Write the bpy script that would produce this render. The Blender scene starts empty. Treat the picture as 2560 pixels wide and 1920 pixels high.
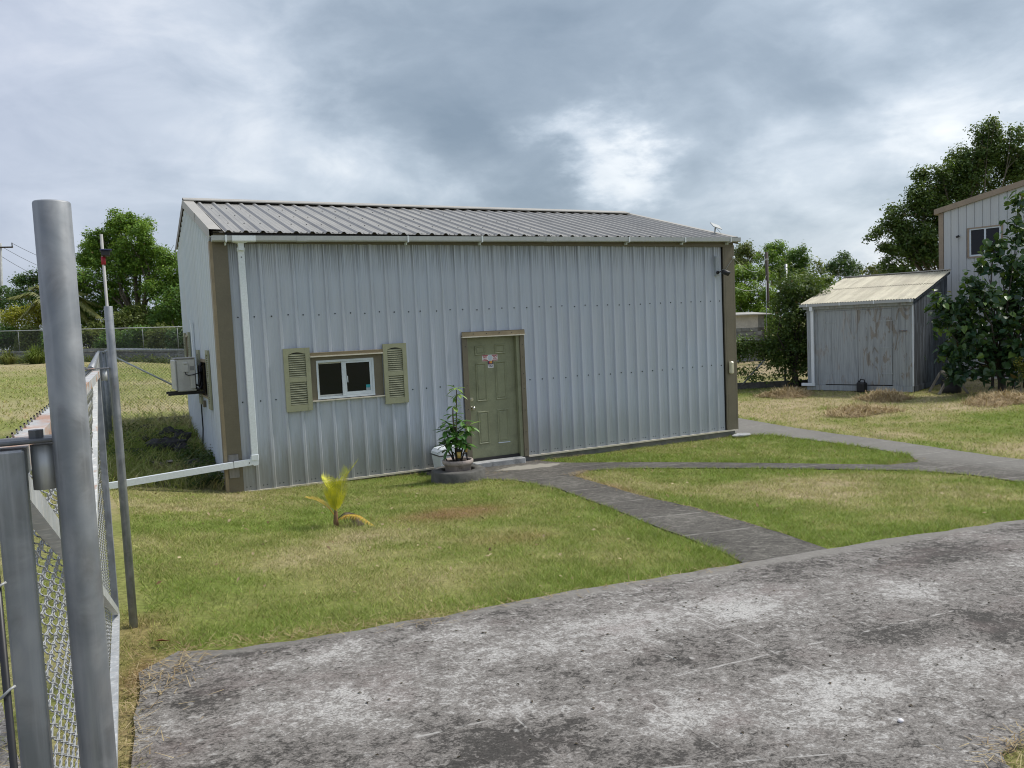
import bpy, math, random
import numpy as np
from mathutils import Vector, Matrix

random.seed(7)
rng = np.random.default_rng(7)
scene = bpy.context.scene
col = scene.collection

# ------------------------------------------------------------------ camera
CAM = np.array([-1.9682, -12.2255, 2.2355])
RIGHT = np.array([0.890562, -0.452669, -0.044611])
UP = np.array([0.071717, 0.042886, 0.996503])
FWD = np.array([0.449173, 0.890647, -0.070656])
cam = bpy.data.cameras.new('camera')
camo = bpy.data.objects.new('camera', cam)
col.objects.link(camo)
cam.sensor_fit = 'HORIZONTAL'
cam.sensor_width = 36.0
cam.lens = 28.035
cam.clip_start = 0.05
cam.clip_end = 3000
camo.matrix_world = Matrix(((RIGHT[0], UP[0], -FWD[0], CAM[0]),
                            (RIGHT[1], UP[1], -FWD[1], CAM[1]),
                            (RIGHT[2], UP[2], -FWD[2], CAM[2]),
                            (0, 0, 0, 1)))
scene.camera = camo

# ------------------------------------------------------------------ light
SUN_AZ, SUN_EL = math.radians(98), math.radians(52)      # azimuth clockwise from +Y
sun = bpy.data.lights.new('sun', 'SUN')
sun.energy = 1.5
sun.angle = math.radians(10)
sun.color = (1.0, 0.955, 0.89)
suno = bpy.data.objects.new('sun', sun)
col.objects.link(suno)
sd = Vector((math.sin(SUN_AZ) * math.cos(SUN_EL), math.cos(SUN_AZ) * math.cos(SUN_EL), math.sin(SUN_EL)))
suno.rotation_euler = (-sd).to_track_quat('-Z', 'Y').to_euler()
suno.location = (20, -10, 30)

scene.view_settings.view_transform = 'Standard'
scene.view_settings.look = 'None'
scene.view_settings.exposure = 1.30
scene.view_settings.gamma = 1.0
scene.view_settings.use_curve_mapping = False
scene.render.engine = 'CYCLES'
scene.cycles.pixel_filter_type = 'BLACKMAN_HARRIS'
scene.cycles.filter_width = 1.05
scene.cycles.max_bounces = 6
scene.cycles.transparent_max_bounces = 8

# ------------------------------------------------------------------ node helper
class NT:
    def __init__(self, tree):
        self.t = tree; self.n = tree.nodes; self.l = tree.links
    def node(self, typ, **kw):
        n = self.n.new(typ)
        for k, v in kw.items():
            setattr(n, k, v)
        return n
    def put(self, sock, v):
        if isinstance(v, bpy.types.NodeSocket):
            self.l.new(v, sock)
        elif isinstance(v, (tuple, list)):
            if sock.type == 'RGBA' and len(v) == 3:
                v = (*v, 1.0)
            sock.default_value = v
        else:
            sock.default_value = v
    def math(self, op, a, b=0.0, c=None, clamp=False):
        n = self.node('ShaderNodeMath', operation=op, use_clamp=clamp)
        self.put(n.inputs[0], a); self.put(n.inputs[1], b)
        if c is not None: self.put(n.inputs[2], c)
        return n.outputs[0]
    def mix(self, f, a, b, blend='MIX'):
        n = self.node('ShaderNodeMix', data_type='RGBA', blend_type=blend)
        self.put(n.inputs[0], f); self.put(n.inputs[6], a); self.put(n.inputs[7], b)
        return n.outputs[2]
    def noise(self, vec, scale=5, detail=4, rough=.55, dist=0.0):
        n = self.node('ShaderNodeTexNoise')
        if vec is not None: self.l.new(vec, n.inputs['Vector'])
        n.inputs['Scale'].default_value = scale
        n.inputs['Detail'].default_value = detail
        n.inputs['Roughness'].default_value = rough
        n.inputs['Distortion'].default_value = dist
        return n.outputs['Fac']
    def voronoi(self, vec, scale=5, feature='F1'):
        n = self.node('ShaderNodeTexVoronoi', feature=feature)
        if vec is not None: self.l.new(vec, n.inputs['Vector'])
        n.inputs['Scale'].default_value = scale
        return n.outputs['Distance']
    def ramp(self, f, lo, hi, a=0.0, b=1.0):
        n = self.node('ShaderNodeMapRange', interpolation_type='SMOOTHSTEP')
        self.put(n.inputs[0], f)
        n.inputs[1].default_value = lo; n.inputs[2].default_value = hi
        n.inputs[3].default_value = a; n.inputs[4].default_value = b
        return n.outputs[0]
    def scalevec(self, vec, s):
        n = self.node('ShaderNodeMapping')
        self.l.new(vec, n.inputs['Vector'])
        n.inputs['Scale'].default_value = s
        return n.outputs[0]

def new_mat(name):
    m = bpy.data.materials.new(name)
    m.use_nodes = True
    m.node_tree.nodes.clear()
    t = NT(m.node_tree)
    out = t.node('ShaderNodeOutputMaterial')
    b = t.node('ShaderNodeBsdfPrincipled')
    t.l.new(b.outputs[0], out.inputs[0])
    pos = t.node('ShaderNodeNewGeometry').outputs['Position']
    return m, t, b, pos, out

def mat(name, c, rough=.6, metal=0.0, var=.12, vs=6.0, stretch=(1, 1, 1), c2=None, dirt=None, dirt_amt=.5, dirt_scale=3.0,
        bump=0.0, bump_scale=60, spec=.5, grain=.06):
    """plain painted / stained surface: base colour with two scales of irregularity, optional stains"""
    m, t, b, pos, out = new_mat(name)
    v = t.scalevec(pos, stretch)
    n1 = t.noise(v, vs, 5, .6)
    a = tuple(x * (1 - var) for x in c)
    d = c2 if c2 else tuple(min(1, x * (1 + var)) for x in c)
    colr = t.mix(t.ramp(n1, .3, .7), a, d)
    if grain:
        n2 = t.noise(v, vs * 14, 3, .6)
        g = t.ramp(n2, .25, .75, 1 - grain, 1 + grain)
        cc = t.node('ShaderNodeCombineColor')
        for i in range(3): t.l.new(g, cc.inputs[i])
        colr = t.mix(1.0, colr, cc.outputs[0], 'MULTIPLY')
    if dirt:
        n3 = t.noise(v, dirt_scale, 6, .65, .4)
        colr = t.mix(t.ramp(n3, .5, .72, 0, dirt_amt), colr, dirt)
    t.put(b.inputs['Base Color'], colr)
    t.put(b.inputs['Roughness'], t.ramp(n1, .2, .8, max(.02, rough - .07), min(1, rough + .07)))
    b.inputs['Metallic'].default_value = metal
    b.inputs['Specular IOR Level'].default_value = spec
    if bump:
        bp = t.node('ShaderNodeBump')
        bp.inputs['Strength'].default_value = bump
        bp.inputs['Distance'].default_value = .01
        t.put(bp.inputs['Height'], t.noise(v, bump_scale, 4, .6))
        t.l.new(bp.outputs[0], b.inputs['Normal'])
    return m

# ------------------------------------------------------------------ sky
world = bpy.data.worlds.new('World')
scene.world = world
world.use_nodes = True
wt = NT(world.node_tree)
wt.n.clear()
wout = wt.node('ShaderNodeOutputWorld')
bg = wt.node('ShaderNodeBackground')
wt.l.new(bg.outputs[0], wout.inputs[0])
bg.inputs[1].default_value = 0.1
skyn = wt.node('ShaderNodeTexSky', sky_type='NISHITA')
skyn.sun_disc = False
skyn.sun_elevation = SUN_EL
skyn.sun_rotation = SUN_AZ
skyn.air_density = 1.2
skyn.dust_density = 2.0
d = wt.node('ShaderNodeTexCoord').outputs['Generated']
sep = wt.node('ShaderNodeSeparateXYZ'); wt.l.new(d, sep.inputs[0])
zz = wt.math('ADD', wt.math('MAXIMUM', sep.outputs[2], 0.0), 0.30)
cx = wt.math('DIVIDE', sep.outputs[0], zz); cy = wt.math('DIVIDE', sep.outputs[1], zz)
cmb = wt.node('ShaderNodeCombineXYZ'); wt.l.new(cx, cmb.inputs[0]); wt.l.new(cy, cmb.inputs[1])
def lobe(dirv, k):
    n = wt.node('ShaderNodeVectorMath', operation='DOT_PRODUCT')
    # warp the direction a little so that cloud lobes have ragged edges
    wt.l.new(warped, n.inputs[0]); n.inputs[1].default_value = Vector(dirv).normalized()
    return wt.math('EXPONENT', wt.math('MULTIPLY', wt.math('SUBTRACT', n.outputs['Value'], 1.0), k))
dst = wt.scalevec(d, (1.0, 1.0, 2.1))
nw = wt.node('ShaderNodeTexNoise'); wt.l.new(dst, nw.inputs['Vector'])
nw.inputs['Scale'].default_value = 4.5; nw.inputs['Detail'].default_value = 8; nw.inputs['Roughness'].default_value = .58
wsub = wt.node('ShaderNodeVectorMath', operation='SUBTRACT'); wt.l.new(nw.outputs['Color'], wsub.inputs[0]); wsub.inputs[1].default_value = (.5, .5, .5)
wsc = wt.node('ShaderNodeVectorMath', operation='SCALE'); wt.l.new(wsub.outputs[0], wsc.inputs[0]); wsc.inputs[3].default_value = .34
wad = wt.node('ShaderNodeVectorMath', operation='ADD'); wt.l.new(d, wad.inputs[0]); wt.l.new(wsc.outputs[0], wad.inputs[1])
wno = wt.node('ShaderNodeVectorMath', operation='NORMALIZE'); wt.l.new(wad.outputs[0], wno.inputs[0])
warped = wno.outputs[0]
big = wt.noise(dst, 2.6, 7, .52, .7)
fine = wt.noise(dst, 7.5, 8, .56, .5)
f = wt.math('ADD', wt.math('MULTIPLY', wt.math('SUBTRACT', big, .5), .75), wt.math('MULTIPLY', wt.math('SUBTRACT', fine, .5), .56))
f = wt.math('ADD', f, .445)
for dv, k, amp in (
        # bright breaks in the cloud
        ((.497, .845, .202), 1500, .15), ((.528, .826, .198), 1300, .20), ((.56, .808, .184), 1100, .24), ((.592, .79, .163), 1300, .22), ((.615, .772, .165), 1300, .16), ((.64, .753, .150), 1500, .10), ((.475, .857, .205), 1500, .10), ((.55, .815, .19), 260, .08), ((.819, .525, .232), 260, .26), ((.80, .565, .20), 500, .16),
        ((.724, .677, .125), 240, .24), ((.686, .699, .190), 700, .12), ((.62, .72, .301), 500, .08), ((.75, .589, .30), 500, .14), ((.765, .628, .14), 700, .10),
        # thin pale cloud to the west
        ((.261, .936, .215), 170, .17), ((.16, .965, .20), 60, .10), ((-.04, .97, .25), 25, .10), ((-.05, .95, .36), 40, .06),
        # long dark band
        ((.28, .905, .315), 130, -.15), ((.36, .887, .275), 170, -.15), ((.415, .882, .222), 260, -.15), ((.46, .868, .180), 420, -.15), ((.49, .858, .150), 600, -.15),
        ((.50, .80, .31), 110, -.10), ((.655, .737, .160), 420, -.12), ((.75, .64, .185), 260, -.07)):
    f = wt.math('ADD', f, wt.math('MULTIPLY', lobe(dv, k), amp))
cr = wt.node('ShaderNodeValToRGB')
wt.l.new(f, cr.inputs[0])
e = cr.color_ramp.elements
e[0].position = .0; e[0].color = (.19, .245, .31, 1)
e[1].position = .95; e[1].color = (.86, .88, .89, 1)
for p_, c_ in ((.30, (.275, .335, .405, 1)), (.48, (.37, .435, .51, 1)), (.66, (.52, .58, .65, 1)), (.80, (.70, .74, .78, 1))):
    x_ = e.new(p_); x_.color = c_
# lavender tint of the thinner cloud on the west side
lav = wt.ramp(sep.outputs[0], -.25, .35, .5, 0.0)
cl = wt.mix(lav, cr.outputs[0], (.40, .42, .56))
sc10 = wt.mix(1.0, cl, (5.0, 5.0, 5.0), 'MULTIPLY')
skyc = wt.mix(.93, skyn.outputs[0], sc10)
wt.l.new(skyc, bg.inputs[0])

# ------------------------------------------------------------------ mesh builder
class MB:
    def __init__(self):
        self.v = []; self.f = []; self.m = []; self.s = []
    def add(self, vs, fs, mi=0, smooth=False):
        o = len(self.v)
        self.v.extend([tuple(map(float, p)) for p in vs])
        for q in fs:
            self.f.append(tuple(i + o for i in q)); self.m.append(mi); self.s.append(smooth)
        return self
    def box(self, a, b, mi=0):
        x0, y0, z0 = a; x1, y1, z1 = b
        x0, x1 = min(x0, x1), max(x0, x1); y0, y1 = min(y0, y1), max(y0, y1); z0, z1 = min(z0, z1), max(z0, z1)
        vs = [(x0, y0, z0), (x1, y0, z0), (x1, y1, z0), (x0, y1, z0), (x0, y0, z1), (x1, y0, z1), (x1, y1, z1), (x0, y1, z1)]
        return self.add(vs, [(0, 3, 2, 1), (4, 5, 6, 7), (0, 1, 5, 4), (1, 2, 6, 5), (2, 3, 7, 6), (3, 0, 4, 7)], mi)
    def bbox(self, a, b, w=.004, mi=0):
        """box with chamfered edges"""
        x0, y0, z0 = [min(p, q) for p, q in zip(a, b)]; x1, y1, z1 = [max(p, q) for p, q in zip(a, b)]
        bm = bmesh_box(x0, y0, z0, x1, y1, z1, w)
        return self.add(bm[0], bm[1], mi)
    def prism(self, poly, p0, ax, ay, az, depth, mi=0):
        """poly (u,v) in the frame ax, ay extruded along az by depth"""
        ax, ay, az, p0 = map(np.array, (ax, ay, az, p0))
        n = len(poly)
        A = [p0 + ax * u + ay * v for u, v in poly]
        B = [p + az * depth for p in A]
        fs = [tuple(range(n))[::-1], tuple(range(n, 2 * n))] + [(i, (i + 1) % n, n + (i + 1) % n, n + i) for i in range(n)]
        return self.add(A + B, fs, mi)
    def tube(self, pts, r, n=8, cap=True, mi=0, smooth=True, close=False):
        pts = [np.array(p, float) for p in pts]
        rr = r if hasattr(r, '__len__') else [r] * len(pts)
        vs = []; prev = None
        for i, p in enumerate(pts):
            t = (pts[min(i + 1, len(pts) - 1)] - pts[max(i - 1, 0)])
            t = t / (np.linalg.norm(t) + 1e-9)
            if prev is None:
                a = np.array([0, 0, 1.]) if abs(t[2]) < .9 else np.array([1., 0, 0])
                u = np.cross(t, a); u /= np.linalg.norm(u)
            else:
                u = prev - t * (prev @ t); u /= (np.linalg.norm(u) + 1e-9)
            prev = u; w = np.cross(t, u)
            for k in range(n):
                th = 2 * math.pi * k / n
                vs.append(p + (u * math.cos(th) + w * math.sin(th)) * rr[i])
        fs = []
        for i in range(len(pts) - 1):
            for k in range(n):
                fs.append((i * n + k, i * n + (k + 1) % n, (i + 1) * n + (k + 1) % n, (i + 1) * n + k))
        self.add(vs, fs, mi, smooth)
        if cap:
            m = len(pts) - 1
            o = len(self.v) - len(vs)
            self.f.append(tuple(o + k for k in range(n))[::-1]); self.m.append(mi); self.s.append(False)
            self.f.append(tuple(o + m * n + k for k in range(n))); self.m.append(mi); self.s.append(False)
        return self
    def bar(self, p, q, w, h, up=(0, 0, 1), mi=0):
        """rectangular bar from p to q; w across, h along up"""
        p, q, up = np.array(p, float), np.array(q, float), np.array(up, float)
        t = (q - p) / np.linalg.norm(q - p)
        s = np.cross(t, up); s /= np.linalg.norm(s); u = np.cross(s, t)
        vs = []
        for c in (p, q):
            for a, b in ((-1, -1), (1, -1), (1, 1), (-1, 1)):
                vs.append(c + s * a * w / 2 + u * b * h / 2)
        return self.add(vs, [(3, 2, 1, 0), (4, 5, 6, 7), (0, 1, 5, 4), (1, 2, 6, 5), (2, 3, 7, 6), (3, 0, 4, 7)], mi)
    def lathe(self, prof, c, n=20, mi=0, smooth=True, wob=0.0):
        """prof list of (r,z) turned about the vertical through c"""
        vs = []
        for r, z in prof:
            for k in range(n):
                th = 2 * math.pi * k / n
                rw = r * (1 + wob * math.sin(3 * th + z * 9) + wob * .6 * math.sin(7 * th))
                vs.append((c[0] + rw * math.cos(th), c[1] + rw * math.sin(th), c[2] + z))
        fs = []
        for i in range(len(prof) - 1):
            for k in range(n):
                fs.append((i * n + k, i * n + (k + 1) % n, (i + 1) * n + (k + 1) % n, (i + 1) * n + k))
        return self.add(vs, fs, mi, smooth)
    def disc(self, c, r, n=10, axis=(0, 0, 1), thick=.004, mi=0):
        c = np.array(c, float); a = np.array(axis, float); a /= np.linalg.norm(a)
        return self.tube([c, c + a * thick], r, n, True, mi, False)
    def ball(self, c, r, n=10, m=7, sq=(1, 1, 1), mi=0, jit=0.0, rnd=None):
        vs = []; fs = []
        for i in range(m + 1):
            ph = math.pi * i / m
            for k in range(n):
                th = 2 * math.pi * k / n
                q = 1 + (rnd.uniform(-jit, jit) if jit else 0)
                vs.append((c[0] + r * sq[0] * q * math.sin(ph) * math.cos(th), c[1] + r * sq[1] * q * math.sin(ph) * math.sin(th), c[2] + r * sq[2] * q * math.cos(ph)))
        for i in range(m):
            for k in range(n):
                fs.append((i * n + k, (i + 1) * n + k, (i + 1) * n + (k + 1) % n, i * n + (k + 1) % n))
        return self.add(vs, fs, mi, not jit)

def bmesh_box(x0, y0, z0, x1, y1, z1, w):
    vs = []; idx = {}
    X = (x0, x1); Y = (y0, y1); Z = (z0, z1)
    sg = (1, -1)
    for i in range(2):
        for j in range(2):
            for k in range(2):
                for ax in range(3):
                    p = [X[i], Y[j], Z[k]]
                    for a, s in ((0, sg[i]), (1, sg[j]), (2, sg[k])):
                        if a != ax: p[a] += s * w
                    # vertex on the face whose normal is ax
                    idx[(i, j, k, ax)] = len(vs); vs.append(tuple(p))
    F = []
    I = lambda i, j, k, a: idx[(i, j, k, a)]
    for s in range(2):
        q = [I(s, 0, 0, 0), I(s, 1, 0, 0), I(s, 1, 1, 0), I(s, 0, 1, 0)]; F.append(tuple(q if s else q[::-1]))
        q = [I(0, s, 0, 1), I(0, s, 1, 1), I(1, s, 1, 1), I(1, s, 0, 1)]; F.append(tuple(q if s else q[::-1]))
        q = [I(0, 0, s, 2), I(1, 0, s, 2), I(1, 1, s, 2), I(0, 1, s, 2)]; F.append(tuple(q if s else q[::-1]))
    for a in range(2):
        for b in range(2):
            F.append((I(a, b, 0, 0), I(a, b, 1, 0), I(a, b, 1, 1), I(a, b, 0, 1)))
            F.append((I(a, 0, b, 0), I(a, 1, b, 0), I(a, 1, b, 2), I(a, 0, b, 2)))
            F.append((I(0, a, b, 1), I(1, a, b, 1), I(1, a, b, 2), I(0, a, b, 2)))
            for c in range(2):
                F.append((I(a, b, c, 0), I(a, b, c, 1), I(a, b, c, 2)))
    return vs, F

ORIGIN = {}
def origin_of(o):
    p = Vector((0, 0, 0))
    while o is not None:
        p += o.location; o = o.parent
    return p

def mesh_of(name, mb, mats, off=(0, 0, 0)):
    me = bpy.data.meshes.new(name)
    V = np.array(mb.v, dtype=np.float64) - np.array(off)
    me.from_pydata(V.tolist(), [], mb.f)
    for m in (mats if isinstance(mats, (list, tuple)) else [mats]): me.materials.append(m)
    me.polygons.foreach_set('material_index', mb.m)
    me.polygons.foreach_set('use_smooth', mb.s)
    me.update()
    return me

def part(name, mb, mats, parent=None, loc=None, label=None, kind=None):
    """links the builder's world-space geometry as one mesh object under parent"""
    base = origin_of(parent) if parent else Vector((0, 0, 0))
    at = Vector(loc) if loc is not None else base
    o = bpy.data.objects.new(name, mesh_of(name, mb, mats, tuple(at)))
    col.objects.link(o)
    if parent: o.parent = parent
    o.location = at - base
    if label: o['label'] = label
    if kind: o['kind'] = kind
    return o

def tag(o, label, cat, group=None):
    o['label'] = label; o['category'] = cat
    if group: o['group'] = group
    return o

def thing(name, label, cat, loc, group=None):
    o = bpy.data.objects.new(name, None)
    o.empty_display_size = .2
    col.objects.link(o); o.location = loc
    return tag(o, label, cat, group)

def single(name, mb, mats, label, cat, loc, group=None):
    return tag(part(name, mb, mats, None, loc), label, cat, group)

def struct(name, mb, mats):
    return part(name, mb, mats, None, None, None, 'structure')

def same(name, me, parent, loc, rot=None, scale=None):
    """another object that shares a mesh; loc in the parent's space"""
    o = bpy.data.objects.new(name, me); col.objects.link(o)
    if parent: o.parent = parent
    o.location = loc
    if rot is not None: o.rotation_euler = rot
    if scale is not None: o.scale = scale
    return o

def bulk(name, V, F, colors, mats, parent=None, loc=None, smooth=False, kind=None, mi=None):
    """numpy mesh: V (n,3), F (m,k), per-vertex colour attribute 'tint'"""
    base = origin_of(parent) if parent else Vector((0, 0, 0))
    at = np.array(loc if loc is not None else base)
    me = bpy.data.meshes.new(name)
    V = np.asarray(V, np.float32) - at.astype(np.float32)
    n, (m, k) = len(V), F.shape
    me.vertices.add(n); me.vertices.foreach_set('co', V.ravel())
    me.loops.add(m * k); me.loops.foreach_set('vertex_index', F.astype(np.int32).ravel())
    me.polygons.add(m)
    me.polygons.foreach_set('loop_start', np.arange(0, m * k, k, dtype=np.int32))
    me.polygons.foreach_set('loop_total', np.full(m, k, np.int32))
    for mm in (mats if isinstance(mats, (list, tuple)) else [mats]): me.materials.append(mm)
    if mi is not None: me.polygons.foreach_set('material_index', mi.astype(np.int32))
    if smooth: me.polygons.foreach_set('use_smooth', np.ones(m, bool))
    if colors is not None:
        at_ = me.color_attributes.new('tint', 'FLOAT_COLOR', 'POINT')
        c4 = np.ones((n, 4), np.float32); c4[:, :3] = colors
        at_.data.foreach_set('color', c4.ravel())
    me.update(calc_edges=True); me.validate()
    o = bpy.data.objects.new(name, me); col.objects.link(o)
    if parent: o.parent = parent
    o.location = Vector(at.tolist()) - base
    if kind: o['kind'] = kind
    return o

# ------------------------------------------------------------------ value noise for masks
class VN:
    def __init__(self, seed):
        self.g = np.random.default_rng(seed).random((256, 256))
    def __call__(self, x, y, s=1.0, oct=3):
        out = 0; a = 1; tot = 0
        for o in range(oct):
            X = np.asarray(x, float) * s * 2 ** o + 13.7 * o; Y = np.asarray(y, float) * s * 2 ** o + 7.1 * o
            i = np.floor(X).astype(int); j = np.floor(Y).astype(int); u = X - i; v = Y - j
            u = u * u * (3 - 2 * u); v = v * v * (3 - 2 * v)
            g = self.g
            q = (g[i % 256, j % 256] * (1 - u) + g[(i + 1) % 256, j % 256] * u) * (1 - v) + (g[i % 256, (j + 1) % 256] * (1 - u) + g[(i + 1) % 256, (j + 1) % 256] * u) * v
            out = out + a * q; tot += a; a *= .5
        return out / tot
vn1, vn2, vn3 = VN(1), VN(2), VN(3)

# ------------------------------------------------------------------ terrain heights
XS = np.array([-200, -30, -6, -2.2, -.5, 2, 5, 9.5, 14, 30, 200.])
YS = np.array([-60, -30, -7.85, -4, -.3, 5.5, 15, 45, 100, 300.])
TT = np.array([[.8, .75, .645, .56, .435, .285, .06, -.1, -.12],
               [.8, .75, .645, .56, .435, .285, .06, -.1, -.12],
               [.8, .75, .645, .56, .435, .285, .06, -.1, -.12],
               [.8, .70, .55, .30, .18, .08, -.05, -.12, -.12],
               [.8, .65, .30, -.03, -.08, -.13, -.14, -.13, -.12],
               [.85, .75, .68, .62, .4, .1, -.13, -.12, -.12],
               [1.0, .95, .9, .85, .5, .3, .0, -.12, -.12],
               [1.35, 1.3, 1.3, 1.25, 1.1, .8, .3, .0, -.05],
               [1.6, 1.6, 1.6, 1.6, 1.5, 1.3, .9, .3, .1],
               [1.9, 1.9, 1.9, 1.9, 1.8, 1.5, 1.2, .8, .5]])
TT = np.concatenate([TT[:, :1], TT, TT[:, -1:]], 1)
def h0(x, y):
    x = np.clip(np.asarray(x, float), -199, 199); y = np.clip(np.asarray(y, float), -59, 299)
    i = np.clip(np.searchsorted(XS, x, side='right') - 1, 0, len(XS) - 2); j = np.clip(np.searchsorted(YS, y, side='right') - 1, 0, len(YS) - 2)
    u = (x - XS[i]) / (XS[i + 1] - XS[i]); v = (y - YS[j]) / (YS[j + 1] - YS[j])
    return (TT[j, i] * (1 - u) + TT[j, i + 1] * u) * (1 - v) + (TT[j + 1, i] * (1 - u) + TT[j + 1, i + 1] * u) * v
def H(x, y):
    x = np.asarray(x, float); y = np.asarray(y, float)
    return (h0(x, y) * 2 + h0(x + .3, y) + h0(x - .3, y) + h0(x, y + .35) + h0(x, y - .35)) / 6
def hz(x, y): return float(H(x, y))

def inside(px, py, poly):
    P = np.array(poly); r = np.zeros(np.shape(px), bool); n = len(P)
    for i in range(n):
        x0, y0 = P[i]; x1, y1 = P[(i + 1) % n]
        c = ((y0 > py) != (y1 > py))
        with np.errstate(divide='ignore', invalid='ignore'):
            xx = (x1 - x0) * (py - y0) / (y1 - y0 + 1e-12) + x0
        r ^= c & (px < xx)
    return r
def dist_poly(px, py, poly, closed=True):
    P = np.array(poly, float); n = len(P); dmin = np.full(np.shape(px), 1e9)
    for i in range(n if closed else n - 1):
        a = P[i]; b = P[(i + 1) % n]; ab = b - a; L = ab @ ab + 1e-12
        t = np.clip(((px - a[0]) * ab[0] + (py - a[1]) * ab[1]) / L, 0, 1)
        dmin = np.minimum(dmin, np.hypot(px - a[0] - t * ab[0], py - a[1] - t * ab[1]))
    return dmin
def ragged(poly, step=.22, amp=.018, seed=0):
    r = random.Random(seed); out = []
    n = len(poly)
    for i in range(n):
        a = poly[i]; b = poly[(i + 1) % n]
        L = math.dist(a, b); k = max(1, int(L / step))
        for q in range(k):
            t = q / k
            out.append((a[0] + (b[0] - a[0]) * t + r.uniform(-amp, amp), a[1] + (b[1] - a[1]) * t + r.uniform(-amp, amp)))
    return out

from mathutils.geometry import delaunay_2d_cdt
def draped(poly, lift, step, thick):
    """a slab that follows the ground: top sheet from the outline plus inner points, skirt down"""
    poly = [tuple(p) for p in poly]
    P = np.array(poly); x0, y0 = P.min(0); x1, y1 = P.max(0)
    gx, gy = np.meshgrid(np.arange(x0 + step / 2, x1, step), np.arange(y0 + step / 2, y1, step))
    gx, gy = gx.ravel(), gy.ravel()
    k = inside(gx, gy, poly) & (dist_poly(gx, gy, poly) > step * .35)
    pts = [Vector(p) for p in poly] + [Vector((a, b)) for a, b in zip(gx[k], gy[k])]
    n = len(poly)
    res = delaunay_2d_cdt(pts, [], [list(range(n))], 1, 1e-5)
    V2 = np.array([tuple(v) for v in res[0]]); F = res[2]
    Z = H(V2[:, 0], V2[:, 1]) + lift
    mb = MB()
    mb.add([(a, b, c) for (a, b), c in zip(V2, Z)], [tuple(q) for q in F], 0, True)
    zb = [(p[0], p[1], hz(*p) + lift) for p in poly]
    lo = [(p[0], p[1], p[2] - thick) for p in zb]
    mb.add(zb + lo, [(i, n + i, n + (i + 1) % n, (i + 1) % n) for i in range(n)])
    return mb

# ------------------------------------------------------------------ outlines on the ground
LAWN_A = [(-1.86, -7.72), (-1.5, -7.86), (-.335, -7.91), (.063, -7.87), (.622, -7.83), (1.242, -7.845), (2.09, -7.83), (2.291, -7.25), (2.441, -6.472), (2.81, -4.975), (3.168, -3.263), (3.185, -2.014), (2.95, -1.45), (2.5, -.9), (2.5, -.02), (-.5, -.02), (-.6, .3), (-2.1, .3), (-1.95, -3)]
LAWN_B = [(2.99, -7.80), (3.157, -7.169), (3.356, -6.288), (3.499, -5.56), (3.559, -4.735), (3.771, -3.535), (4.034, -2.199), (4.524, -1.823), (5.055, -2.052), (5.872, -2.938), (7.053, -4.34), (7.702, -5.099), (7.868, -5.736), (7.738, -6.522), (7.55, -7.8), (5.385, -7.88), (4.5, -7.85), (3.634, -7.81)]
LAWN_C = [(4.645, -.14), (4.925, -.684), (5.784, -1.751), (6.545, -2.763), (7.491, -3.959), (7.95, -4.495), (8.5, -4.55), (8.75, -4.3), (9.125, -3.961), (9.427, -2.83), (9.62, -1.499), (9.661, -.457), (9.3, -.03), (6, -.02)]
YARD_D = [(11.3, 20), (11.167, 2.171), (10.836, .342), (10.57, -1.28), (10.41, -2.584), (10.127, -3.797), (9.853, -4.843), (9.78, -5.4), (9.8, -8), (30, -8), (30, 20)]
PATH = [(2.09, -7.83), (2.291, -7.25), (2.441, -6.472), (2.81, -4.975), (3.168, -3.263), (3.185, -2.014), (2.95, -1.45), (2.5, -.9), (2.5, -.03), (4.62, -.03), (4.645, -.172), (4.925, -.684), (5.784, -1.751), (6.545, -2.763), (7.491, -3.959), (7.95, -4.495), (8.5, -4.55), (8.75, -4.3), (9.125, -3.961), (9.427, -2.83), (9.62, -1.499), (9.661, -.457), (9.4, -.05), (9.42, 3), (9.5, 9), (11.2, 9), (11.167, 2.171), (10.836, .342), (10.57, -1.28), (10.41, -2.584), (10.127, -3.797), (9.853, -4.843), (9.78, -5.4), (9.75, -7.83), (7.55, -7.83), (7.738, -6.522), (7.868, -5.736), (7.702, -5.099), (7.053, -4.34), (5.872, -2.938), (5.055, -2.052), (4.524, -1.823), (4.034, -2.199), (3.771, -3.535), (3.559, -4.735), (3.499, -5.56), (3.356, -6.288), (3.157, -7.169), (2.97, -7.82)]
PAD = [(-1.93, -8.02), (-1.76, -7.78), (-1.5, -7.9), (-.335, -7.91), (.063, -7.875), (.622, -7.83), (1.242, -7.845), (2.09, -7.845), (2.97, -7.835), (3.634, -7.815), (4.52, -7.86), (5.385, -7.89), (7.55, -7.85), (9.75, -7.85), (13, -7.9), (13, -11), (7, -10.6), (3, -10.4), (1.6, -10.36), (1.03, -10.365), (.95, -10.45), (.88, -11), (.8, -16), (-2.0, -16), (-2.03, -12), (-2.02, -9)]
GATE_X = -2.06

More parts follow.
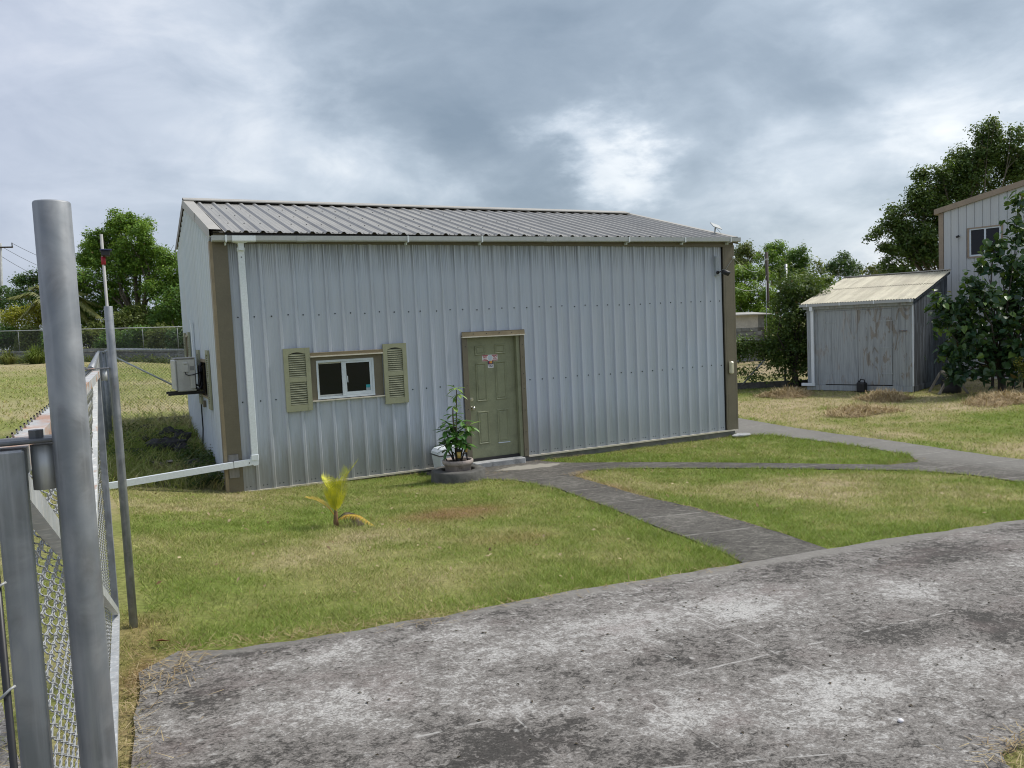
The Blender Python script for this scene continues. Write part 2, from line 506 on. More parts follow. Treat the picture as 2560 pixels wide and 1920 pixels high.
def green_edge(x, y):
    d1 = np.minimum(dist_poly(x, y, PAD[2:14], False), dist_poly(x, y, PATH))
    return np.clip(1 - d1 / .55, 0, 1)
def lawn(x, y):
    """dryness 0..1, brownness 0..1 of the grass at a place"""
    x = np.asarray(x, float); y = np.asarray(y, float)
    n = vn1(x, y, .55, 4); n2 = vn2(x, y, 2.2, 3)
    dry = .51 + (n - .5) * 1.7 + (n2 - .5) * 1.0
    dry = dry - .5 * green_edge(x, y)
    a = inside(x, y, LAWN_A); b = inside(x, y, LAWN_B); c = inside(x, y, LAWN_C); dd = inside(x, y, YARD_D)
    cor = np.exp(-(((x - .5) / 1.6) ** 2 + ((y + 2.2) / 1.3) ** 2))
    dry = np.where(a, dry - .05 + .10 * np.exp(-(((x - 1.6) / .8) ** 2 + ((y + 5.4) / 1.0) ** 2)) - .12 * cor, dry)
    dry = np.where(b, dry + .20 * np.exp(-(((x - 5.2) / 1.3) ** 2 + ((y + 5.2) / 1.3) ** 2)) - .03, dry)
    dry = np.where(c, dry - .32, dry)
    gr = np.exp(-(((x - 13.6) / 2.8) ** 2 + ((y + 2.6) / 1.5) ** 2)) + .7 * np.exp(-(((x - 17.) / 3.) ** 2 + ((y + 1.6) / .8) ** 2))
    dry = np.where(dd, dry + .28 - .85 * gr, dry)
    field = (y > 5.6) & (x < 9)
    band = vn3(x * .25 + 5, y * 1.0, .35, 3)
    dry = np.where(field, .58 + (band - .5) * 1.5 + (n2 - .5) * .3 + .2 * np.exp(-((y - 42) / 7) ** 2), dry)
    bank = (x < -.3) & (y > -.2) & (y < 5.6) & (x > -2.2)
    dry = np.where(bank, dry * .9 + .05, dry)
    br = np.exp(-((((x - 1.33) * .95 + (y + 4.15) * .30) / .66) ** 2 + (((y + 4.15) * .95 - (x - 1.33) * .3) / .40) ** 2) ** 1.4)
    br = br * np.clip(.62 + 1.0 * n2, 0, 1)
    br2 = .55 * np.exp(-(((x - 1.25) / .6) ** 2 + ((y + 5.9) / .3) ** 2)) * np.clip(n2 * 2 - .5, 0, 1)
    straw = np.clip(1 - np.abs(x + 1.93) / .22, 0, 1) * (y < -6.6) + np.clip(1 - dist_poly(x, y, [(-1.93, -8.05), (-1.72, -7.72), (-1.3, -7.84), (-.3, -7.88)], False) / .16, 0, 1)
    stw = np.clip(1 - dist_poly(x, y, [(4.45, -1.86), (4.06, -2.2), (3.80, -3.5), (3.58, -4.7)], False) / .12, 0, 1)
    br = np.clip(br + br2 + .5 * straw * (n2 > .42) + .8 * stw, 0, 1)
    return np.clip(dry, 0, 1), br
GREEN = np.array([.225, .305, .062]); OLIVE = np.array([.365, .375, .132]); STRAW = np.array([.55, .48, .27]); BROWN = np.array([.36, .225, .12])
def grass_rgb(dry, br):
    dry = dry[:, None]; br = br[:, None]
    c = np.where(dry < .5, GREEN + (OLIVE - GREEN) * dry * 2, OLIVE + (STRAW - OLIVE) * (dry - .5) * 2)
    return c + (BROWN - c) * br

# ------------------------------------------------------------------ ground materials
def tint_mat(name, rough=.8, trans=.0, gloss=.25, mulnoise=0.0, mscale=20, fine=0.0):
    m, t, b, pos, out = new_mat(name)
    a = t.node('ShaderNodeAttribute', attribute_name='tint').outputs['Color']
    if mulnoise:
        g = t.ramp(t.noise(pos, mscale, 5, .7), .25, .75, 1 - mulnoise, 1 + mulnoise)
        cc = t.node('ShaderNodeCombineColor')
        for i in range(3): t.l.new(g, cc.inputs[i])
        a = t.mix(1.0, a, cc.outputs[0], 'MULTIPLY')
    t.put(b.inputs['Base Color'], a)
    b.inputs['Roughness'].default_value = rough
    b.inputs['Specular IOR Level'].default_value = gloss
    if trans:
        tr = t.node('ShaderNodeBsdfTranslucent'); t.put(tr.inputs['Color'], t.mix(.35, a, (.30, .42, .04)))
        mx = t.node('ShaderNodeMixShader'); mx.inputs[0].default_value = trans
        t.l.new(b.outputs[0], mx.inputs[1]); t.l.new(tr.outputs[0], mx.inputs[2]); t.l.new(mx.outputs[0], out.inputs[0])
    return m
M_ground = tint_mat('ground_turf', .95, 0, .1, .45, 26)
M_blade = tint_mat('grass_blade', .6, .35, .2)
M_leaf = tint_mat('leaf', .5, .32, .35)
M_bigleaf = tint_mat('glossy_leaf', .42, .18, .5)

def concrete(name, base, light, dark, scale, pad=False):
    m, t, b, pos, out = new_mat(name)
    sx = t.node('ShaderNodeSeparateXYZ'); t.l.new(pos, sx.inputs[0])
    st = t.scalevec(pos, (.85, 1.1, 1))
    a = t.noise(st, scale * .5, 6, .6, .6)
    bb = t.noise(st, scale * 2.6, 8, .72, 1.2)
    c = t.noise(st, scale * 11, 6, .75, .8)
    dsp = t.noise(st, scale * 34, 5, .75)
    f = t.math('ADD', t.math('MULTIPLY', a, .62), t.math('MULTIPLY', bb, .62))
    f = t.math('ADD', f, t.math('MULTIPLY', c, 1.15)); f = t.math('ADD', f, t.math('MULTIPLY', dsp, .60))
    f = t.math('DIVIDE', f, 2.99)
    if pad:
        # broad worn pale places and dark damp stains, where they lie on this slab
        def blots(lst, wob):
            acc = None
            wx = t.math('ADD', sx.outputs[0], t.math('MULTIPLY', t.math('SUBTRACT', t.noise(pos, 3.1, 6, .7), .5), wob))
            wy = t.math('ADD', sx.outputs[1], t.math('MULTIPLY', t.math('SUBTRACT', t.noise(t.scalevec(pos, (1.3, 1, 1)), 4.3, 6, .7), .5), wob))
            for x, y, a_, b_ in lst:
                u_ = t.math('DIVIDE', t.math('SUBTRACT', wx, x), a_ * 1.25); v_ = t.math('DIVIDE', t.math('SUBTRACT', wy, y), b_ * 1.25)
                q = t.math('EXPONENT', t.math('MULTIPLY', t.math('ADD', t.math('MULTIPLY', u_, u_), t.math('MULTIPLY', v_, v_)), -1.0))
                acc = q if acc is None else t.math('MAXIMUM', acc, q)
            return acc
        bl = blots([(0.45, -8.53, 0.38, 0.22), (1.3, -8.56, 0.34, 0.2), (-0.21, -8.54, 0.3, 0.19), (1.69, -9.74, 0.3, 0.22), (0.95, -9.74, 0.3, 0.22), (-0.31, -8.23, 0.2, 0.14), (0.2, -9.62, 0.2, 0.13), (2.51, -8.82, 0.3, 0.16), (-0.47, -9.19, 0.2, 0.12), (0.83, -9.48, 0.14, 0.15), (-1.2, -8.75, 0.25, 0.16), (-0.85, -9.9, 0.4, 0.2), (4.3, -9.0, 0.5, 0.2), (6.0, -8.6, 0.6, 0.2), (3.2, -9.9, 0.4, 0.2), (-1.1, -8.2, 0.25, 0.12)], .55); bd = blots([(-0.23, -9.04, 0.24, 0.2), (2.29, -8.12, 0.45, 0.15), (-0.52, -9.45, 0.28, 0.17), (0.53, -8.98, 0.3, 0.14), (0.91, -9.3, 0.2, 0.13), (1.75, -9.3, 0.3, 0.15), (-0.06, -9.86, 0.3, 0.12), (2.5, -9.43, 0.4, 0.2), (-1.22, -7.95, 0.4, 0.12), (3.6, -8.35, 0.6, 0.16), (5.2, -9.3, 0.6, 0.2)], .55)
        f = t.math('ADD', f, t.math('SUBTRACT', t.math('MULTIPLY', bl, .058), t.math('MULTIPLY', bd, .055)))
    colr = t.mix(t.ramp(f, .425, .495), dark, base)
    colr = t.mix(t.ramp(f, .495, .595), colr, light)
    # warm and mauve tinges, dark lichen spots and pale paste spots
    colr = t.mix(t.ramp(t.noise(st, scale * .9, 4, .6), .5, .75, 0, .35), colr, tuple(x * y for x, y in zip(base, (1.12, .96, .98))))
    v1 = t.voronoi(t.scalevec(pos, (1, 1.6, 1)), 17)
    colr = t.mix(t.math('MULTIPLY', t.ramp(v1, .12, .24, .75, 0), t.ramp(t.noise(pos, 2.3, 3), .52, .62)), colr, tuple(x * .45 for x in dark))
    v2 = t.voronoi(t.scalevec(pos, (1.5, 1, 1)), 9)
    colr = t.mix(t.math('MULTIPLY', t.ramp(v2, .10, .22, .6, 0), t.ramp(t.noise(pos, 1.7, 3), .5, .6)), colr, light)
    gg = t.ramp(t.noise(pos, 95, 4, .7), .28, .72, .62, 1.34)
    cc = t.node('ShaderNodeCombineColor')
    for i in range(3): t.l.new(gg, cc.inputs[i])
    colr = t.mix(1.0, colr, cc.outputs[0], 'MULTIPLY')
    hgt = f
    if pad:
        def band(v, at, w, wob):
            q = t.math('ADD', v, t.math('MULTIPLY', t.math('SUBTRACT', t.noise(pos, 3.0, 3), .5), wob))
            return t.ramp(t.math('ABSOLUTE', t.math('SUBTRACT', q, at)), w * .35, w, 1, 0)
        brk = t.math('MULTIPLY', t.ramp(t.noise(pos, 9, 5, .7), .44, .60, 0, .62), t.ramp(t.noise(pos, 1.1, 3), .34, .52))
        lines = None
        for v, at, w in ((sx.outputs[1], -9.225, .010), (sx.outputs[1], -10.72, .008), (sx.outputs[0], .075, .007), (sx.outputs[0], .485, .008), (sx.outputs[0], 1.0, .009), (sx.outputs[0], 2.98, .009), (sx.outputs[0], -.52, .007), (sx.outputs[0], 5.0, .01)):
            q = band(v, at, w, .03)
            lines = q if lines is None else t.math('MAXIMUM', lines, q)
        dg = t.math('ADD', t.math('MULTIPLY', sx.outputs[0], .33), sx.outputs[1])
        lines = t.math('MAXIMUM', lines, band(dg, -9.94, .007, .02))
        colr = t.mix(t.math('MULTIPLY', lines, brk), colr, tuple(min(1, x * 1.15) for x in light))
        # cracks
        wv = t.node('ShaderNodeVectorMath', operation='ADD')
        nz = t.node('ShaderNodeTexNoise'); t.l.new(pos, nz.inputs['Vector']); nz.inputs['Scale'].default_value = 2.4; nz.inputs['Detail'].default_value = 6
        sc = t.node('ShaderNodeVectorMath', operation='SCALE'); t.l.new(nz.outputs['Color'], sc.inputs[0]); sc.inputs[3].default_value = .7
        t.l.new(pos, wv.inputs[0]); t.l.new(sc.outputs[0], wv.inputs[1])
        cr = t.voronoi(wv.outputs[0], .62, 'DISTANCE_TO_EDGE')
        crm = t.math('MULTIPLY', t.ramp(cr, .0015, .0045, .42, 0), t.ramp(t.noise(pos, .9, 2), .45, .55))
        colr = t.mix(crm, colr, tuple(x * .3 for x in dark))
        # smooth trowelled border next to the lawn
        bo = t.math('ADD', sx.outputs[1], t.math('MULTIPLY', t.math('SUBTRACT', t.noise(pos, 4, 3), .5), .10))
        colr = t.mix(t.ramp(bo, -8.0, -7.93, 0, .72), colr, (.215, .205, .185))
        hgt = t.math('SUBTRACT', f, t.math('MULTIPLY', t.math('MAXIMUM', crm, t.math('MULTIPLY', lines, .3)), .5))
    else:
        lines = None
        for at in (-1.05, -2.05, -3.52, -4.7, -5.81, -6.78):
            q = t.ramp(t.math('ABSOLUTE', t.math('SUBTRACT', t.math('ADD', sx.outputs[1], t.math('MULTIPLY', sx.outputs[0], .08)), at + .22)), .010, .028, 1, 0)
            lines = q if lines is None else t.math('MAXIMUM', lines, q)
        colr = t.mix(t.math('MULTIPLY', lines, t.ramp(t.noise(pos, 5, 3), .38, .6, .1, .8)), colr, (.24, .23, .205))
        colr = t.mix(t.ramp(t.noise(pos, 1.3, 6, .7), .52, .66, 0, .55), colr, (.145, .135, .118))
        # pale worn patch by the doorstep
        dx = t.math('DIVIDE', t.math('SUBTRACT', sx.outputs[0], 4.15), .62); dy = t.math('DIVIDE', t.math('ADD', sx.outputs[1], .62), .28)
        rr = t.math('ADD', t.math('MULTIPLY', dx, dx), t.math('MULTIPLY', dy, dy))
        rr = t.math('ADD', rr, t.math('MULTIPLY', t.math('SUBTRACT', t.noise(pos, 6, 5, .7), .5), 2.4))
        colr = t.mix(t.ramp(rr, .6, 1.1, .8, 0), colr, (.36, .34, .29))
        # newer, paler concrete along the east branch
        colr = t.mix(t.ramp(sx.outputs[0], 8.2, 9.4, 0, .45), colr, (.29, .28, .255))
    t.put(b.inputs['Base Color'], colr)
    b.inputs['Roughness'].default_value = .88
    b.inputs['Specular IOR Level'].default_value = .25
    bp = t.node('ShaderNodeBump'); bp.inputs['Strength'].default_value = .55; bp.inputs['Distance'].default_value = .012
    t.put(bp.inputs['Height'], hgt); t.l.new(bp.outputs[0], b.inputs['Normal'])
    return m
M_pad = concrete('weathered_concrete', (.185, .172, .158), (.40, .39, .37), (.058, .054, .049), 2.2, True)
M_path = concrete('dark_path_concrete', (.094, .088, .077), (.20, .19, .165), (.050, .047, .042), 1.6)
M_oldcon = mat('old_concrete', (.105, .102, .092), .9, var=.3, vs=7, dirt=(.04, .042, .035), dirt_amt=.75, dirt_scale=4, bump=.6, bump_scale=40)
M_found = mat('foundation_concrete', (.20, .20, .195), .9, var=.2, vs=5, dirt=(.09, .085, .07), dirt_amt=.5, bump=.4)
M_step = mat('step_concrete', (.36, .365, .36), .85, var=.25, vs=6, dirt=(.13, .13, .125), dirt_amt=.7, dirt_scale=5, bump=.4)

# ------------------------------------------------------------------ ground sheet
def grid_lines(lo, hi, near, step, grow):
    a = list(np.arange(near[0], near[1] + 1e-6, step)); s = step; v = near[1]
    while v < hi: s *= grow; v += s; a.append(min(v, hi))
    s = step; v = near[0]
    while v > lo: s *= grow; v -= s; a.insert(0, max(v, lo))
    return np.array(a)
gx = grid_lines(-900, 900, (-4, 20), .3, 1.16); gy = grid_lines(-120, 1200, (-11, 9), .3, 1.13)
GX, GY = np.meshgrid(gx, gy)
fx, fy = GX.ravel(), GY.ravel()
V = np.stack([fx, fy, H(fx, fy) - .006], 1)
nx, ny = len(gx), len(gy)
ii, jj = np.meshgrid(np.arange(nx - 1), np.arange(ny - 1)); ii = ii.ravel(); jj = jj.ravel()
F = np.stack([jj * nx + ii, jj * nx + ii + 1, (jj + 1) * nx + ii + 1, (jj + 1) * nx + ii], 1)
dr, br = lawn(fx, fy)
gc = grass_rgb(dr, br)
near = (fy < 6) & (fx > -2.5) | (fx > 9)
gc = np.where(near[:, None], gc * np.array([.62, .58, .62]), gc * .62)
bankm = (fx < -.3) & (fx > -2.2) & (fy > -.1) & (fy < 5.5)
gc[bankm] = np.array([.17, .16, .085])
o = bulk('ground', V, F, gc, M_ground, None, (0, 0, 0), True, 'structure')

struct('driveway', draped(ragged(PAD, .16, .02, 1), .012, .45, .1), M_pad)
PAD2 = [(-2.35, -16), (-2.3, -9.2), (-2.5, -8.1), (-9, -8.3), (-9, -16)]
struct('driveway', draped(ragged(PAD2, .3, .03, 2), .012, .6, .1), M_pad)
struct('footpath', draped(ragged(PATH, .2, .014, 3), .010, .45, .08), M_path)

# ------------------------------------------------------------------ grass blades
def grass_blades(name, poly, dens, hgt, width, seed, hole=None, extra=None, lushedge=True):
    r = np.random.default_rng(seed)
    P = np.array(poly); x0, y0 = P.min(0); x1, y1 = P.max(0)
    n = int((x1 - x0) * (y1 - y0) * dens * 3.0)
    x = r.uniform(x0, x1, n); y = r.uniform(y0, y1, n)
    k = inside(x, y, poly)
    d = np.hypot(x - CAM[0], y - CAM[1])
    k &= r.random(n) < np.clip((5.2 / d) ** 1.35, .0, 1) / 3.0 * 3.0 * np.clip(2.6 * vn2(x, y, 3.7, 3) - .25, .22, 1.5) / 3.0 * 1.0
    if hole is not None: k &= ~hole(x, y)
    x, y, d = x[k], y[k], d[k]; n = len(x)
    dry, br = lawn(x, y)
    edge = green_edge(x, y)
    lod = np.clip((d / 5.5), .8, 4) ** .8
    lush = (.75 + .55 * edge * (1 - br)) if lushedge else np.ones(n)
    clump = .45 + 1.1 * vn3(x, y, 3.0, 3)
    hh = hgt * r.uniform(.45, 1.3, n) * lush * clump * (1 - .35 * br) * np.where(lod > 1, lod ** .35, 1)
    w = width * r.uniform(.7, 1.3, n) * lod
    th = r.uniform(0, 2 * math.pi, n); ph = r.uniform(0, 2 * math.pi, n)
    lean = hh * r.uniform(.5, 1.9, n)
    z = H(x, y) - .004
    bx, by = np.cos(th) * w / 2, np.sin(th) * w / 2
    lx, ly = np.cos(ph) * lean, np.sin(ph) * lean
    A = np.stack([x - bx, y - by, z], 1); B = np.stack([x + bx, y + by, z], 1)
    Mi = np.stack([x + lx * .45 + bx * .6, y + ly * .45 + by * .6, z + hh * .62], 1)
    Mj = np.stack([x + lx * .45 - bx * .6, y + ly * .45 - by * .6, z + hh * .62], 1)
    T = np.stack([x + lx, y + ly, z + hh], 1)
    V = np.stack([A, B, Mi, Mj, T], 1).reshape(-1, 3)
    q = np.arange(n)[:, None] * 5
    F = np.concatenate([q + np.array([[0, 1, 2]]), q + np.array([[0, 2, 3]]), q + np.array([[3, 2, 4]])], 0)
    dry2 = np.clip(dry + r.normal(0, .24, n), 0, 1); br2 = np.clip(br * r.uniform(.5, 1.4, n), 0, 1)
    # some dead blades everywhere
    br2 = np.where(r.random(n) < .05, .7, br2)
    c = grass_rgb(dry2, br2) * r.uniform(.6, 1.35, n)[:, None] * (.8 + .4 * vn1(x, y, 5.5, 2))[:, None]
    return V, F, np.repeat(c, 5, 0)

VV, FF, CC = [], [], []
def addg(t):
    o = sum(len(v) for v in VV)
    VV.append(t[0]); FF.append(t[1] + o); CC.append(t[2])
def in_ring(x, y): return (np.hypot(x - 2.62, y + 1.2) < .42) | ((y > -.06) & (x > -.52) & (x < 9.2))
addg(grass_blades('a', LAWN_A, 5600, .034, .0042, 11, in_ring))
addg(grass_blades('b', LAWN_B, 5600, .034, .0042, 12))
addg(grass_blades('c', LAWN_C, 5000, .040, .0046, 13))
addg(grass_blades('d', [(9.8, -5.4), (9.85, -8), (20, -8), (26, -2), (26, 3), (21, 9), (11.2, 9), (11.167, 2.171), (10.836, .342), (10.57, -1.28), (10.41, -2.584), (10.127, -3.797), (9.853, -4.843)], 2300, .038, .005, 14))
addg(grass_blades('e', [(.97, -10.45), (1.04, -10.38), (1.6, -10.38), (3, -10.42), (3.2, -11.3), (.9, -11.3)], 5000, .06, .005, 15))
addg(grass_blades('f', [(-2.25, -9.5), (-2.0, -9.5), (-1.9, -8.0), (-1.75, -7.8), (-1.9, -7.0), (-2.2, -6), (-2.3, -4)], 3500, .045, .004, 16))
addg(grass_blades('g', [(-3.2, -10.5), (-2.35, -10.5), (-2.3, -4), (-2.3, 5), (-7, 5), (-7, -6), (-4, -8.1)], 1500, .05, .005, 17))
addg(grass_blades('h', [(-.6, .1), (-2.25, .1), (-2.25, 5.6), (-.6, 5.6)], 2600, .13, .009, 18, None, None, False))
addg(grass_blades('i', [(-9, 5.8), (-.4, 5.8), (1.5, 40), (-9, 42), (-14, 40)], 380, .06, .011, 19))
o = bulk('grass', np.concatenate(VV), np.concatenate(FF), np.concatenate(CC), M_blade, None, (0, 0, 0), False, 'stuff')
o['label'] = 'short mown grass of the lawns, patchy green and straw coloured'
print('grass tris', sum(len(f) for f in FF))

# ------------------------------------------------------------------ building materials
def siding_mat(name, base, streak=.16, mould=True):
    m, t, b, pos, out = new_mat(name)
    s1 = t.noise(t.scalevec(pos, (34, 34, .5)), 1.0, 5, .65)
    s2 = t.noise(t.scalevec(pos, (9, 9, .22)), 1.0, 4, .6)
    c = t.mix(t.ramp(s1, .3, .7), tuple(x * (1 - streak) for x in base), tuple(min(1, x * (1 + streak * .7)) for x in base))
    c = t.mix(t.ramp(s2, .35, .7, 0, .25), c, tuple(x * y for x, y in zip(base, (1.02, .97, .90))))
    # thin dark run-off streaks
    s3 = t.noise(t.scalevec(pos, (75, 75, .35)), 1.0, 3, .5)
    c = t.mix(t.ramp(s3, .60, .74, 0, .30), c, tuple(x * .42 for x in base))
    c = t.mix(t.ramp(t.noise(pos, .8, 3), .45, .7, 0, .25), c, tuple(x * y for x, y in zip(base, (.93, 1.02, 1.10))))
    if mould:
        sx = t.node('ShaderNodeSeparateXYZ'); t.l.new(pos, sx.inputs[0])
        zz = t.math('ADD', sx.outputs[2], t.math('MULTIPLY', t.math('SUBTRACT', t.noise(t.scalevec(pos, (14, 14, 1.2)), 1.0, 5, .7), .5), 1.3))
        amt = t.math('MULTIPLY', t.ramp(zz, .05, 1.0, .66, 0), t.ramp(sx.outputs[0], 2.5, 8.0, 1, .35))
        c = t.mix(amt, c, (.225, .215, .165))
        # run-off below the eave
        ze = t.math('MULTIPLY', t.ramp(t.math('ADD', sx.outputs[2], t.math('MULTIPLY', s1, .5)), 3.25, 3.85, 0, 1), t.ramp(s3, .42, .6))
        c = t.mix(t.math('MULTIPLY', ze, .75), c, tuple(x * .32 for x in base))
    t.put(b.inputs['Base Color'], c)
    b.inputs['Roughness'].default_value = .42
    b.inputs['Specular IOR Level'].default_value = .45
    bp = t.node('ShaderNodeBump'); bp.inputs['Strength'].default_value = .05; bp.inputs['Distance'].default_value = .01
    t.put(bp.inputs['Height'], t.noise(t.scalevec(pos, (7, 7, 2)), 1.0, 3)); t.l.new(bp.outputs[0], b.inputs['Normal'])
    return m
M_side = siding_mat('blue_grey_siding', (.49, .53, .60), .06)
M_side2 = siding_mat('lit_side_siding', (.66, .71, .74), .06, False)  # siding colour raised on the west wall to stand in for brighter skylight
M_trim = mat('tan_trim_paint', (.165, .143, .098), .5, var=.10, vs=3, dirt=(.13, .11, .075), dirt_amt=.4)
M_trimlt = mat('pale_tan_trim', (.28, .225, .145), .5, var=.12, vs=4)
M_cream = mat('cream_edge_trim', (.66, .61, .50), .55, var=.10, vs=5, dirt=(.33, .28, .19), dirt_amt=.5, dirt_scale=5)
M_fascia = mat('roof_edge_trim', (.41, .39, .35), .5, var=.07, vs=3, dirt=(.30, .28, .24), dirt_amt=.25)
M_roof = mat('roof_sheet_paint', (.315, .305, .28), .45, var=.08, vs=2, stretch=(1, .35, 1), dirt=(.235, .225, .205), dirt_amt=.5, dirt_scale=2.2)
M_gut = mat('gutter_plastic', (.40, .42, .415), .45, var=.05, vs=3, dirt=(.36, .36, .33), dirt_amt=.3)
M_white = mat('white_plastic', (.74, .79, .82), .4, var=.03, vs=3, dirt=(.55, .56, .55), dirt_amt=.2)
M_dark = mat('dark_void', (.028, .026, .026), .8, var=.2)
M_screw = mat('screw_head', (.022, .026, .035), .5, var=.2, metal=.4)
M_door = mat('olive_door_paint', (.255, .268, .165), .45, var=.09, vs=2.5, dirt=(.135, .14, .085), dirt_amt=.45, dirt_scale=3.2, bump=.05)
M_shut = mat('shutter_olive_plastic', (.325, .33, .215), .5, var=.06, vs=5, dirt=(.24, .25, .15), dirt_amt=.3)
M_glass = mat('dark_window_glass', (.006, .008, .012), .06, var=.0, grain=0, spec=.28)
M_frame = mat('white_window_frame', (.62, .68, .73), .4, var=.05, vs=6, dirt=(.42, .44, .45), dirt_amt=.3)
M_steel = mat('bright_metal', (.62, .60, .55), .22, 1.0, var=.08)
M_black = mat('black_plastic', (.018, .018, .02), .45, var=.15)
M_red = mat('red_print', (.36, .02, .035), .5, var=.05)
M_paper = mat('white_sticker', (.74, .72, .72), .5, var=.04)
M_navy = mat('navy_print', (.03, .035, .10), .5, var=.1)
M_orange = mat('orange_print', (.72, .33, .06), .5, var=.1)
M_redspot = mat('red_spot_print', (.55, .07, .05), .5, var=.05)
M_teal = mat('teal_print', (.03, .32, .38), .4, var=.05)
M_ac = mat('ac_casing', (.60, .60, .55), .45, var=.05, vs=4, dirt=(.36, .35, .31), dirt_amt=.4)
M_acd = mat('ac_plate', (.50, .50, .46), .5, var=.04)

# ------------------------------------------------------------------ the metal building
S = .2393
X0, X1 = -.517, 9.19
DEPTH, RIDGE_Y, RIDGE_Z, EAVE_Y, EAVE_Z = 5.7, 3.45, 4.765, -.13, 3.778
shop = thing('metal_building', 'blue grey ribbed metal building with olive door and shuttered window beyond the lawn', 'building', (4.3, 0, 0))
RIBH, TOPW, BASEW = .031, .034, .066
def rib_breaks(a, b, phase=-.39, pitch=S):
    """x breakpoints and heights of a ribbed sheet between a and b (right rib corner at (k+phase)*pitch)"""
    k0 = int(math.floor(a / pitch)) - 2; k1 = int(math.ceil(b / pitch)) + 2
    pts = []
    for k in range(k0, k1):
        c = (k + phase) * pitch - TOPW / 2
        pts += [(c - BASEW / 2, 0), (c - TOPW / 2, RIBH), (c + TOPW / 2, RIBH), (c + BASEW / 2, 0)]
        for q in (.36, .64):
            m = c + pitch * q
            pts += [(m - .017, 0), (m - .009, .0017), (m + .009, .0017), (m + .017, 0)]
    pts.sort()
    xs = [p[0] for p in pts]; hs = [p[1] for p in pts]
    inner = [(x, y) for x, y in pts if a + 1e-4 < x < b - 1e-4]
    return [(a, float(np.interp(a, xs, hs)))] + inner + [(b, float(np.interp(b, xs, hs)))]
def subtract(z0, z1, holes, xa, xb):
    segs = [(z0, z1)]
    for (ha, hb, za, zb) in holes:
        if xa >= ha - 1e-5 and xb <= hb + 1e-5:
            out = []
            for a, b in segs:
                if zb <= a or za >= b: out.append((a, b)); continue
                if za > a: out.append((a, za))
                if zb < b: out.append((zb, b))
            segs = out
    return segs
def front_panel(a, b, holes, top):
    br_ = rib_breaks(a, b)
    xs = [p[0] for p in br_]; hs = [p[1] for p in br_]
    for ha, hb, _, _ in holes:
        for q in (ha, hb):
            if a < q < b: br_.append((q, float(np.interp(q, xs, hs))))
    br_.sort()
    mb = MB()
    for (xa, ya), (xb, yb) in zip(br_, br_[1:]):
        if xb - xa < 1e-5: continue
        for z0, z1 in subtract(0.0, top, holes, xa, xb):
            mb.add([(xa, -ya, z0), (xb, -yb, z0), (xb, -yb, z1), (xa, -ya, z1)], [(0, 1, 2, 3)])
    return mb
HOLES = [(3.30, 4.43, -1, 2.17), (.775, 1.90, 1.25, 1.95)]
edge0, edge1 = -.31, 8.92
cuts = [edge0]
k = 3
while (k + .13) * S < edge1 - .3:
    cuts.append((k + .13) * S); k += 4
cuts.append(edge1)
for a, b in zip(cuts, cuts[1:]):
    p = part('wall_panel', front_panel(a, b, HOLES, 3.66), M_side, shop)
    sm = MB()
    for q in range(int(a / S) - 1, int(b / S) + 2):
        xx = q * S
        if not (a < xx < b): continue
        r_ = random.Random(q)
        for z in (1.309, 2.566):
            if z < 2 and (.3 < xx < 2.35 or 3.2 < xx < 4.5): continue
            sm.disc((xx + r_.uniform(-.012, .012) - (.05 if q == 11 and z > 2 else 0), -.0005, z + r_.uniform(-.01, .01)), .0112, 7, (0, -1, 0), .006)
        if not 3.2 < xx < 4.5:
            for dx in (-.03, .025):
                sm.disc((xx + dx, -.0005, .055), .0085, 6, (0, -1, 0), .004)
    if q: part('screw_row', sm, M_screw, p, None, None, 'stuff')
# dark backing so that nothing shines through the panel joints
mb = MB()
for z0, z1, xa, xb in ((.0, 3.62, X0 + .03, .80), (.0, 1.22, .80, 1.88), (1.97, 3.62, .80, 1.88), (.0, 3.62, 1.88, 3.34), (2.2, 3.62, 3.34, 4.40), (.0, 3.62, 4.40, X1 - .03)):
    mb.box((xa, .012, z0), (xb, .03, z1))
part('wall_lining', mb, M_dark, shop)
# side walls (ribbed), gable shape
def gable_panel(x, out, y0, y1, holes):
    br_ = rib_breaks(y0, y1, .2)
    mb = MB()
    ys = [p[0] for p in br_]; hs = [p[1] for p in br_]
    for ha, hb, _, _ in holes:
        for q in (ha, hb):
            if y0 < q < y1: br_.append((q, float(np.interp(q, ys, hs))))
    if y0 < RIDGE_Y < y1: br_.append((RIDGE_Y, float(np.interp(RIDGE_Y, ys, hs))))
    br_.sort()
    def top(y): return RIDGE_Z - .10 - abs(y - RIDGE_Y) * (RIDGE_Z - EAVE_Z) / (RIDGE_Y - EAVE_Y)
    for (ya, ra), (yb, rb) in zip(br_, br_[1:]):
        if yb - ya < 1e-5: continue
        segs = subtract(0.0, 9, holes, ya, yb)
        for z0, z1 in segs:
            za = min(z1, top(ya)); zb = min(z1, top(yb))
            mb.add([(x + out * ra, ya, z0), (x + out * rb, yb, z0), (x + out * rb, yb, zb), (x + out * ra, ya, za)], [(0, 1, 2, 3) if out > 0 else (3, 2, 1, 0)])
    return mb
SH = [(1.40, 2.40, 1.33, 1.91), (4.35, 4.85, 1.75, 2.35)]
ycuts = [.03, .98, 1.94, 2.90, 3.86, 4.82, DEPTH - .03]
for a, b in zip(ycuts, ycuts[1:]):
    part('side_panel', gable_panel(X0, -1, a, b, SH), M_side2, shop)
part('side_lining', MB().box((X0 + .012, .1, 0), (X0 + .03, DEPTH - .1, 3.6)), M_dark, shop)
part('side_panel', gable_panel(X1, 1, .03, DEPTH - .03, []), M_side, shop)
part('rear_wall', MB().box((X0, DEPTH - .02, 0), (X1, DEPTH, 4.05)), M_side, shop)
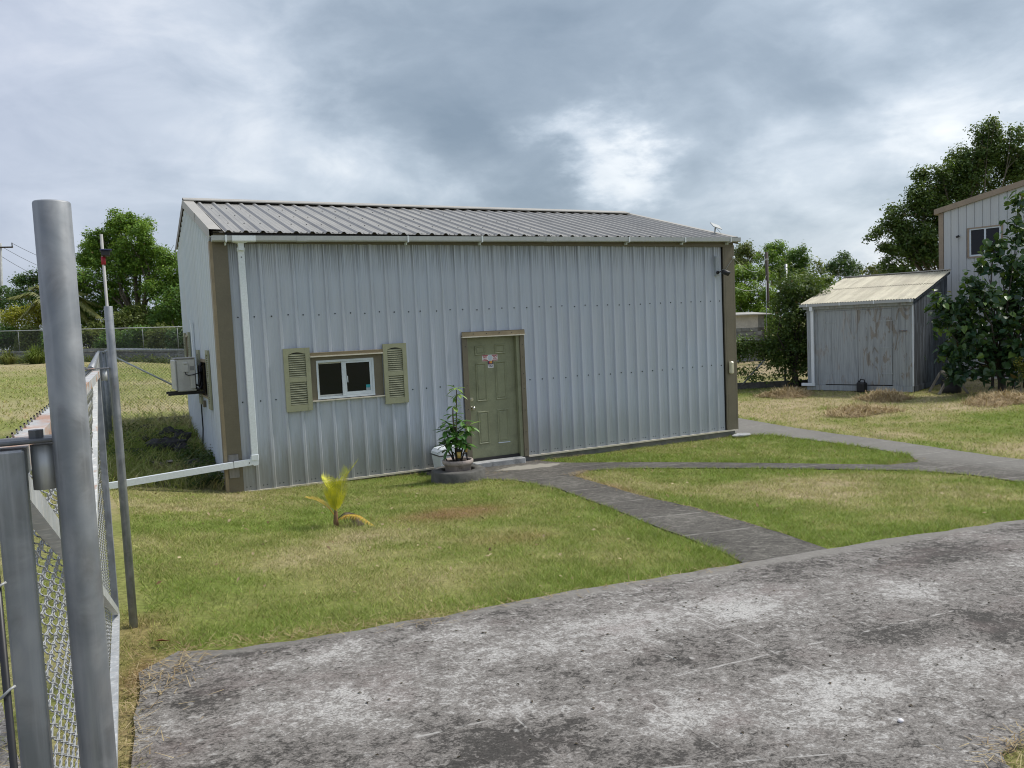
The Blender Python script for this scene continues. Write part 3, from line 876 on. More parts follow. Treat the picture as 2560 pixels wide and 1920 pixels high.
part('foundation', MB().box((X0 + .01, .004, -.6), (X1 - .01, DEPTH + .02, -.012)).box((X0 + .02, .006, -.012), (X1 - .02, .05, -.001)), M_found, shop)
# base trim (cream), in two lengths either side of the door
for a, b in ((-.30, 3.28), (4.45, 5.78), (5.784, 8.95), (8.953, 9.20)):
    part('base_trim', MB().box((a, -.046, -.028), (b, .004, .0)), M_cream, shop)
# corner trims
def corner(xo, sgn, w):
    mb = MB()
    a = xo; b = xo + sgn * w
    mb.box((a, -.042, -.004), (b, -.001, 3.665))
    mb.box((b, -.040, -.004), (b + sgn * .014, .0, 3.66))
    mb.box((b + sgn * .014, -.040, -.004), (b + sgn * .040, -.012, 3.66))
    return mb
p = part('corner_trim', corner(-.521, 1, .165), M_trim, shop)
part('corner_return', MB().box((-.563, -.043, -.004), (-.5215, .11, 3.66)), M_trimlt, p)  # west return in paler tan, the light on that face put into its colour
p = part('corner_trim', corner(9.185, -1, .20), M_trim, shop)
part('corner_return', MB().box((9.186, -.043, -.004), (9.228, .11, 3.66)), M_trim, p)
part('eave_trim', MB().box((-.50, -.058, 3.628), (9.19, -.002, 3.80)), M_trim, shop)

# ---- roof
sl = (RIDGE_Z - EAVE_Z) / (RIDGE_Y - EAVE_Y)
def roof_sheet(a, b):
    pitch = .2395; mb = MB(); pts = []
    k0 = int((a + .298) / pitch) - 2
    for k in range(k0, k0 + 60):
        c = -.298 + k * pitch
        pts += [(c - .044, 0), (c - .017, .029), (c + .017, .029), (c + .044, 0)]
        for q in (.36, .64): pts += [(c + pitch * q - .012, 0), (c + pitch * q, .004), (c + pitch * q + .012, 0)]
    pts.sort(); xs = [p_[0] for p_ in pts]; hs = [p_[1] for p_ in pts]
    L = [(a, float(np.interp(a, xs, hs)))] + [q for q in pts if a < q[0] < b] + [(b, float(np.interp(b, xs, hs)))]
    y1_, z1_ = RIDGE_Y - .10, EAVE_Z + sl * (RIDGE_Y - .10 - EAVE_Y)
    lo = [(x, EAVE_Y, EAVE_Z + hh) for x, hh in L]; hi = [(x, y1_, z1_ + hh) for x, hh in L]
    n = len(L)
    mb.add(lo + hi, [(i, i + 1, n + i + 1, n + i) for i in range(n - 1)])
    lo2 = [(x, EAVE_Y, z - .006) for x, y, z in lo]
    mb.add(lo + lo2, [(n + i, n + i + 1, i + 1, i) for i in range(n - 1)])
    return mb
rc = [-.355] + [-.298 + (q + .5) * .2395 for q in range(3, 40, 4)] + [9.12]
rc = [x for x in rc if x <= 9.121]
for a, b in zip(rc, rc[1:]):
    if b - a < .05: continue
    p = part('roof_sheet', roof_sheet(a, b), M_roof, shop)
    sm = MB()
    for q in range(0, 42):
        c = -.298 + (q + .5) * .2395
        if a < c < b:
            for yy in (-.09, .75, 1.65, 2.55):
                for dx in ((-.04, .05) if yy < 0 else (.0,)):
                    sm.disc((c + dx, yy, EAVE_Z + sl * (yy - EAVE_Y) + .003), .011, 6, (0, -.26, 1), .007)
    part('screw_row', sm, M_screw, p, None, None, 'stuff')
part('roof_rear', MB().add([(-.5, RIDGE_Y, RIDGE_Z - .02), (9.15, RIDGE_Y, RIDGE_Z - .02), (9.15, DEPTH + .15, 4.10), (-.5, DEPTH + .15, 4.10)], [(0, 1, 2, 3)]), M_roof, shop)
part('roof_underside', MB().add([(-.5, EAVE_Y + .02, EAVE_Z - .012), (9.1, EAVE_Y + .02, EAVE_Z - .012), (9.1, RIDGE_Y, RIDGE_Z - .03), (-.5, RIDGE_Y, RIDGE_Z - .03)], [(3, 2, 1, 0)]).box((-.34, EAVE_Y + .03, 3.715), (9.10, -.06, 3.772)), M_dark, shop)
# ridge cap: raised over the pans so a dark gap shows
zr = RIDGE_Z + .07
part('ridge_cap', MB().prism([(-.22, -.066), (0, .006), (.22, -.066), (.22, -.072), (0, -.001), (-.22, -.072)], (-.56, RIDGE_Y, zr), (0, 1, 0), (0, 0, 1), (1, 0, 0), 9.66)
     .box((-.56, RIDGE_Y - .222, zr - .082), (9.10, RIDGE_Y - .218, zr - .062)), M_fascia, shop)
part('ridge_closure', MB().box((-.34, RIDGE_Y - .12, EAVE_Z + sl * (RIDGE_Y - .12 - EAVE_Y) - .03), (9.10, RIDGE_Y - .10, zr - .05)), M_dark, shop)
def rake(x_out, x_in, y0, y1, sgn):
    def z(y): return EAVE_Z + sl * (y - EAVE_Y)
    lift, drop = .042, .105
    mb = MB()
    P = []
    for y in (y0, y1):
        P += [(x_out, y, z(y) - drop), (x_out, y, z(y) + lift), (x_in, y, z(y) + lift - .004), (x_in, y, z(y) + .006), (x_in - sgn * .035, y, z(y) + .002)]
    f = []
    for i in range(4): f.append((i, i + 1, 5 + i + 1, 5 + i))
    mb.add(P, f if sgn > 0 else [q[::-1] for q in f])
    return mb
part('rake_trim', rake(-.565, -.40, -.15, 1.60, 1), M_fascia, shop)
part('rake_trim', rake(-.569, -.396, 1.585, RIDGE_Y - .02, 1), M_fascia, shop)
part('rake_trim', MB().add([(-.565, RIDGE_Y, RIDGE_Z - .10), (-.565, RIDGE_Y, RIDGE_Z + .04), (-.40, RIDGE_Y, RIDGE_Z + .04), (-.565, DEPTH + .1, 4.03), (-.565, DEPTH + .1, 4.16), (-.40, DEPTH + .1, 4.16)], [(0, 3, 4, 1), (1, 4, 5, 2)]), M_trim, shop)
part('rake_trim', rake(9.235, 9.10, -.15, RIDGE_Y, -1), M_fascia, shop)

# ---- gutter, brackets, unions
def gz(x): return 3.634 + (x + .545) * .0078
def gutter_piece(a, b, grow=0.0):
    mb = MB()
    w0, w1 = -.225 - grow, -.128
    hgt = .082 + grow
    for (xa, xb) in ((a, b),):
        za, zb = gz(xa) - grow, gz(xb) - grow
        prof = [(w1, hgt), (w1, 0), (w0 + .012, 0), (w0, .014), (w0, hgt), (w0 + .006, hgt), (w0 + .006, .016), (w0 + .016, .006), (w1 - .004, .006), (w1 - .004, hgt)]
        A = [(xa, y, za + z) for y, z in prof]; B = [(xb, y, zb + z) for y, z in prof]
        n = len(prof)
        mb.add(A + B, [(i, (i + 1) % n, n + (i + 1) % n, n + i) for i in range(n)] + [tuple(range(n)), tuple(range(n, 2 * n))[::-1]])
    return mb
gut = part('gutter', gutter_piece(-.545, 9.24), M_gut, shop)
for x in (-.353, 2.371, 3.656, 6.593, 7.872, 8.986):
    z = gz(x)
    part('gutter_bracket', MB().box((x - .012, -.233, z - .004), (x + .012, -.2265, z + .088)).box((x - .012, -.2265, z - .012), (x + .012, -.13, z - .003)).box((x - .010, -.14, z - .045), (x + .010, -.062, z - .004)), M_white, gut)
for a, b in ((.646, .793), (4.866, 5.008), (-.27, .055)):
    part('gutter_union', gutter_piece(a, b, .004), M_white if a < 0 else M_gut, gut)
# ---- downspout
ds = part('downspout', MB().bbox((-.190, -.135, .52), (-.098, -.060, 3.53)), M_white, shop)
part('downspout_outlet', MB().prism([(-.036, 0), (.036, 0), (.04, .105), (.10, .118), (.10, .13), (-.10, .13), (-.10, .118), (-.04, .105)], (-.146, -.17, 3.515), (1, 0, 0), (0, 0, 1), (0, 1, 0), .10).bbox((-.196, -.140, 3.50), (-.092, -.056, 3.56)), M_white, ds)
part('downspout_elbow', MB().bbox((-.198, -.142, .455), (-.092, -.054, .545), .008).prism([(-.06, .08), (-.06, -.012), (-.02, -.05), (.035, -.045), (.052, -.02), (.052, .08)], (-.146, -.137, .43), (1, 0, 0), (0, 0, 1), (0, 1, 0), .078), M_white, ds)
part('drain_pipe', MB().bar((-.19, -.098, .438), (-2.55, -.12, .300), .076, .088), M_white, ds)
part('pipe_screw', MB().disc((-.145, -.1355, 3.42), .009, 7, (0, -1, 0), .004), M_screw, ds)
part('pipe_screw', MB().disc((-.23, -.137, .43), .009, 7, (0, -1, 0), .004), M_screw, ds)
part('pipe_strap', MB().box((-.452, -.139, .372), (-.446, -.06, .475)), M_screw, ds)
part('packer_block', MB().bbox((-.507, -.062, .22), (-.368, -.0425, .565)), mat('grey_timber', (.24, .23, .215), .85, var=.3, vs=8, stretch=(1, 1, .2)), ds)

# ---- door
door = part('door', MB().box((3.40, .06, .045), (4.296, .10, 2.10)), M_door, shop)
def moulding(xa, xb, za, zb):
    mb = MB(); y = .0595
    def ring(i0, y0, i1, y1):
        a = [(xa + i0, y0, za + i0), (xb - i0, y0, za + i0), (xb - i0, y0, zb - i0), (xa + i0, y0, zb - i0)]
        b = [(xa + i1, y1, za + i1), (xb - i1, y1, za + i1), (xb - i1, y1, zb - i1), (xa + i1, y1, zb - i1)]
        mb.add(a + b, [(i, (i + 1) % 4, 4 + (i + 1) % 4, 4 + i) for i in range(4)])
    ring(0, y, .009, y - .012); ring(.009, y - .012, .018, y - .012); ring(.018, y - .012, .032, y - .001); ring(.032, y - .001, .046, y - .009)
    mb.add([(xa + .046, y - .009, za + .046), (xb - .046, y - .009, za + .046), (xb - .046, y - .009, zb - .046), (xa + .046, y - .009, zb - .046)], [(0, 1, 2, 3)])
    return mb
for q in ((3.545, 3.75, 1.79, 1.955), (3.915, 4.125, 1.795, 1.965), (3.545, 3.75, 1.005, 1.66), (3.91, 4.125, 1.01, 1.67), (3.55, 3.76, .275, .838), (3.915, 4.135, .272, .845)):
    part('door_panel', moulding(*q), M_door, door)
part('panel_ledge', MB().box((3.915, .040, .262), (4.137, .058, .277)), M_frame, door)
part('door_knob', MB().disc((3.458, .0595, .909), .034, 16, (0, -1, 0), .012).tube([(3.458, .05, .909), (3.458, .02, .909)], .014, 10).ball((3.458, -.006, .909), .032, 14, 9, (1, .85, 1)), M_steel, door)
part('deadbolt', MB().disc((3.449, .0595, 1.055), .032, 16, (0, -1, 0), .012).disc((3.449, .048, 1.055), .024, 14, (0, -1, 0), .016).box((3.441, .025, 1.04), (3.457, .033, 1.07)), M_steel, door)
part('door_jamb', MB().box((4.299, -.022, -.0), (4.362, .058, 2.14)).box((4.299, .058, 0), (4.362, .12, 2.14)).box((3.395, .03, 2.105), (4.299, .12, 2.14)).box((3.36, -.02, 0), (3.395, .12, 2.14)), M_door, shop)
ft = part('door_trim', MB().box((3.283, -.047, .0), (3.376, -.018, 2.135)).box((4.364, -.047, -.005), (4.447, -.018, 2.135)).prism([(0, 0), (-.012, .0), (-.030, .075), (0, .078)], (3.283, -.038, 2.118), (0, 1, 0), (0, 0, 1), (1, 0, 0), 1.164), M_trim, shop)
part('header_drip', MB().box((3.280, -.088, 2.098), (4.450, -.036, 2.1165)), M_cream, ft)
part('header_flashing', MB().box((3.281, -.072, 2.1175), (4.449, -.0475, 2.186)), M_trimlt, ft)
sm = MB()
for z in (.12, .42, .80, 1.18, 1.27, 1.43, 1.72, 1.93): sm.disc((4.405, -.0475, z), .008, 6, (0, -1, 0), .004)
for z in (.9, 1.3, 1.95): sm.disc((3.335, -.0475, z), .008, 6, (0, -1, 0), .004)
for x in (3.48, 3.72, 3.96, 4.2): sm.disc((x, -.0725, 2.155), .008, 6, (0, -1, 0), .004)
part('trim_screw', sm, M_screw, ft, None, None, 'stuff')
part('door_threshold', MB().box((3.40, .02, .0), (4.30, .12, .043)), M_dark, shop)

# lettering on the door: a mask notice and a card decal
def text_mesh(name, body, size, loc, m, parent, align='CENTER', rot=0.0):
    cu = bpy.data.curves.new(name, 'FONT'); cu.body = body; cu.size = size; cu.align_x = align; cu.align_y = 'CENTER'; cu.extrude = .0006; cu.offset = size * .022
    tmp = bpy.data.objects.new(name, cu)
    dg = bpy.context.evaluated_depsgraph_get()
    me = bpy.data.meshes.new_from_object(tmp)
    bpy.data.objects.remove(tmp); bpy.data.curves.remove(cu)
    me.materials.clear(); me.materials.append(m)
    o = bpy.data.objects.new(name, me); col.objects.link(o); o.parent = parent
    o.rotation_euler = (math.pi / 2, rot, 0)
    o.location = Vector(loc) - origin_of(parent)
    return o
yd = .0585
nt = thing('mask_notice', 'white and red sticker with NO MASK and NO ENTRY on the olive door', 'sticker', (3.828, yd, 1.737))
part('sheet', MB().box((3.683, yd - .0012, 1.683), (3.973, yd, 1.790)), M_paper, nt)
for q in ((3.686, 3.79, 1.771, 1.786), (3.866, 3.970, 1.771, 1.786), (3.686, 3.79, 1.687, 1.700), (3.866, 3.970, 1.687, 1.700)):
    part('red_band', MB().box((q[0], yd - .002, q[2]), (q[1], yd - .0014, q[3])), M_red, nt)
part('mask_picture', MB().prism([(-.036, .0), (-.026, -.034), (0, -.048), (.026, -.034), (.036, 0), (.030, .042), (0, .054), (-.030, .042)], (3.828, yd - .0014, 1.735), (1, 0, 0), (0, 0, 1), (0, -1, 0), .001), mat('pale_blue_print', (.50, .58, .66), .5, var=.08), nt)
for x, w in ((3.737, 'MASK'), (3.920, 'ENTRY')):
    text_mesh('lettering', 'NO', .046, (x, yd - .002, 1.750), M_red, nt)
    text_mesh('lettering', w, .024, (x, yd - .002, 1.716), M_red, nt)
cd = thing('card_decal', 'small payment card decal reading VISA below the mask notice on the door', 'sticker', (3.836, yd, 1.625))
part('dark_half', MB().box((3.785, yd - .0012, 1.633), (3.887, yd, 1.684)), M_navy, cd)
part('white_half', MB().box((3.783, yd - .0012, 1.566), (3.889, yd, 1.629)), M_paper, cd)
part('red_disc', MB().disc((3.822, yd - .0013, 1.660), .021, 18, (0, -1, 0), .0006), M_redspot, cd)
part('orange_disc', MB().disc((3.848, yd - .0017, 1.662), .022, 18, (0, -1, 0), .0006), M_orange, cd)
part('blue_line', MB().box((3.785, yd - .002, 1.622), (3.887, yd - .0013, 1.627)), M_navy, cd)
text_mesh('lettering', 'VISA', .042, (3.836, yd - .002, 1.596), M_navy, cd)

# ---- window
win = part('window', MB().box((.857, -.020, 1.268), (1.761, .05, 1.300)).box((.857, -.020, 1.828), (1.761, .05, 1.862)).box((.857, -.020, 1.300), (.884, .05, 1.828)).box((1.728, -.020, 1.300), (1.761, .05, 1.828)), M_frame, shop)
part('sash', MB().box((1.249, -.017, 1.302), (1.318, .012, 1.826)).box((1.318, -.017, 1.302), (1.726, .012, 1.352)).box((1.318, -.017, 1.800), (1.726, .012, 1.826)).box((1.692, -.017, 1.352), (1.726, .012, 1.800)), M_frame, win)
part('sash', MB().box((.886, .018, 1.302), (1.249, .034, 1.330)).box((.886, .018, 1.806), (1.249, .034, 1.826)).box((.886, .018, 1.330), (.900, .034, 1.806)), M_acd, win)
part('pane', MB().box((1.318, -.004, 1.352), (1.692, .001, 1.800)), M_glass, win)
part('pane', MB().box((.900, .022, 1.330), (1.249, .027, 1.806)), M_glass, win)
part('latch', MB().box((1.326, -.024, 1.50), (1.338, -.018, 1.60)), M_frame, win)
part('window_lining', MB().box((.78, .055, 1.2), (1.90, .06, 1.98)), M_dark, shop)
part('jamb_board', MB().box((.770, -.012, 1.258), (.8555, .02, 1.945)), M_trim, shop)
part('jamb_board', MB().box((1.7625, -.012, 1.258), (1.905, .02, 1.945)), M_trim, shop)
part('jamb_board', MB().box((.8565, -.012, 1.8635), (1.7615, .02, 1.945)), M_trim, shop)
hd = part('window_header', MB().prism([(0, 0), (-.026, .0), (-.034, .045), (0, .05)], (.766, -.034, 1.938), (0, 1, 0), (0, 0, 1), (1, 0, 0), 1.142), M_trimlt, shop)
part('header_drip', MB().box((.764, -.078, 1.918), (1.910, -.012, 1.937)), M_cream, hd)
part('window_sill', MB().box((.764, -.060, 1.240), (1.910, -.012, 1.257)), M_cream, shop)
stk = thing('window_sticker', 'small teal and white sticker in the corner of the front window', 'sticker', (1.655, -.0045, 1.385))
part('teal_half', MB().box((1.625, -.0052, 1.395), (1.690, -.0042, 1.442)), M_teal, stk)
part('white_half', MB().box((1.625, -.0052, 1.354), (1.690, -.0042, 1.394)), mat('faded_white_print', (.36, .42, .45), .5), stk)

# ---- shutters
SLAT = {}
def shutter(xa, xb, za, zb, tilt, frame=None):
    """frame(u,y,z)->world; u runs across the shutter"""
    fr = frame or (lambda u, y, z: (u, y, z))
    y0, y1 = -.064, -.034
    mb = MB()
    w = xb - xa; hgt = zb - za; st = w * .175
    top, mid, bot = za + hgt * .925, za + hgt * .50, za + hgt * .10
    def bx(a, b, c, d_, q=y0):
        P = [(a, q, c), (b, q, c), (b, y1, c), (a, y1, c), (a, q, d_), (b, q, d_), (b, y1, d_), (a, y1, d_)]
        mb.add([fr(*p_) for p_ in P], [(0, 3, 2, 1), (4, 5, 6, 7), (0, 1, 5, 4), (1, 2, 6, 5), (2, 3, 7, 6), (3, 0, 4, 7)])
    bx(xa, xa + st, za, zb); bx(xb - st, xb, za, zb)
    bx(xa + st, xb - st, za, bot, y0 + .002); bx(xa + st, xb - st, mid - .035, mid + .035, y0 + .002)
    # arched top rail
    n = 10; A = []
    for i in range(n + 1):
        u = xa + st + (w - 2 * st) * i / n
        A.append((u, top - .022 + .030 * math.sin(math.pi * i / n)))
    for i in range(n):
        (ua, qa), (ub, qb) = A[i], A[i + 1]
        P = [(ua, y0 + .002, qa), (ub, y0 + .002, qb), (ub, y0 + .002, zb), (ua, y0 + .002, zb), (ua, y1, qa), (ub, y1, qb)]
        mb.add([fr(*p_) for p_ in P], [(0, 1, 2, 3), (0, 4, 5, 1)])
    o_ = part('shutter', mb, M_shut, shop)
    bk = MB(); P = [(xa + .01, -.036, za + .01), (xb - .01, -.036, za + .01), (xb - .01, -.036, zb - .01), (xa + .01, -.036, zb - .01)]
    bk.add([fr(*p_) for p_ in P], [(0, 1, 2, 3)])
    part('shutter_back', bk, M_dark, o_)
    key = (round(w, 3), tilt)
    for (c0, c1) in ((bot, mid - .035), (mid + .035, top - .012)):
        m_ = max(6, int((c1 - c0) / .0325))
        for i in range(m_):
            z = c0 + (i + .55) * (c1 - c0) / m_
            if key not in SLAT:
                sl_ = MB(); a, b = 0, w - 2 * st - .004
                P = [(a, -.015, -.0125), (b, -.015, -.0125), (b, -.010, -.015), (a, -.010, -.015), (a, .008, .012), (b, .008, .012), (b, .011, .010), (a, .011, .010)]
                f0 = fr(0, 0, 0)
                sl_.add([tuple(np.array(fr(*p_)) - np.array(f0)) for p_ in P], [(0, 3, 2, 1), (4, 5, 6, 7), (0, 1, 5, 4), (1, 2, 6, 5), (2, 3, 7, 6), (3, 0, 4, 7)])
                SLAT[key] = mesh_of('slat', sl_, M_shut)
            same('slat', SLAT[key], o_, Vector(fr(xa + st + .002, -.047, z)) - origin_of(o_))
    return o_
shutter(.368, .762, 1.118, 2.070, 'front')
shutter(1.912, 2.300, 1.112, 2.066, 'front')
sf = lambda u, y, z: (X0 + y, 20 - u, z)     # shutters on the west side wall
shutter(20 - 1.37, 20 - 1.03, 1.15, 2.09, 'side', sf)
shutter(20 - 2.80, 20 - 2.44, 1.15, 2.09, 'side', sf)
shutter(20 - 4.33, 20 - 4.03, 1.45, 2.42, 'side', sf)
shutter(20 - 5.15, 20 - 4.87, 1.45, 2.42, 'side', sf)
for (ya, yb, za, zb) in ((1.40, 2.40, 1.33, 1.91), (4.35, 4.85, 1.75, 2.35)):
    w_ = part('side_window', MB().box((X0 - .045, ya, za), (X0 + .02, ya + .02, zb)).box((X0 - .045, yb - .02, za), (X0 + .02, yb, zb)).box((X0 - .05, ya, zb - .02), (X0 + .02, yb, zb + .03)).box((X0 - .055, ya - .03, za - .03), (X0 + .02, yb + .03, za)), M_trimlt, shop)
    part('pane', MB().box((X0 + .022, ya, za), (X0 + .026, yb, zb)), M_glass, w_)
part('pipe_cover', MB().bbox((X0 - .085, 3.17, 1.80), (X0 - .031, 3.29, 2.56), .01).prism([(0, 0), (.06, 0), (.03, .06), (0, .07)], (X0 - .088, 3.17, 2.56), (1, 0, 0), (0, 0, 1), (0, 1, 0), .12), M_white, shop)
part('side_conduit', MB().tube([(X0 - .04, 2.70, 1.36), (X0 - .045, 2.72, 1.0), (X0 - .04, 2.76, .7), (X0 - .06, 2.80, .38)], .012, 6), M_black, shop)
part('side_outlet_box', MB().bbox((X0 - .075, 2.02, 1.13), (X0 - .031, 2.12, 1.24)), M_trim, shop)

# ------------------------------------------------------------------ doorstep
o = part('doorstep', MB().bbox((3.36, -.17, -.16), (4.315, .03, .0), .012), M_step, None, (3.85, -.07, -.1), None, 'structure')

# ------------------------------------------------------------------ things fixed to the building
ac = thing('air_conditioner', 'beige outdoor air conditioner unit on a wall bracket at the west side of the building', 'air conditioner', (-.83, 2.5, 1.36))
part('casing', MB().bbox((-.968, 2.10, 1.412), (-.668, 2.90, 1.955), .014), M_ac, ac)
part('front_grille', MB().bbox((-1.000, 2.08, 1.43), (-.967, 2.92, 1.94), .012), M_ac, ac)
part('top_cover', MB().bbox((-.985, 2.085, 1.956), (-.66, 2.915, 1.972), .006), mat('rusty_lid', (.34, .32, .29), .6, var=.2, vs=12, dirt=(.12, .08, .05), dirt_amt=.8, dirt_scale=9), ac)
part('service_cover', MB().bbox((-.865, 2.080, 1.735), (-.775, 2.099, 1.875), .006).bbox((-.862, 2.072, 1.86), (-.79, 2.099, 1.90), .01), M_ac, ac)
part('rating_plate', MB().box((-.755, 2.0965, 1.76), (-.69, 2.0995, 1.83)), mat('grey_plate', (.30, .31, .30), .5), ac)
part('ribbed_plate', MB().box((-.86, 2.0955, 1.47), (-.775, 2.0995, 1.70)).box((-.86, 2.0925, 1.52), (-.775, 2.0955, 1.524)).box((-.86, 2.0925, 1.57), (-.775, 2.0955, 1.574)).box((-.86, 2.0925, 1.62), (-.775, 2.0955, 1.624)), M_acd, ac)
part('valve_cover', MB().bbox((-.755, 2.055, 1.455), (-.685, 2.099, 1.68), .008), M_ac, ac)
part('power_cable', MB().tube([(-.835, 2.085, 1.735), (-.83, 2.05, 1.70), (-.79, 2.04, 1.68), (-.73, 2.04, 1.685), (-.66, 2.08, 1.70), (-.58, 2.15, 1.72)], .008, 6), M_black, ac)
part('pipe_bundle', MB().tube([(-.70, 2.12, 1.52), (-.64, 2.08, 1.50), (-.60, 2.15, 1.62), (-.60, 2.2, 1.80), (-.56, 2.25, 1.86)], .028, 8).tube([(-.70, 2.13, 1.47), (-.64, 2.06, 1.44), (-.585, 2.12, 1.5), (-.58, 2.2, 1.7)], .022, 8).tube([(-.60, 2.2, 1.42), (-.575, 2.2, 1.80)], .03, 8), M_black, ac)
for y in (2.25, 2.74):
    part('bracket_arm', MB().box((-1.11, y - .02, 1.350), (-.548, y + .02, 1.395)), M_black, ac)
part('mounting_rail', MB().box((-.565, 2.1, 1.36), (-.548, 2.9, 1.42)), M_black, ac)
cm = thing('security_camera', 'black security camera on a grey box below the eave at the building\'s east corner', 'camera', (8.76, -.05, 3.1))
part('mount_box', MB().bbox((8.712, -.085, 3.06), (8.80, -.031, 3.44), .004).disc((8.757, -.0852, 3.33), .008, 6, (0, -1, 0), .003).disc((8.757, -.0852, 3.22), .008, 6, (0, -1, 0), .003), mat('grey_box_paint', (.33, .36, .39), .5), cm)
part('camera_base', MB().disc((8.745, -.0855, 3.125), .03, 14, (0, -1, 0), .03).tube([(8.745, -.11, 3.125), (8.79, -.15, 3.14), (8.82, -.17, 3.12)], .012, 8), M_black, cm)
part('camera_body', MB().tube([(8.80, -.16, 3.145), (8.815, -.175, 3.135), (8.90, -.25, 3.085), (8.905, -.255, 3.08)], [.025, .048, .05, .03], 14), M_black, cm)
wl = single('wall_lamp', MB().bbox((9.005, -.125, 1.125), (9.09, -.0405, 1.37), .02), [mat('cream_lamp_case', (.62, .58, .42), .4, var=.08, vs=8)], 'cream bulkhead lamp low on the tan east corner trim', 'lamp', (9.05, -.05, 1.25))
dish = thing('satellite_dish', 'small flat white satellite dish on a mast at the east roof edge', 'satellite dish', (9.02, .30, 3.9))
part('mast', MB().tube([(9.03, .30, 3.88), (9.06, .29, 4.06)], .016, 8), M_gut, dish)
part('panel', MB().prism([(-.12, -.075), (.12, -.075), (.12, .075), (-.12, .075)], (9.08, .30, 4.075), (.93, .0, -.24), (.12, .75, .62), (.2, -.6, .75), .014), M_gut, dish)
part('cable', MB().tube([(9.07, .29, 4.05), (9.13, .26, 3.97), (9.16, .2, 3.88)], .004, 5), M_gut, dish)
st = single('flat_stone', MB().ball((9.16, -.20, -.10), .2, 12, 6, (1.15, .62, .20), 0, .06, random.Random(4)), M_step, 'pale flat stone at the foot of the east corner trim', 'stone', (9.16, -.2, -.12))

# ------------------------------------------------------------------ galvanised steel
def galv(name, base, var=.22, rust=0.0, metal=.55, rough=.42):
    m, t, b, pos, out = new_mat(name)
    n1 = t.noise(pos, 9, 6, .6, .6); n2 = t.voronoi(t.scalevec(pos, (1, 1, .45)), 42)
    c = t.mix(t.ramp(n1, .35, .66), tuple(x * (1 - var) for x in base), tuple(x * (1 + var) for x in base))
    c = t.mix(t.ramp(n2, .1, .8, .0, .6), c, tuple(x * y for x, y in zip(base, (.82, .88, .93))))
    c = t.mix(t.ramp(t.noise(t.scalevec(pos, (46, 46, 2.5)), 1, 5), .46, .72, 0, .8), c, tuple(min(1, x * 1.4) for x in base))
    mt = metal
    if rust:
        rr = t.ramp(t.noise(t.scalevec(pos, (8, 5, 8)), 1.0, 5, .65), .62 - rust * .3, .70 - rust * .2)
        c = t.mix(rr, c, t.mix(n1, (.34, .155, .08), (.50, .36, .27)))
        t.put(b.inputs['Metallic'], t.math('MULTIPLY', t.math('SUBTRACT', 1.0, rr), mt))
    else:
        b.inputs['Metallic'].default_value = mt
    t.put(b.inputs['Base Color'], c)
    t.put(b.inputs['Roughness'], t.ramp(n1, .2, .8, rough, rough + .2))
    bp = t.node('ShaderNodeBump'); bp.inputs['Strength'].default_value = .12; bp.inputs['Distance'].default_value = .004
    t.put(bp.inputs['Height'], n1); t.l.new(bp.outputs[0], b.inputs['Normal'])
    return m
M_galv = galv('galvanised_pipe', (.265, .275, .29), .34, 0, .35, .4)
M_galvlt = galv('pale_galvanised_tube', (.50, .505, .50), .12, 0, .35, .4)
M_rail = galv('rusty_gate_rail', (.52, .51, .49), .12, .5, .25, .45)
M_spotrail = galv('rust_spotted_tube', (.60, .60, .58), .08, .18, .2, .45)
M_wire = mat('zinc_wire', (.34, .35, .35), .5, .15, var=.12, vs=30)
M_wirefar = mat('dull_wire', (.19, .205, .205), .55, .2, var=.15, vs=10)
M_plate = galv('dark_steel_plate', (.16, .16, .165), .25, .3, .4, .45)

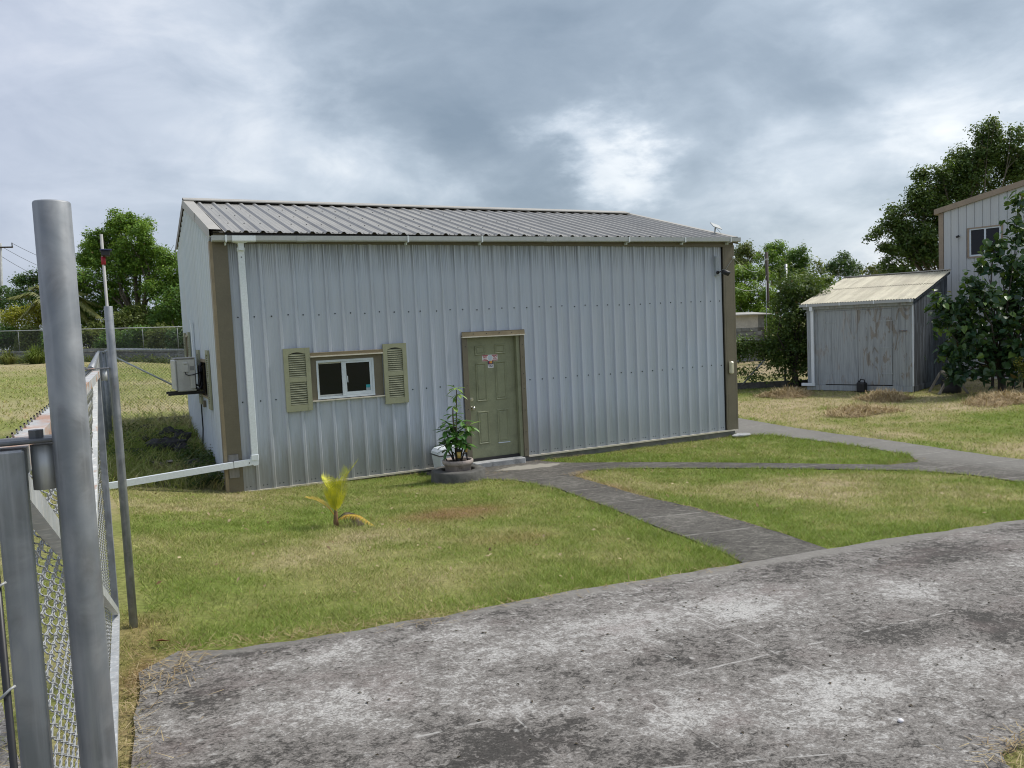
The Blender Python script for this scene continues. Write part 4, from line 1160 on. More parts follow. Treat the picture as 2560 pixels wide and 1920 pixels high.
def chain_link(p0, p1, z0, z1, pitch, r, sides=4, off=0.0, lift=None, depth=0.0):
    """woven wire between two ground points: upright zigzag wires that hook into each other"""
    p0 = np.array(p0, float); p1 = np.array(p1, float); L = np.linalg.norm(p1 - p0); u = (p1 - p0) / L; nrm = np.array([-u[1], u[0]])
    nw = int(L / pitch); hstep = pitch * .5
    nz = int((z1 - z0) / pitch * 1.0 / .5 * .5) * 2
    nz = max(4, int((z1 - z0) / hstep / 1.0))
    if depth:
        # flattened spiral: the wire runs in front one way and behind on the way back
        seq = [(-.5, 0.), (-.36, 1.), (.36, 1.)], [(.5, 0.), (.36, -1.), (-.36, -1.)]
        US, DS, ZS = [], [], []
        for k in range(nz):
            for q, (a_, b_) in enumerate(seq[k % 2]):
                US.append(a_); DS.append(b_); ZS.append((k + (0, .14, .86)[q]) / nz)
        US, DS, ZS = np.array(US)[None], np.array(DS)[None], np.array(ZS)
        zs = z0 + (z1 - z0) * ZS
    else:
        zs = np.linspace(z0, z1, nz + 1); k = np.arange(nz + 1)[None, :]
        US = np.where((k % 2) == 0, -.5, .5); DS = US * 0
    i = np.arange(nw)[:, None]
    uu = (i + .5) * (L / nw) + US * (L / nw) * 1.05
    dd = np.broadcast_to(DS * depth + off, uu.shape)
    base = lift(uu / L) if lift is not None else 0
    P = np.stack([p0[0] + u[0] * uu + nrm[0] * dd, p0[1] + u[1] * uu + nrm[1] * dd, np.broadcast_to(zs[None, :], uu.shape) + base], -1)
    A = P[:, :-1].reshape(-1, 3); B = P[:, 1:].reshape(-1, 3)
    t = B - A; t /= np.linalg.norm(t, axis=1)[:, None]
    n3 = np.array([nrm[0], nrm[1], 0.]); s = np.cross(t, n3)
    ring = []
    for q in range(sides):
        th = 2 * math.pi * q / sides
        ring.append(n3 * math.cos(th) * r + s * math.sin(th) * r)
    V = np.stack([A + o for o in ring] + [B + o for o in ring], 1).reshape(-1, 3)
    n = len(A); b = (np.arange(n) * 2 * sides)[:, None]
    F = np.concatenate([b + np.array([[q, (q + 1) % sides, sides + (q + 1) % sides, sides + q]]) for q in range(sides)], 0)
    return V, F

# ------------------------------------------------------------------ sliding gate
GN, GF = np.array([-2.096, -10.985]), np.array([-2.030, -7.215])
gz0, gz1 = .685, 2.10
gate = thing('sliding_gate', 'pale tube gate with diamond wire mesh and a rusty top rail at left', 'gate', (-2.06, -9.1, .66))
def gp(t, z, dx=0): q = GN + (GF - GN) * t; return (q[0] + dx, q[1], z)
part('top_rail', MB().bar(gp(.0112, gz1 - .018), gp(.9888, gz1 - .018), .036, .036), M_rail, gate)
part('bottom_rail', MB().bar(gp(0, gz0 + .018), gp(1, gz0 + .018), .036, .036), M_galvlt, gate)
for t_, nm in ((.006, 'stile'), (.994, 'stile')):
    q = gp(t_, 0)
    part(nm, MB().bbox((q[0] - .018, q[1] - .018, gz0 + .037), (q[0] + .018, q[1] + .018, gz1 + .001), .003), M_galv, gate)
part('brace', MB().bar(gp(.015, gz1 - .055, .002), gp(.985, gz0 + .055, .002), .026, .036), M_galvlt, gate)
part('brace', MB().bar(gp(.985, gz1 - .055, -.006), gp(.015, gz0 + .055, -.006), .022, .036), M_spotrail, gate)
V, F = chain_link(GN + (GF - GN) * .02, GN + (GF - GN) * .99, gz0 + .03, gz1 + .012, .055, .0019, 5, .020, None, .0055)
bulk('wire_mesh', V, F, None, M_wire, gate, None, True, 'stuff')
tb = MB().tube([(GN[0] - .0225, GN[1] - .016, gz0), (GN[0] - .0225, GN[1] - .016, gz1 - .06)], .005, 6)
part('tension_bar', tb, M_black, gate)
tb = MB()
for q in range(9):
    z = .80 + q * .14
    tb.tube([(GN[0] - .034, GN[1] - .012, z - .006), (GN[0] - .028, GN[1] - .026, z + .002), (GN[0] - .018, GN[1] - .023, z + .010), (GN[0] - .012, GN[1] - .0195, z + .012)], .002, 5)
part('wire_tie', tb, M_wire, gate, None, None, 'stuff')

def post(name, label, x, y, z0, z1, r, grp=None):
    return single(name, MB().tube([(x, y, z0), (x, y, z1 - .002), (x, y, z1)], [r, r, r * .96], 24), M_galv, label, 'post', (x, y, z0), grp)
post('gate_post', 'thick looking round galvanised pipe post standing closest to the camera', -2.021, -10.968, .60, 2.433, .0232)
post('gate_post', 'round galvanised post in the lawn edge at the far end of the gate', -1.945, -7.19, .50, 2.455, .0225)
def guide(label, x0, x1, y, z, xa, xb, bolt):
    t = thing('gate_roller', label, 'roller bracket', ((x0 + x1) / 2, y, z - .05))
    part('plate', MB().bbox((x0, y - .028, z), (x1, y + .028, z + .006), .002), M_plate, t)
    for x in (xa, xb):
        part('roller', MB().tube([(x, y, z - .066), (x, y, z - .004)], .0165, 18), M_galvlt, t)
    part('bolt', MB().tube([(bolt, y - .004, z + .006), (bolt, y - .004, z + .017)], .010, 6, True, 0, False), M_plate, t)
    return t
guide('bracket with guide rollers on the nearest post over the near end of the gate rail', -2.165, -2.040, -10.945, 2.107, -2.0565, -2.133, -2.064)
guide('bracket with guide rollers on the far gate post over the rusty end of the rail', -2.105, -1.965, -7.225, 2.107, -1.993, -2.070, -2.085)
pole = thing('lamp_pole', 'slim pale pole with a small solar lamp strapped behind the far gate post', 'pole', (-1.985, -7.15, .6))
part('pole', MB().tube([(-1.948, -7.155, .6), (-1.951, -7.155, 2.86)], .0085, 10), mat('dull_pole', (.36, .36, .345), .6, var=.15, vs=12, dirt=(.22, .2, .18), dirt_amt=.5), pole)
part('tape', MB().tube([(-1.9505, -7.155, 2.690), (-1.9505, -7.155, 2.735)], .0125, 10), M_red, pole)
lamp_ = part('solar_lamp', MB().bbox((-1.960, -7.20, 2.737), (-1.915, -7.135, 2.764), .003), M_black, pole)
part('solar_panel', MB().bbox((-1.965, -7.21, 2.765), (-1.905, -7.125, 2.773), .002), M_navy, lamp_)

# west boundary fence behind the gate and the short return towards the building
wf = thing('chain_link_fence', 'chain link fence running back from the gate along the left of the bank', 'fence', (-1.95, -.5, .5))
A_, B_ = np.array([-2.062, -7.02]), np.array([-2.10, 3.0])
def topz(t): return 2.10 + .035 * t
part('top_rail', MB().tube([(A_[0], A_[1], topz(0)), (-2.075, -3.6, topz(.33)), (-2.09, 0, topz(.7)), (B_[0], B_[1], topz(1))], .021, 10), M_galv, wf)
V, F = chain_link(A_, B_, 0.0, 1.42, .06, .0018, 4, -.01, lambda t: topz(t) - 1.42)
bulk('wire_mesh', V, F, None, M_wire, wf, None, True, 'stuff')
for (x, y, r) in ((-2.10, 3.0, .05), (-2.03, 4.1, .045)):
    part('fence_post', MB().tube([(x, y, hz(x, y) - .2), (x, y, 2.13)], r, 14), M_galv, wf)
part('link_rail', MB().tube([(-2.10, 3.0, 2.12), (-2.03, 4.1, 2.12), (-1.97, 5.74, 2.14)], .02, 8), M_galv, wf)
rf = thing('chain_link_fence', 'short chain link fence with a slanting brace pipe between bank and west wall', 'fence', (-1.2, 5.75, .6))
part('top_rail', MB().tube([(-1.97, 5.77, 2.156), (-.50, 5.77, 2.072)], .024, 10), M_galvlt, rf)
part('brace_pipe', MB().tube([(-1.82, 5.70, 1.99), (-.66, 5.60, 1.27)], .018, 10), M_galvlt, rf)
part('fence_post', MB().tube([(-1.97, 5.77, .5), (-1.97, 5.77, 2.16)], .028, 12), M_galv, rf)
V, F = chain_link((-1.96, 5.77), (-.50, 5.77), .70, 2.10, .06, .0021, 4)
bulk('wire_mesh', V, F, None, M_wirefar, rf, None, True, 'stuff')
part('kerb', MB().box((-2.05, 5.70, .4), (-.49, 5.83, .695)), M_oldcon, rf)

# ------------------------------------------------------------------ block walls
BLK = {}
def block_wall(parent, p0, p1, z_of, rows, bl, bh, th, m, seed, core=True):
    p0 = np.array(p0, float); p1 = np.array(p1, float); L = np.linalg.norm(p1 - p0); u = (p1 - p0) / L
    ang = math.atan2(u[1], u[0])
    key = (bl, bh, th, m.name)
    if key not in BLK:
        BLK[key] = mesh_of('block', MB().bbox((-bl / 2 + .006, -th / 2, -bh / 2 + .006), (bl / 2 - .006, th / 2, bh / 2 - .006), .008), m)
    r_ = random.Random(seed); base = origin_of(parent)
    n = int(L / bl)
    for row in range(rows):
        for i in range(n):
            s = (i + .5 + (.5 if row % 2 else 0)) * bl
            if s + bl / 2 > L: continue
            x, y = p0 + u * s
            z = z_of(s / L) + (row + .5) * bh
            same('block', BLK[key], parent, Vector((x, y, z)) - base, (0, 0, ang + r_.uniform(-.004, .004)))
    nrm = np.array([-u[1], u[0]])
    if core:
        cw = th / 2 - .012; vs = []
        for (q, t) in ((p0, 0), (p1, 1)):
            z = z_of(t)
            for a, b in ((-cw, -.4), (cw, -.4), (cw, rows * bh - .004), (-cw, rows * bh - .004)):
                vs.append((q[0] + nrm[0] * a, q[1] + nrm[1] * a, z + b))
        part('mortar', MB().add(vs, [(3, 2, 1, 0), (4, 5, 6, 7), (0, 1, 5, 4), (1, 2, 6, 5), (2, 3, 7, 6), (3, 0, 4, 7)]), M_oldcon, parent)

M_block = mat('grey_block', (.22, .225, .22), .9, var=.3, vs=2.2, dirt=(.08, .085, .07), dirt_amt=.8, dirt_scale=1.3, bump=.3)
far0, far1 = np.array([-12.5, 56.3]), np.array([3.6, 36.7])
zf = lambda t: hz(*(far0 + (far1 - far0) * t)) - .02
ff = thing('boundary_fence', 'low grey block wall topped with chain link across the back of the field', 'fence', (-4.5, 46.5, 1.2))
block_wall(ff, far0, far1, zf, 4, .42, .205, .16, M_block, 3)
Lf = np.linalg.norm(far1 - far0)
lf = lambda t: np.array([zf(float(q)) for q in np.ravel(t)]).reshape(np.shape(t)) if np.ndim(t) else zf(t)
zA, zB = zf(0), zf(1)
V, F = chain_link(far0, far1, .84, 2.30, .085, .0028, 3, 0, lambda t: zA + (zB - zA) * t)
bulk('wire_mesh', V, F, None, M_wirefar, ff, None, False, 'stuff')
part('top_rail', MB().tube([(far0[0], far0[1], zA + 2.32), (far1[0], far1[1], zB + 2.32)], .026, 8), M_galvlt, ff)
for q in range(0, 10):
    t = q / 9; p = far0 + (far1 - far0) * t
    part('fence_post', MB().tube([(p[0], p[1], zf(t) + .7), (p[0], p[1], zA + (zB - zA) * t + 2.32)], .024, 8), M_wirefar, ff)
part('wall_cap', MB().bar((far0[0], far0[1], zA + .845), (far1[0], far1[1], zB + .845), .2, .03), M_oldcon, ff)

# east fence between the building and the shed
e0, e1 = np.array([11.5, 10.2]), np.array([19.6, 6.25])
ef = thing('chain_link_fence', 'chain link fence on a dark kerb between the metal building and the grey shed', 'fence', (16, 8, -.12))
ze = lambda t: -.125
V, F = chain_link(e0, e1, .06, 1.46, .07, .0023, 4)
bulk('wire_mesh', V, F, None, M_wirefar, ef, None, False, 'stuff')
part('top_rail', MB().tube([(e0[0], e0[1], 1.475), (e1[0], e1[1], 1.475)], .022, 8), M_wirefar, ef)
part('kerb', MB().bar((e0[0], e0[1], -.05), (e1[0], e1[1], -.05), .16, .26), mat('dark_kerb', (.085, .083, .075), .9, var=.35, vs=5), ef)
for t in (.12, .46, .785, .98):
    p = e0 + (e1 - e0) * t
    part('fence_post', MB().tube([(p[0], p[1], -.1), (p[0], p[1], 1.5)], .034, 10), M_wirefar, ef)
q0 = e0 + (e1 - e0) * .775; q1 = e0 + (e1 - e0) * .62
part('brace_pipe', MB().tube([(q0[0], q0[1], 1.42), (q1[0], q1[1] - .08, .02)], .026, 10), M_galv, ef)

# ------------------------------------------------------------------ grey shed
SP0 = np.array([18.42, 2.82]); SU = np.array([-.36229, .93207]); SV = np.array([.93207, .36229])
def sp(s, t, z): q = SP0 + SU * s + SV * t; return (q[0], q[1], z)
def sbox(mb, s0, s1, t0, t1, z0, z1, mi=0):
    P = [sp(s0, t0, z0), sp(s1, t0, z0), sp(s1, t1, z0), sp(s0, t1, z0), sp(s0, t0, z1), sp(s1, t0, z1), sp(s1, t1, z1), sp(s0, t1, z1)]
    return mb.add(P, [(0, 1, 2, 3), (7, 6, 5, 4), (4, 5, 1, 0), (5, 6, 2, 1), (6, 7, 3, 2), (7, 4, 0, 3)], mi)
def peel(name, paint, wood, lo, hi, dark=.5, stretch=(3.2, 3.2, .9)):
    m, t, b, pos, out = new_mat(name)
    v = t.scalevec(pos, stretch)
    n1 = t.noise(v, 1.5, 6, .62, 1.2); n2 = t.noise(t.scalevec(pos, (26, 26, 1.4)), 1, 5, .65)
    c = t.mix(t.ramp(n2, .3, .7), tuple(x * .86 for x in paint), tuple(x * 1.12 for x in paint))
    w = t.mix(t.ramp(n2, .3, .7), tuple(x * .7 for x in wood), tuple(x * 1.2 for x in wood))
    c = t.mix(t.ramp(n1, lo, hi), c, w)
    n3 = t.noise(t.scalevec(pos, (11, 11, .8)), 1, 5, .6, .5)
    c = t.mix(t.ramp(n3, .5, .68, 0, dark), c, tuple(x * .42 for x in paint))
    t.put(b.inputs['Base Color'], c); b.inputs['Roughness'].default_value = .75; b.inputs['Specular IOR Level'].default_value = .3
    bp = t.node('ShaderNodeBump'); bp.inputs['Strength'].default_value = .3; bp.inputs['Distance'].default_value = .006
    t.put(bp.inputs['Height'], n1); t.l.new(bp.outputs[0], b.inputs['Normal'])
    return m
M_shed = peel('shed_grey_paint', (.345, .375, .39), (.34, .34, .33), .54, .62, .35)
M_shed2 = peel('shed_peeling_paint', (.335, .36, .37), (.27, .25, .22), .52, .60, .35)
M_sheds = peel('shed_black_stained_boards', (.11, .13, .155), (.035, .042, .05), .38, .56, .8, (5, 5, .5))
def tin_mat():
    m, t, b, pos, out = new_mat('cream_roof_tin')
    mp = t.node('ShaderNodeMapping'); t.l.new(pos, mp.inputs['Vector']); mp.inputs['Rotation'].default_value = (0, 0, -math.radians(111.2))
    v = mp.outputs[0]
    n1 = t.noise(t.scalevec(v, (5.5, .35, .6)), 1.0, 5, .65); n2 = t.noise(t.scalevec(v, (1.5, 1.2, 1)), 1.5, 5, .6)
    c = t.mix(t.ramp(n1, .3, .7), (.36, .33, .24), (.56, .525, .40))
    c = t.mix(t.ramp(n2, .48, .7, 0, .5), c, (.33, .30, .23))
    t.put(b.inputs['Base Color'], c); b.inputs['Roughness'].default_value = .6; b.inputs['Specular IOR Level'].default_value = .3
    return m
M_tin = tin_mat()
shed = thing('garden_shed', 'weathered grey timber shed with double doors and pale corrugated lean-to roof', 'shed', (18.42, 2.82, -.12))
mb = MB()
for (a, b) in ((2.495, 2.70), (2.705, 2.88), (2.885, 3.04)): part('board', sbox(MB(), a, b, 0, .03, .06, 2.40), M_shed, shed)
for (a, b) in ((.02, .195), (.20, .38), (.385, .562)): part('board', sbox(MB(), a, b, 0, .03, .06, 2.40), M_shed2, shed)
d1 = part('door', sbox(MB(), 1.523, 2.488, -.018, .02, .085, 2.295), M_shed, shed)
d2 = part('door', sbox(MB(), .567, 1.512, -.018, .02, .085, 2.295), M_shed2, shed)
for z in (.42, 1.17, 1.95):
    part('hinge_strap', sbox(MB(), 2.15, 2.52, -.027, -.0185, z - .02, z + .02), M_shed, d1)
    part('hinge_strap', sbox(MB(), .545, .93, -.027, -.0185, z - .02, z + .02), M_shed, d2)
part('door_rail', sbox(MB(), .57, .60, -.024, -.0185, .42, 1.95).add(*[[sp(.90, -.024, .42), sp(.93, -.024, .42), sp(.93, -.024, 1.2), sp(.90, -.024, 1.2)], [(0, 1, 2, 3)]]), M_shed, d2)
part('latch_bar', sbox(MB(), .16, .38, -.02, -.001, 1.62, 1.66), M_plate, shed)
part('meeting_gap', sbox(MB(), .56, 2.495, .0305, .034, .05, 2.33), M_dark, shed)
part('wall_head', sbox(MB(), 0.0, 3.04, -.006, .03, 2.30, 2.46), M_shed, shed)
part('eave_board', sbox(MB(), -.02, 3.12, -.09, -.065, 2.37, 2.475), M_shed, shed)
part('floor_skirt', sbox(MB(), .0, 3.05, -.025, .05, -.105, .055), M_shed, shed)
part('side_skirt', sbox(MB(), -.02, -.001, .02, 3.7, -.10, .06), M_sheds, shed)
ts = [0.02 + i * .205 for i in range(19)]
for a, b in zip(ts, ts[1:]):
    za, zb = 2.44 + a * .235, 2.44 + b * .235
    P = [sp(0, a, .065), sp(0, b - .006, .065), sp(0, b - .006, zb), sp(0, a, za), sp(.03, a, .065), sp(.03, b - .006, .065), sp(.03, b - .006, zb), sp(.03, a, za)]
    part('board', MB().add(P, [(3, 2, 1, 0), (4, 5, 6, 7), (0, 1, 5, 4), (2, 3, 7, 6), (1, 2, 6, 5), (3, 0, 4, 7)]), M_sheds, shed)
part('side_lining', MB().add([sp(.035, .02, 0), sp(.035, 3.7, 0), sp(.035, 3.7, 3.3), sp(.035, .02, 2.44)], [(0, 1, 2, 3)]), M_dark, shed)
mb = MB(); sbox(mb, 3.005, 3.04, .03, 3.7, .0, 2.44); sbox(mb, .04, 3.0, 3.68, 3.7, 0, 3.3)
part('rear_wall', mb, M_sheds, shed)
part('corner_board', sbox(MB(), -.012, .022, -.032, -.0065, .06, 2.46), M_frame, shed)
def tin(s0, s1, t0, t1, lift):
    n = int((s1 - s0) / .0125); A = []; B = []; mb = MB()
    for i in range(n + 1):
        s = s0 + (s1 - s0) * i / n; w = .014 * math.sin(2 * math.pi * s / .075)
        A.append(sp(s, t0, 2.545 + (t0 + .14) * .2205 + w + lift)); B.append(sp(s, t1, 2.545 + (t1 + .14) * .2205 + w + lift))
    mb.add(A + B, [(i, n + 1 + i, n + 2 + i, i + 1) for i in range(n)], 0, True)
    return mb
sc_ = [-.06, .60, 1.25, 1.90, 2.55, 3.17]
for i, (a, b) in enumerate(zip(sc_, sc_[1:])):
    part('roof_sheet', tin(a - .03, b + .03, -.14, 1.95, .005 * (i % 2)), M_tin, shed)
    part('roof_sheet', tin(a - .03, b + .03, 1.85, 3.83, .012 + .005 * (i % 2)), M_tin, shed)
part('ridge_flashing', sbox(MB(), -.07, 3.18, 3.70, 3.88, 3.435, 3.462), M_fascia, shed)
part('roof_deck', MB().add([sp(-.05, -.12, 2.525), sp(3.15, -.12, 2.525), sp(3.15, 3.8, 3.39), sp(-.05, 3.8, 3.39)], [(0, 1, 2, 3)]), M_dark, shed)
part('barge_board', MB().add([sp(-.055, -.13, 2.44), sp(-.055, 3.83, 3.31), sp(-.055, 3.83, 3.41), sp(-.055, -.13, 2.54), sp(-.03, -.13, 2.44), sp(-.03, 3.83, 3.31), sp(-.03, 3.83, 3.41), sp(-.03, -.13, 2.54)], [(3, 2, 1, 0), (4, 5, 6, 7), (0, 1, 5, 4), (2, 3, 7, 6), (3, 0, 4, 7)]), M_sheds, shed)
g_ = part('gutter', sbox(MB(), -.05, 3.19, -.20, -.10, 2.455, 2.535), M_gut, shed)
for s in (.02, 1.0, 1.98, 2.95): part('gutter_bracket', sbox(MB(), s - .012, s + .012, -.207, -.2005, 2.45, 2.54), M_white, g_)
dp = part('downspout', sbox(MB(), 2.80, 2.885, -.10, -.03, .12, 2.32), M_white, shed)
part('downspout_outlet', sbox(MB(), 2.80, 2.885, -.19, -.03, 2.325, 2.452), M_white, dp)
part('drain_spout', sbox(MB(), 2.79, 3.20, -.105, -.025, .03, .115), M_white, dp)
for (s, t) in ((.0, -.02), (1.35, .1), (2.8, .1), (.05, 3.4)):
    part('foundation_block', sbox(MB(), s - .02, s + .40, t - .06, t + .18, -.30, -.106), M_oldcon, shed)

# black can by the shed doors
can = thing('black_can', 'black plastic water can standing against the shed doors', 'can', (17.75, 4.03, -.12))
cx_, cy_ = 17.72, 4.0
part('body', MB().bbox((cx_ - .10, cy_ - .13, -.12), (cx_ + .10, cy_ + .13, .17), .03), M_black, can)
part('handle', MB().tube([(cx_, cy_ - .10, .16), (cx_, cy_ - .10, .24), (cx_, cy_ + .04, .26), (cx_, cy_ + .08, .16)], .018, 8), M_black, can)
part('cap', MB().tube([(cx_, cy_ + .10, .16), (cx_, cy_ + .10, .22)], .03, 12), M_black, can)
# two-storey building on the right
BB0 = np.array([23.157, 4.298]); BU = np.array([.24901, -.9685]); BN = np.array([-.9685, -.24901]); 
def bp_(s, o, z): q = BB0 + BU * s + BN * o; return (q[0], q[1], z)
def bbox_(mb, s0, s1, o0, o1, z0, z1):
    P = [bp_(s0, o0, z0), bp_(s1, o0, z0), bp_(s1, o1, z0), bp_(s0, o1, z0), bp_(s0, o0, z1), bp_(s1, o0, z1), bp_(s1, o1, z1), bp_(s0, o1, z1)]
    return mb.add(P, [(0, 1, 2, 3), (7, 6, 5, 4), (4, 5, 1, 0), (5, 6, 2, 1), (6, 7, 3, 2), (7, 4, 0, 3)])
M_bside = siding_mat('pale_grey_siding', (.50, .52, .52), .08, False)
M_groove = mat('siding_groove', (.14, .135, .165), .6, var=.2)
M_btrim = mat('warm_tan_trim', (.30, .235, .17), .5, var=.1, vs=3)
big = thing('two_storey_building', 'tall pale grey metal building with tan trim half hidden by the bush at right', 'building', (23.157, 4.298, -.12))
def rz(s): return 5.37 + (s + .885) * .212
SEND = 9.0
p_ = .2345
s_ = -.885 + .13
k = 0
while s_ < SEND:
    e_ = min(SEND, s_ + 4 * p_)
    pm, gm = MB(), MB()
    q = s_
    while q < e_ - 1e-4:
        a, b = q, min(q + p_, e_)
        if .0 - .02 < (a + b) / 2 < .98:
            zz_ = [(-.07, 3.82), (4.77, 0)]
        else: zz_ = [(-.07, 0)]
        for z0, z1 in zz_:
            t0, t1 = (z1 if z1 else rz(a) - .02), (z1 if z1 else rz(b) - .02)
            pm.add([bp_(a + .016, .022, z0), bp_(b - .016, .022, z0), bp_(b - .016, .022, t1), bp_(a + .016, .022, t0), bp_(a, 0, z0), bp_(b, 0, z0), bp_(b, 0, t1), bp_(a, 0, t0)], [(3, 2, 1, 0), (0, 4, 7, 3), (5, 1, 2, 6)])
        q += p_
    part('wall_panel', pm, M_bside, big)
    s_ = e_
mb = MB()
for a, b, z0, z1 in ((-.885, -.04, -.3, 5.35), (-.04, 1.0, -.3, 3.8), (-.04, 1.0, 4.79, 5.5), (1.0, SEND, -.3, 5.75)):
    bbox_(mb, a, b, -.03, -.004, z0, z1)
part('wall_lining', mb, M_groove, big)
part('corner_trim', bbox_(MB(), -.90, -.755, -.04, .035, -.07, 5.36), M_btrim, big)
P = [bp_(-1.02, .10, 5.33), bp_(SEND, .10, rz(SEND) - .03), bp_(SEND, .10, rz(SEND) + .145), bp_(-1.02, .10, 5.505), bp_(-1.02, -.3, 5.33), bp_(SEND, -.3, rz(SEND) - .03), bp_(SEND, -.3, rz(SEND) + .145), bp_(-1.02, -.3, 5.505)]
part('rake_trim', MB().add(P, [(3, 2, 1, 0), (4, 5, 6, 7), (0, 1, 5, 4), (2, 3, 7, 6), (3, 0, 4, 7)]), M_btrim, big)
part('base_trim', bbox_(MB(), -.90, SEND, .0, .045, -.11, -.072), M_cream, big)
part('foundation', bbox_(MB(), -.88, SEND, -6, .02, -.5, -.112), M_found, big)
part('far_wall', MB().add([bp_(-.885, 0, -.1), bp_(-.885, -7, -.1), bp_(-.885, -7, 5.35), bp_(-.885, 0, 5.35)], [(0, 1, 2, 3)]), M_bside, big)
part('roof', MB().add([bp_(-1.0, .05, 5.46), bp_(SEND, .05, rz(SEND) + .10), bp_(SEND, -7.2, rz(SEND) + .10), bp_(-1.0, -7.2, 5.46)], [(0, 1, 2, 3)]), M_roof, big)
w2 = part('window', bbox_(bbox_(bbox_(bbox_(MB(), .03, .95, -.02, .030, 3.86, 3.91), .03, .95, -.02, .030, 4.70, 4.74), .03, .08, -.02, .030, 3.91, 4.70), .90, .95, -.02, .030, 3.91, 4.70), M_frame, big)
bbm = MB()
for a, b, z0, z1 in ((-.02, .029, 3.81, 4.78), (.951, 1.0, 3.81, 4.78), (.0291, .9509, 3.81, 3.859), (.0291, .9509, 4.741, 4.78)): bbox_(bbm, a, b, -.02, .05, z0, z1)
part('window_trim', bbm, M_btrim, w2)
part('mullion', bbox_(MB(), .465, .52, -.01, .028, 3.912, 4.698), M_frame, w2)
part('pane', bbox_(MB(), .082, .464, .0, .006, 3.912, 4.698), M_glass, w2)
part('pane', bbox_(MB(), .521, .898, .008, .014, 3.912, 4.698), M_glass, w2)
bc = thing('security_camera', 'tiny black camera on the tall pale building left of its upper window', 'camera', bp_(-.27, .06, 4.54))
part('camera_body', MB().tube([bp_(-.33, .12, 4.52), bp_(-.24, .10, 4.56)], .035, 10), M_black, bc)
part('bracket', MB().tube([bp_(-.27, .10, 4.54), bp_(-.27, .022, 4.54)], .014, 6), M_black, bc)

# block hut far behind the fence
hut = thing('block_hut', 'small block hut with white panel and thin flat roof beyond the fence', 'hut', (28.2, 19.8, -.1))
ha, hb = np.array([24.9, 21.41]), np.array([28.95, 19.33])
hu = (hb - ha) / np.linalg.norm(hb - ha); hn = np.array([hu[1], -hu[0]])
block_wall(hut, ha, hb, lambda t: -.1, 9, .42, .195, .16, M_block, 8)
def hp(s, o, z): q = ha + hu * s + hn * o; return (q[0], q[1], z)
Lh = np.linalg.norm(hb - ha)
for a, b in ((.2, 1.55), (1.56, 2.95), (2.96, Lh - .32)):
    P = [hp(a, .06, 1.66), hp(b, .06, 1.66), hp(b, .06, 2.34), hp(a, .06, 2.34), hp(a, -.02, 1.66), hp(b, -.02, 1.66), hp(b, -.02, 2.34), hp(a, -.02, 2.34)]
    part('wall_board', MB().add(P, [(0, 1, 2, 3), (0, 4, 5, 1), (3, 2, 6, 7), (1, 5, 6, 2), (0, 3, 7, 4)]), mat('whitewashed_board', (.52, .50, .46), .8, var=.12, vs=3, dirt=(.33, .31, .27), dirt_amt=.5), hut)
P = [hp(Lh - .31, .05, 1.66), hp(Lh, .05, 1.66), hp(Lh, .05, 2.34), hp(Lh - .31, .05, 2.34)]
part('corner_post', MB().add(P, [(0, 1, 2, 3)]).add([hp(Lh, .08, -.2), hp(Lh, -3, -.2), hp(Lh, -3, 2.34), hp(Lh, .08, 2.34)], [(0, 1, 2, 3)]), M_block, hut)
P = [hp(-.2, .4, 2.42), hp(Lh + .38, .4, 2.36), hp(Lh + .38, -3.2, 2.5), hp(-.2, -3.2, 2.56)]
part('roof', MB().add(P + [(x, y, z - .05) for x, y, z in P], [(0, 1, 2, 3), (4, 7, 6, 5), (0, 4, 5, 1), (1, 5, 6, 2), (2, 6, 7, 3), (3, 7, 4, 0)]), M_fascia, hut)
mast = single('service_mast', MB().tube([(28.75, 18.95, -.1), (28.85, 19.0, 4.08)], .02, 8), M_galv, 'thin pale service mast beside the block hut', 'pole', (28.75, 18.95, -.1))
# utility poles
M_pole = mat('brown_timber_pole', (.065, .052, .042), .85, var=.3, vs=6, stretch=(1, 1, .2))
up = thing('utility_pole', 'dark brown timber pole among the trees behind the block hut', 'pole', (35.1, 25.2, -.1))
part('shaft', MB().tube([(35.06, 25.16, -.3), (35.29, 25.44, 6.24)], [.12, .095], 10), M_pole, up)
part('insulator', MB().tube([(35.1, 25.3, 5.75), (35.1, 25.1, 5.75)], .05, 8), M_gut, up)
single('steel_pole', MB().tube([(31.5, 20.24, -.1), (31.74, 20.41, 5.05)], [.075, .07], 10), M_galvlt, 'short grey steel pole top rising from the vine covered shrub', 'pole', (31.5, 20.24, -.1))
lp = thing('utility_pole', 'pale utility pole with a crossarm at the far left edge', 'pole', (-11.3, 82.4, 1.4))
part('shaft', MB().tube([(-11.35, 82.4, 1.2), (-10.73, 82.86, 12.95)], [.17, .12], 10), mat('grey_pole', (.34, .35, .34), .8, var=.2, vs=3), lp)
part('crossarm', MB().bar((-12.2, 83.35, 12.55), (-9.65, 82.3, 12.5), .12, .14), M_pole, lp)
for x, y in ((-12.1, 83.3), (-9.7, 82.32)): part('insulator', MB().tube([(x, y, 12.57), (x, y, 12.95)], .05, 8), M_black, lp)
def wire(a, b, sag, r, n=14):
    a = np.array(a, float); b = np.array(b, float)
    return MB().tube([a + (b - a) * (i / n) - np.array([0, 0, sag * 4 * (i / n) * (1 - i / n)]) for i in range(n + 1)], r, 4)
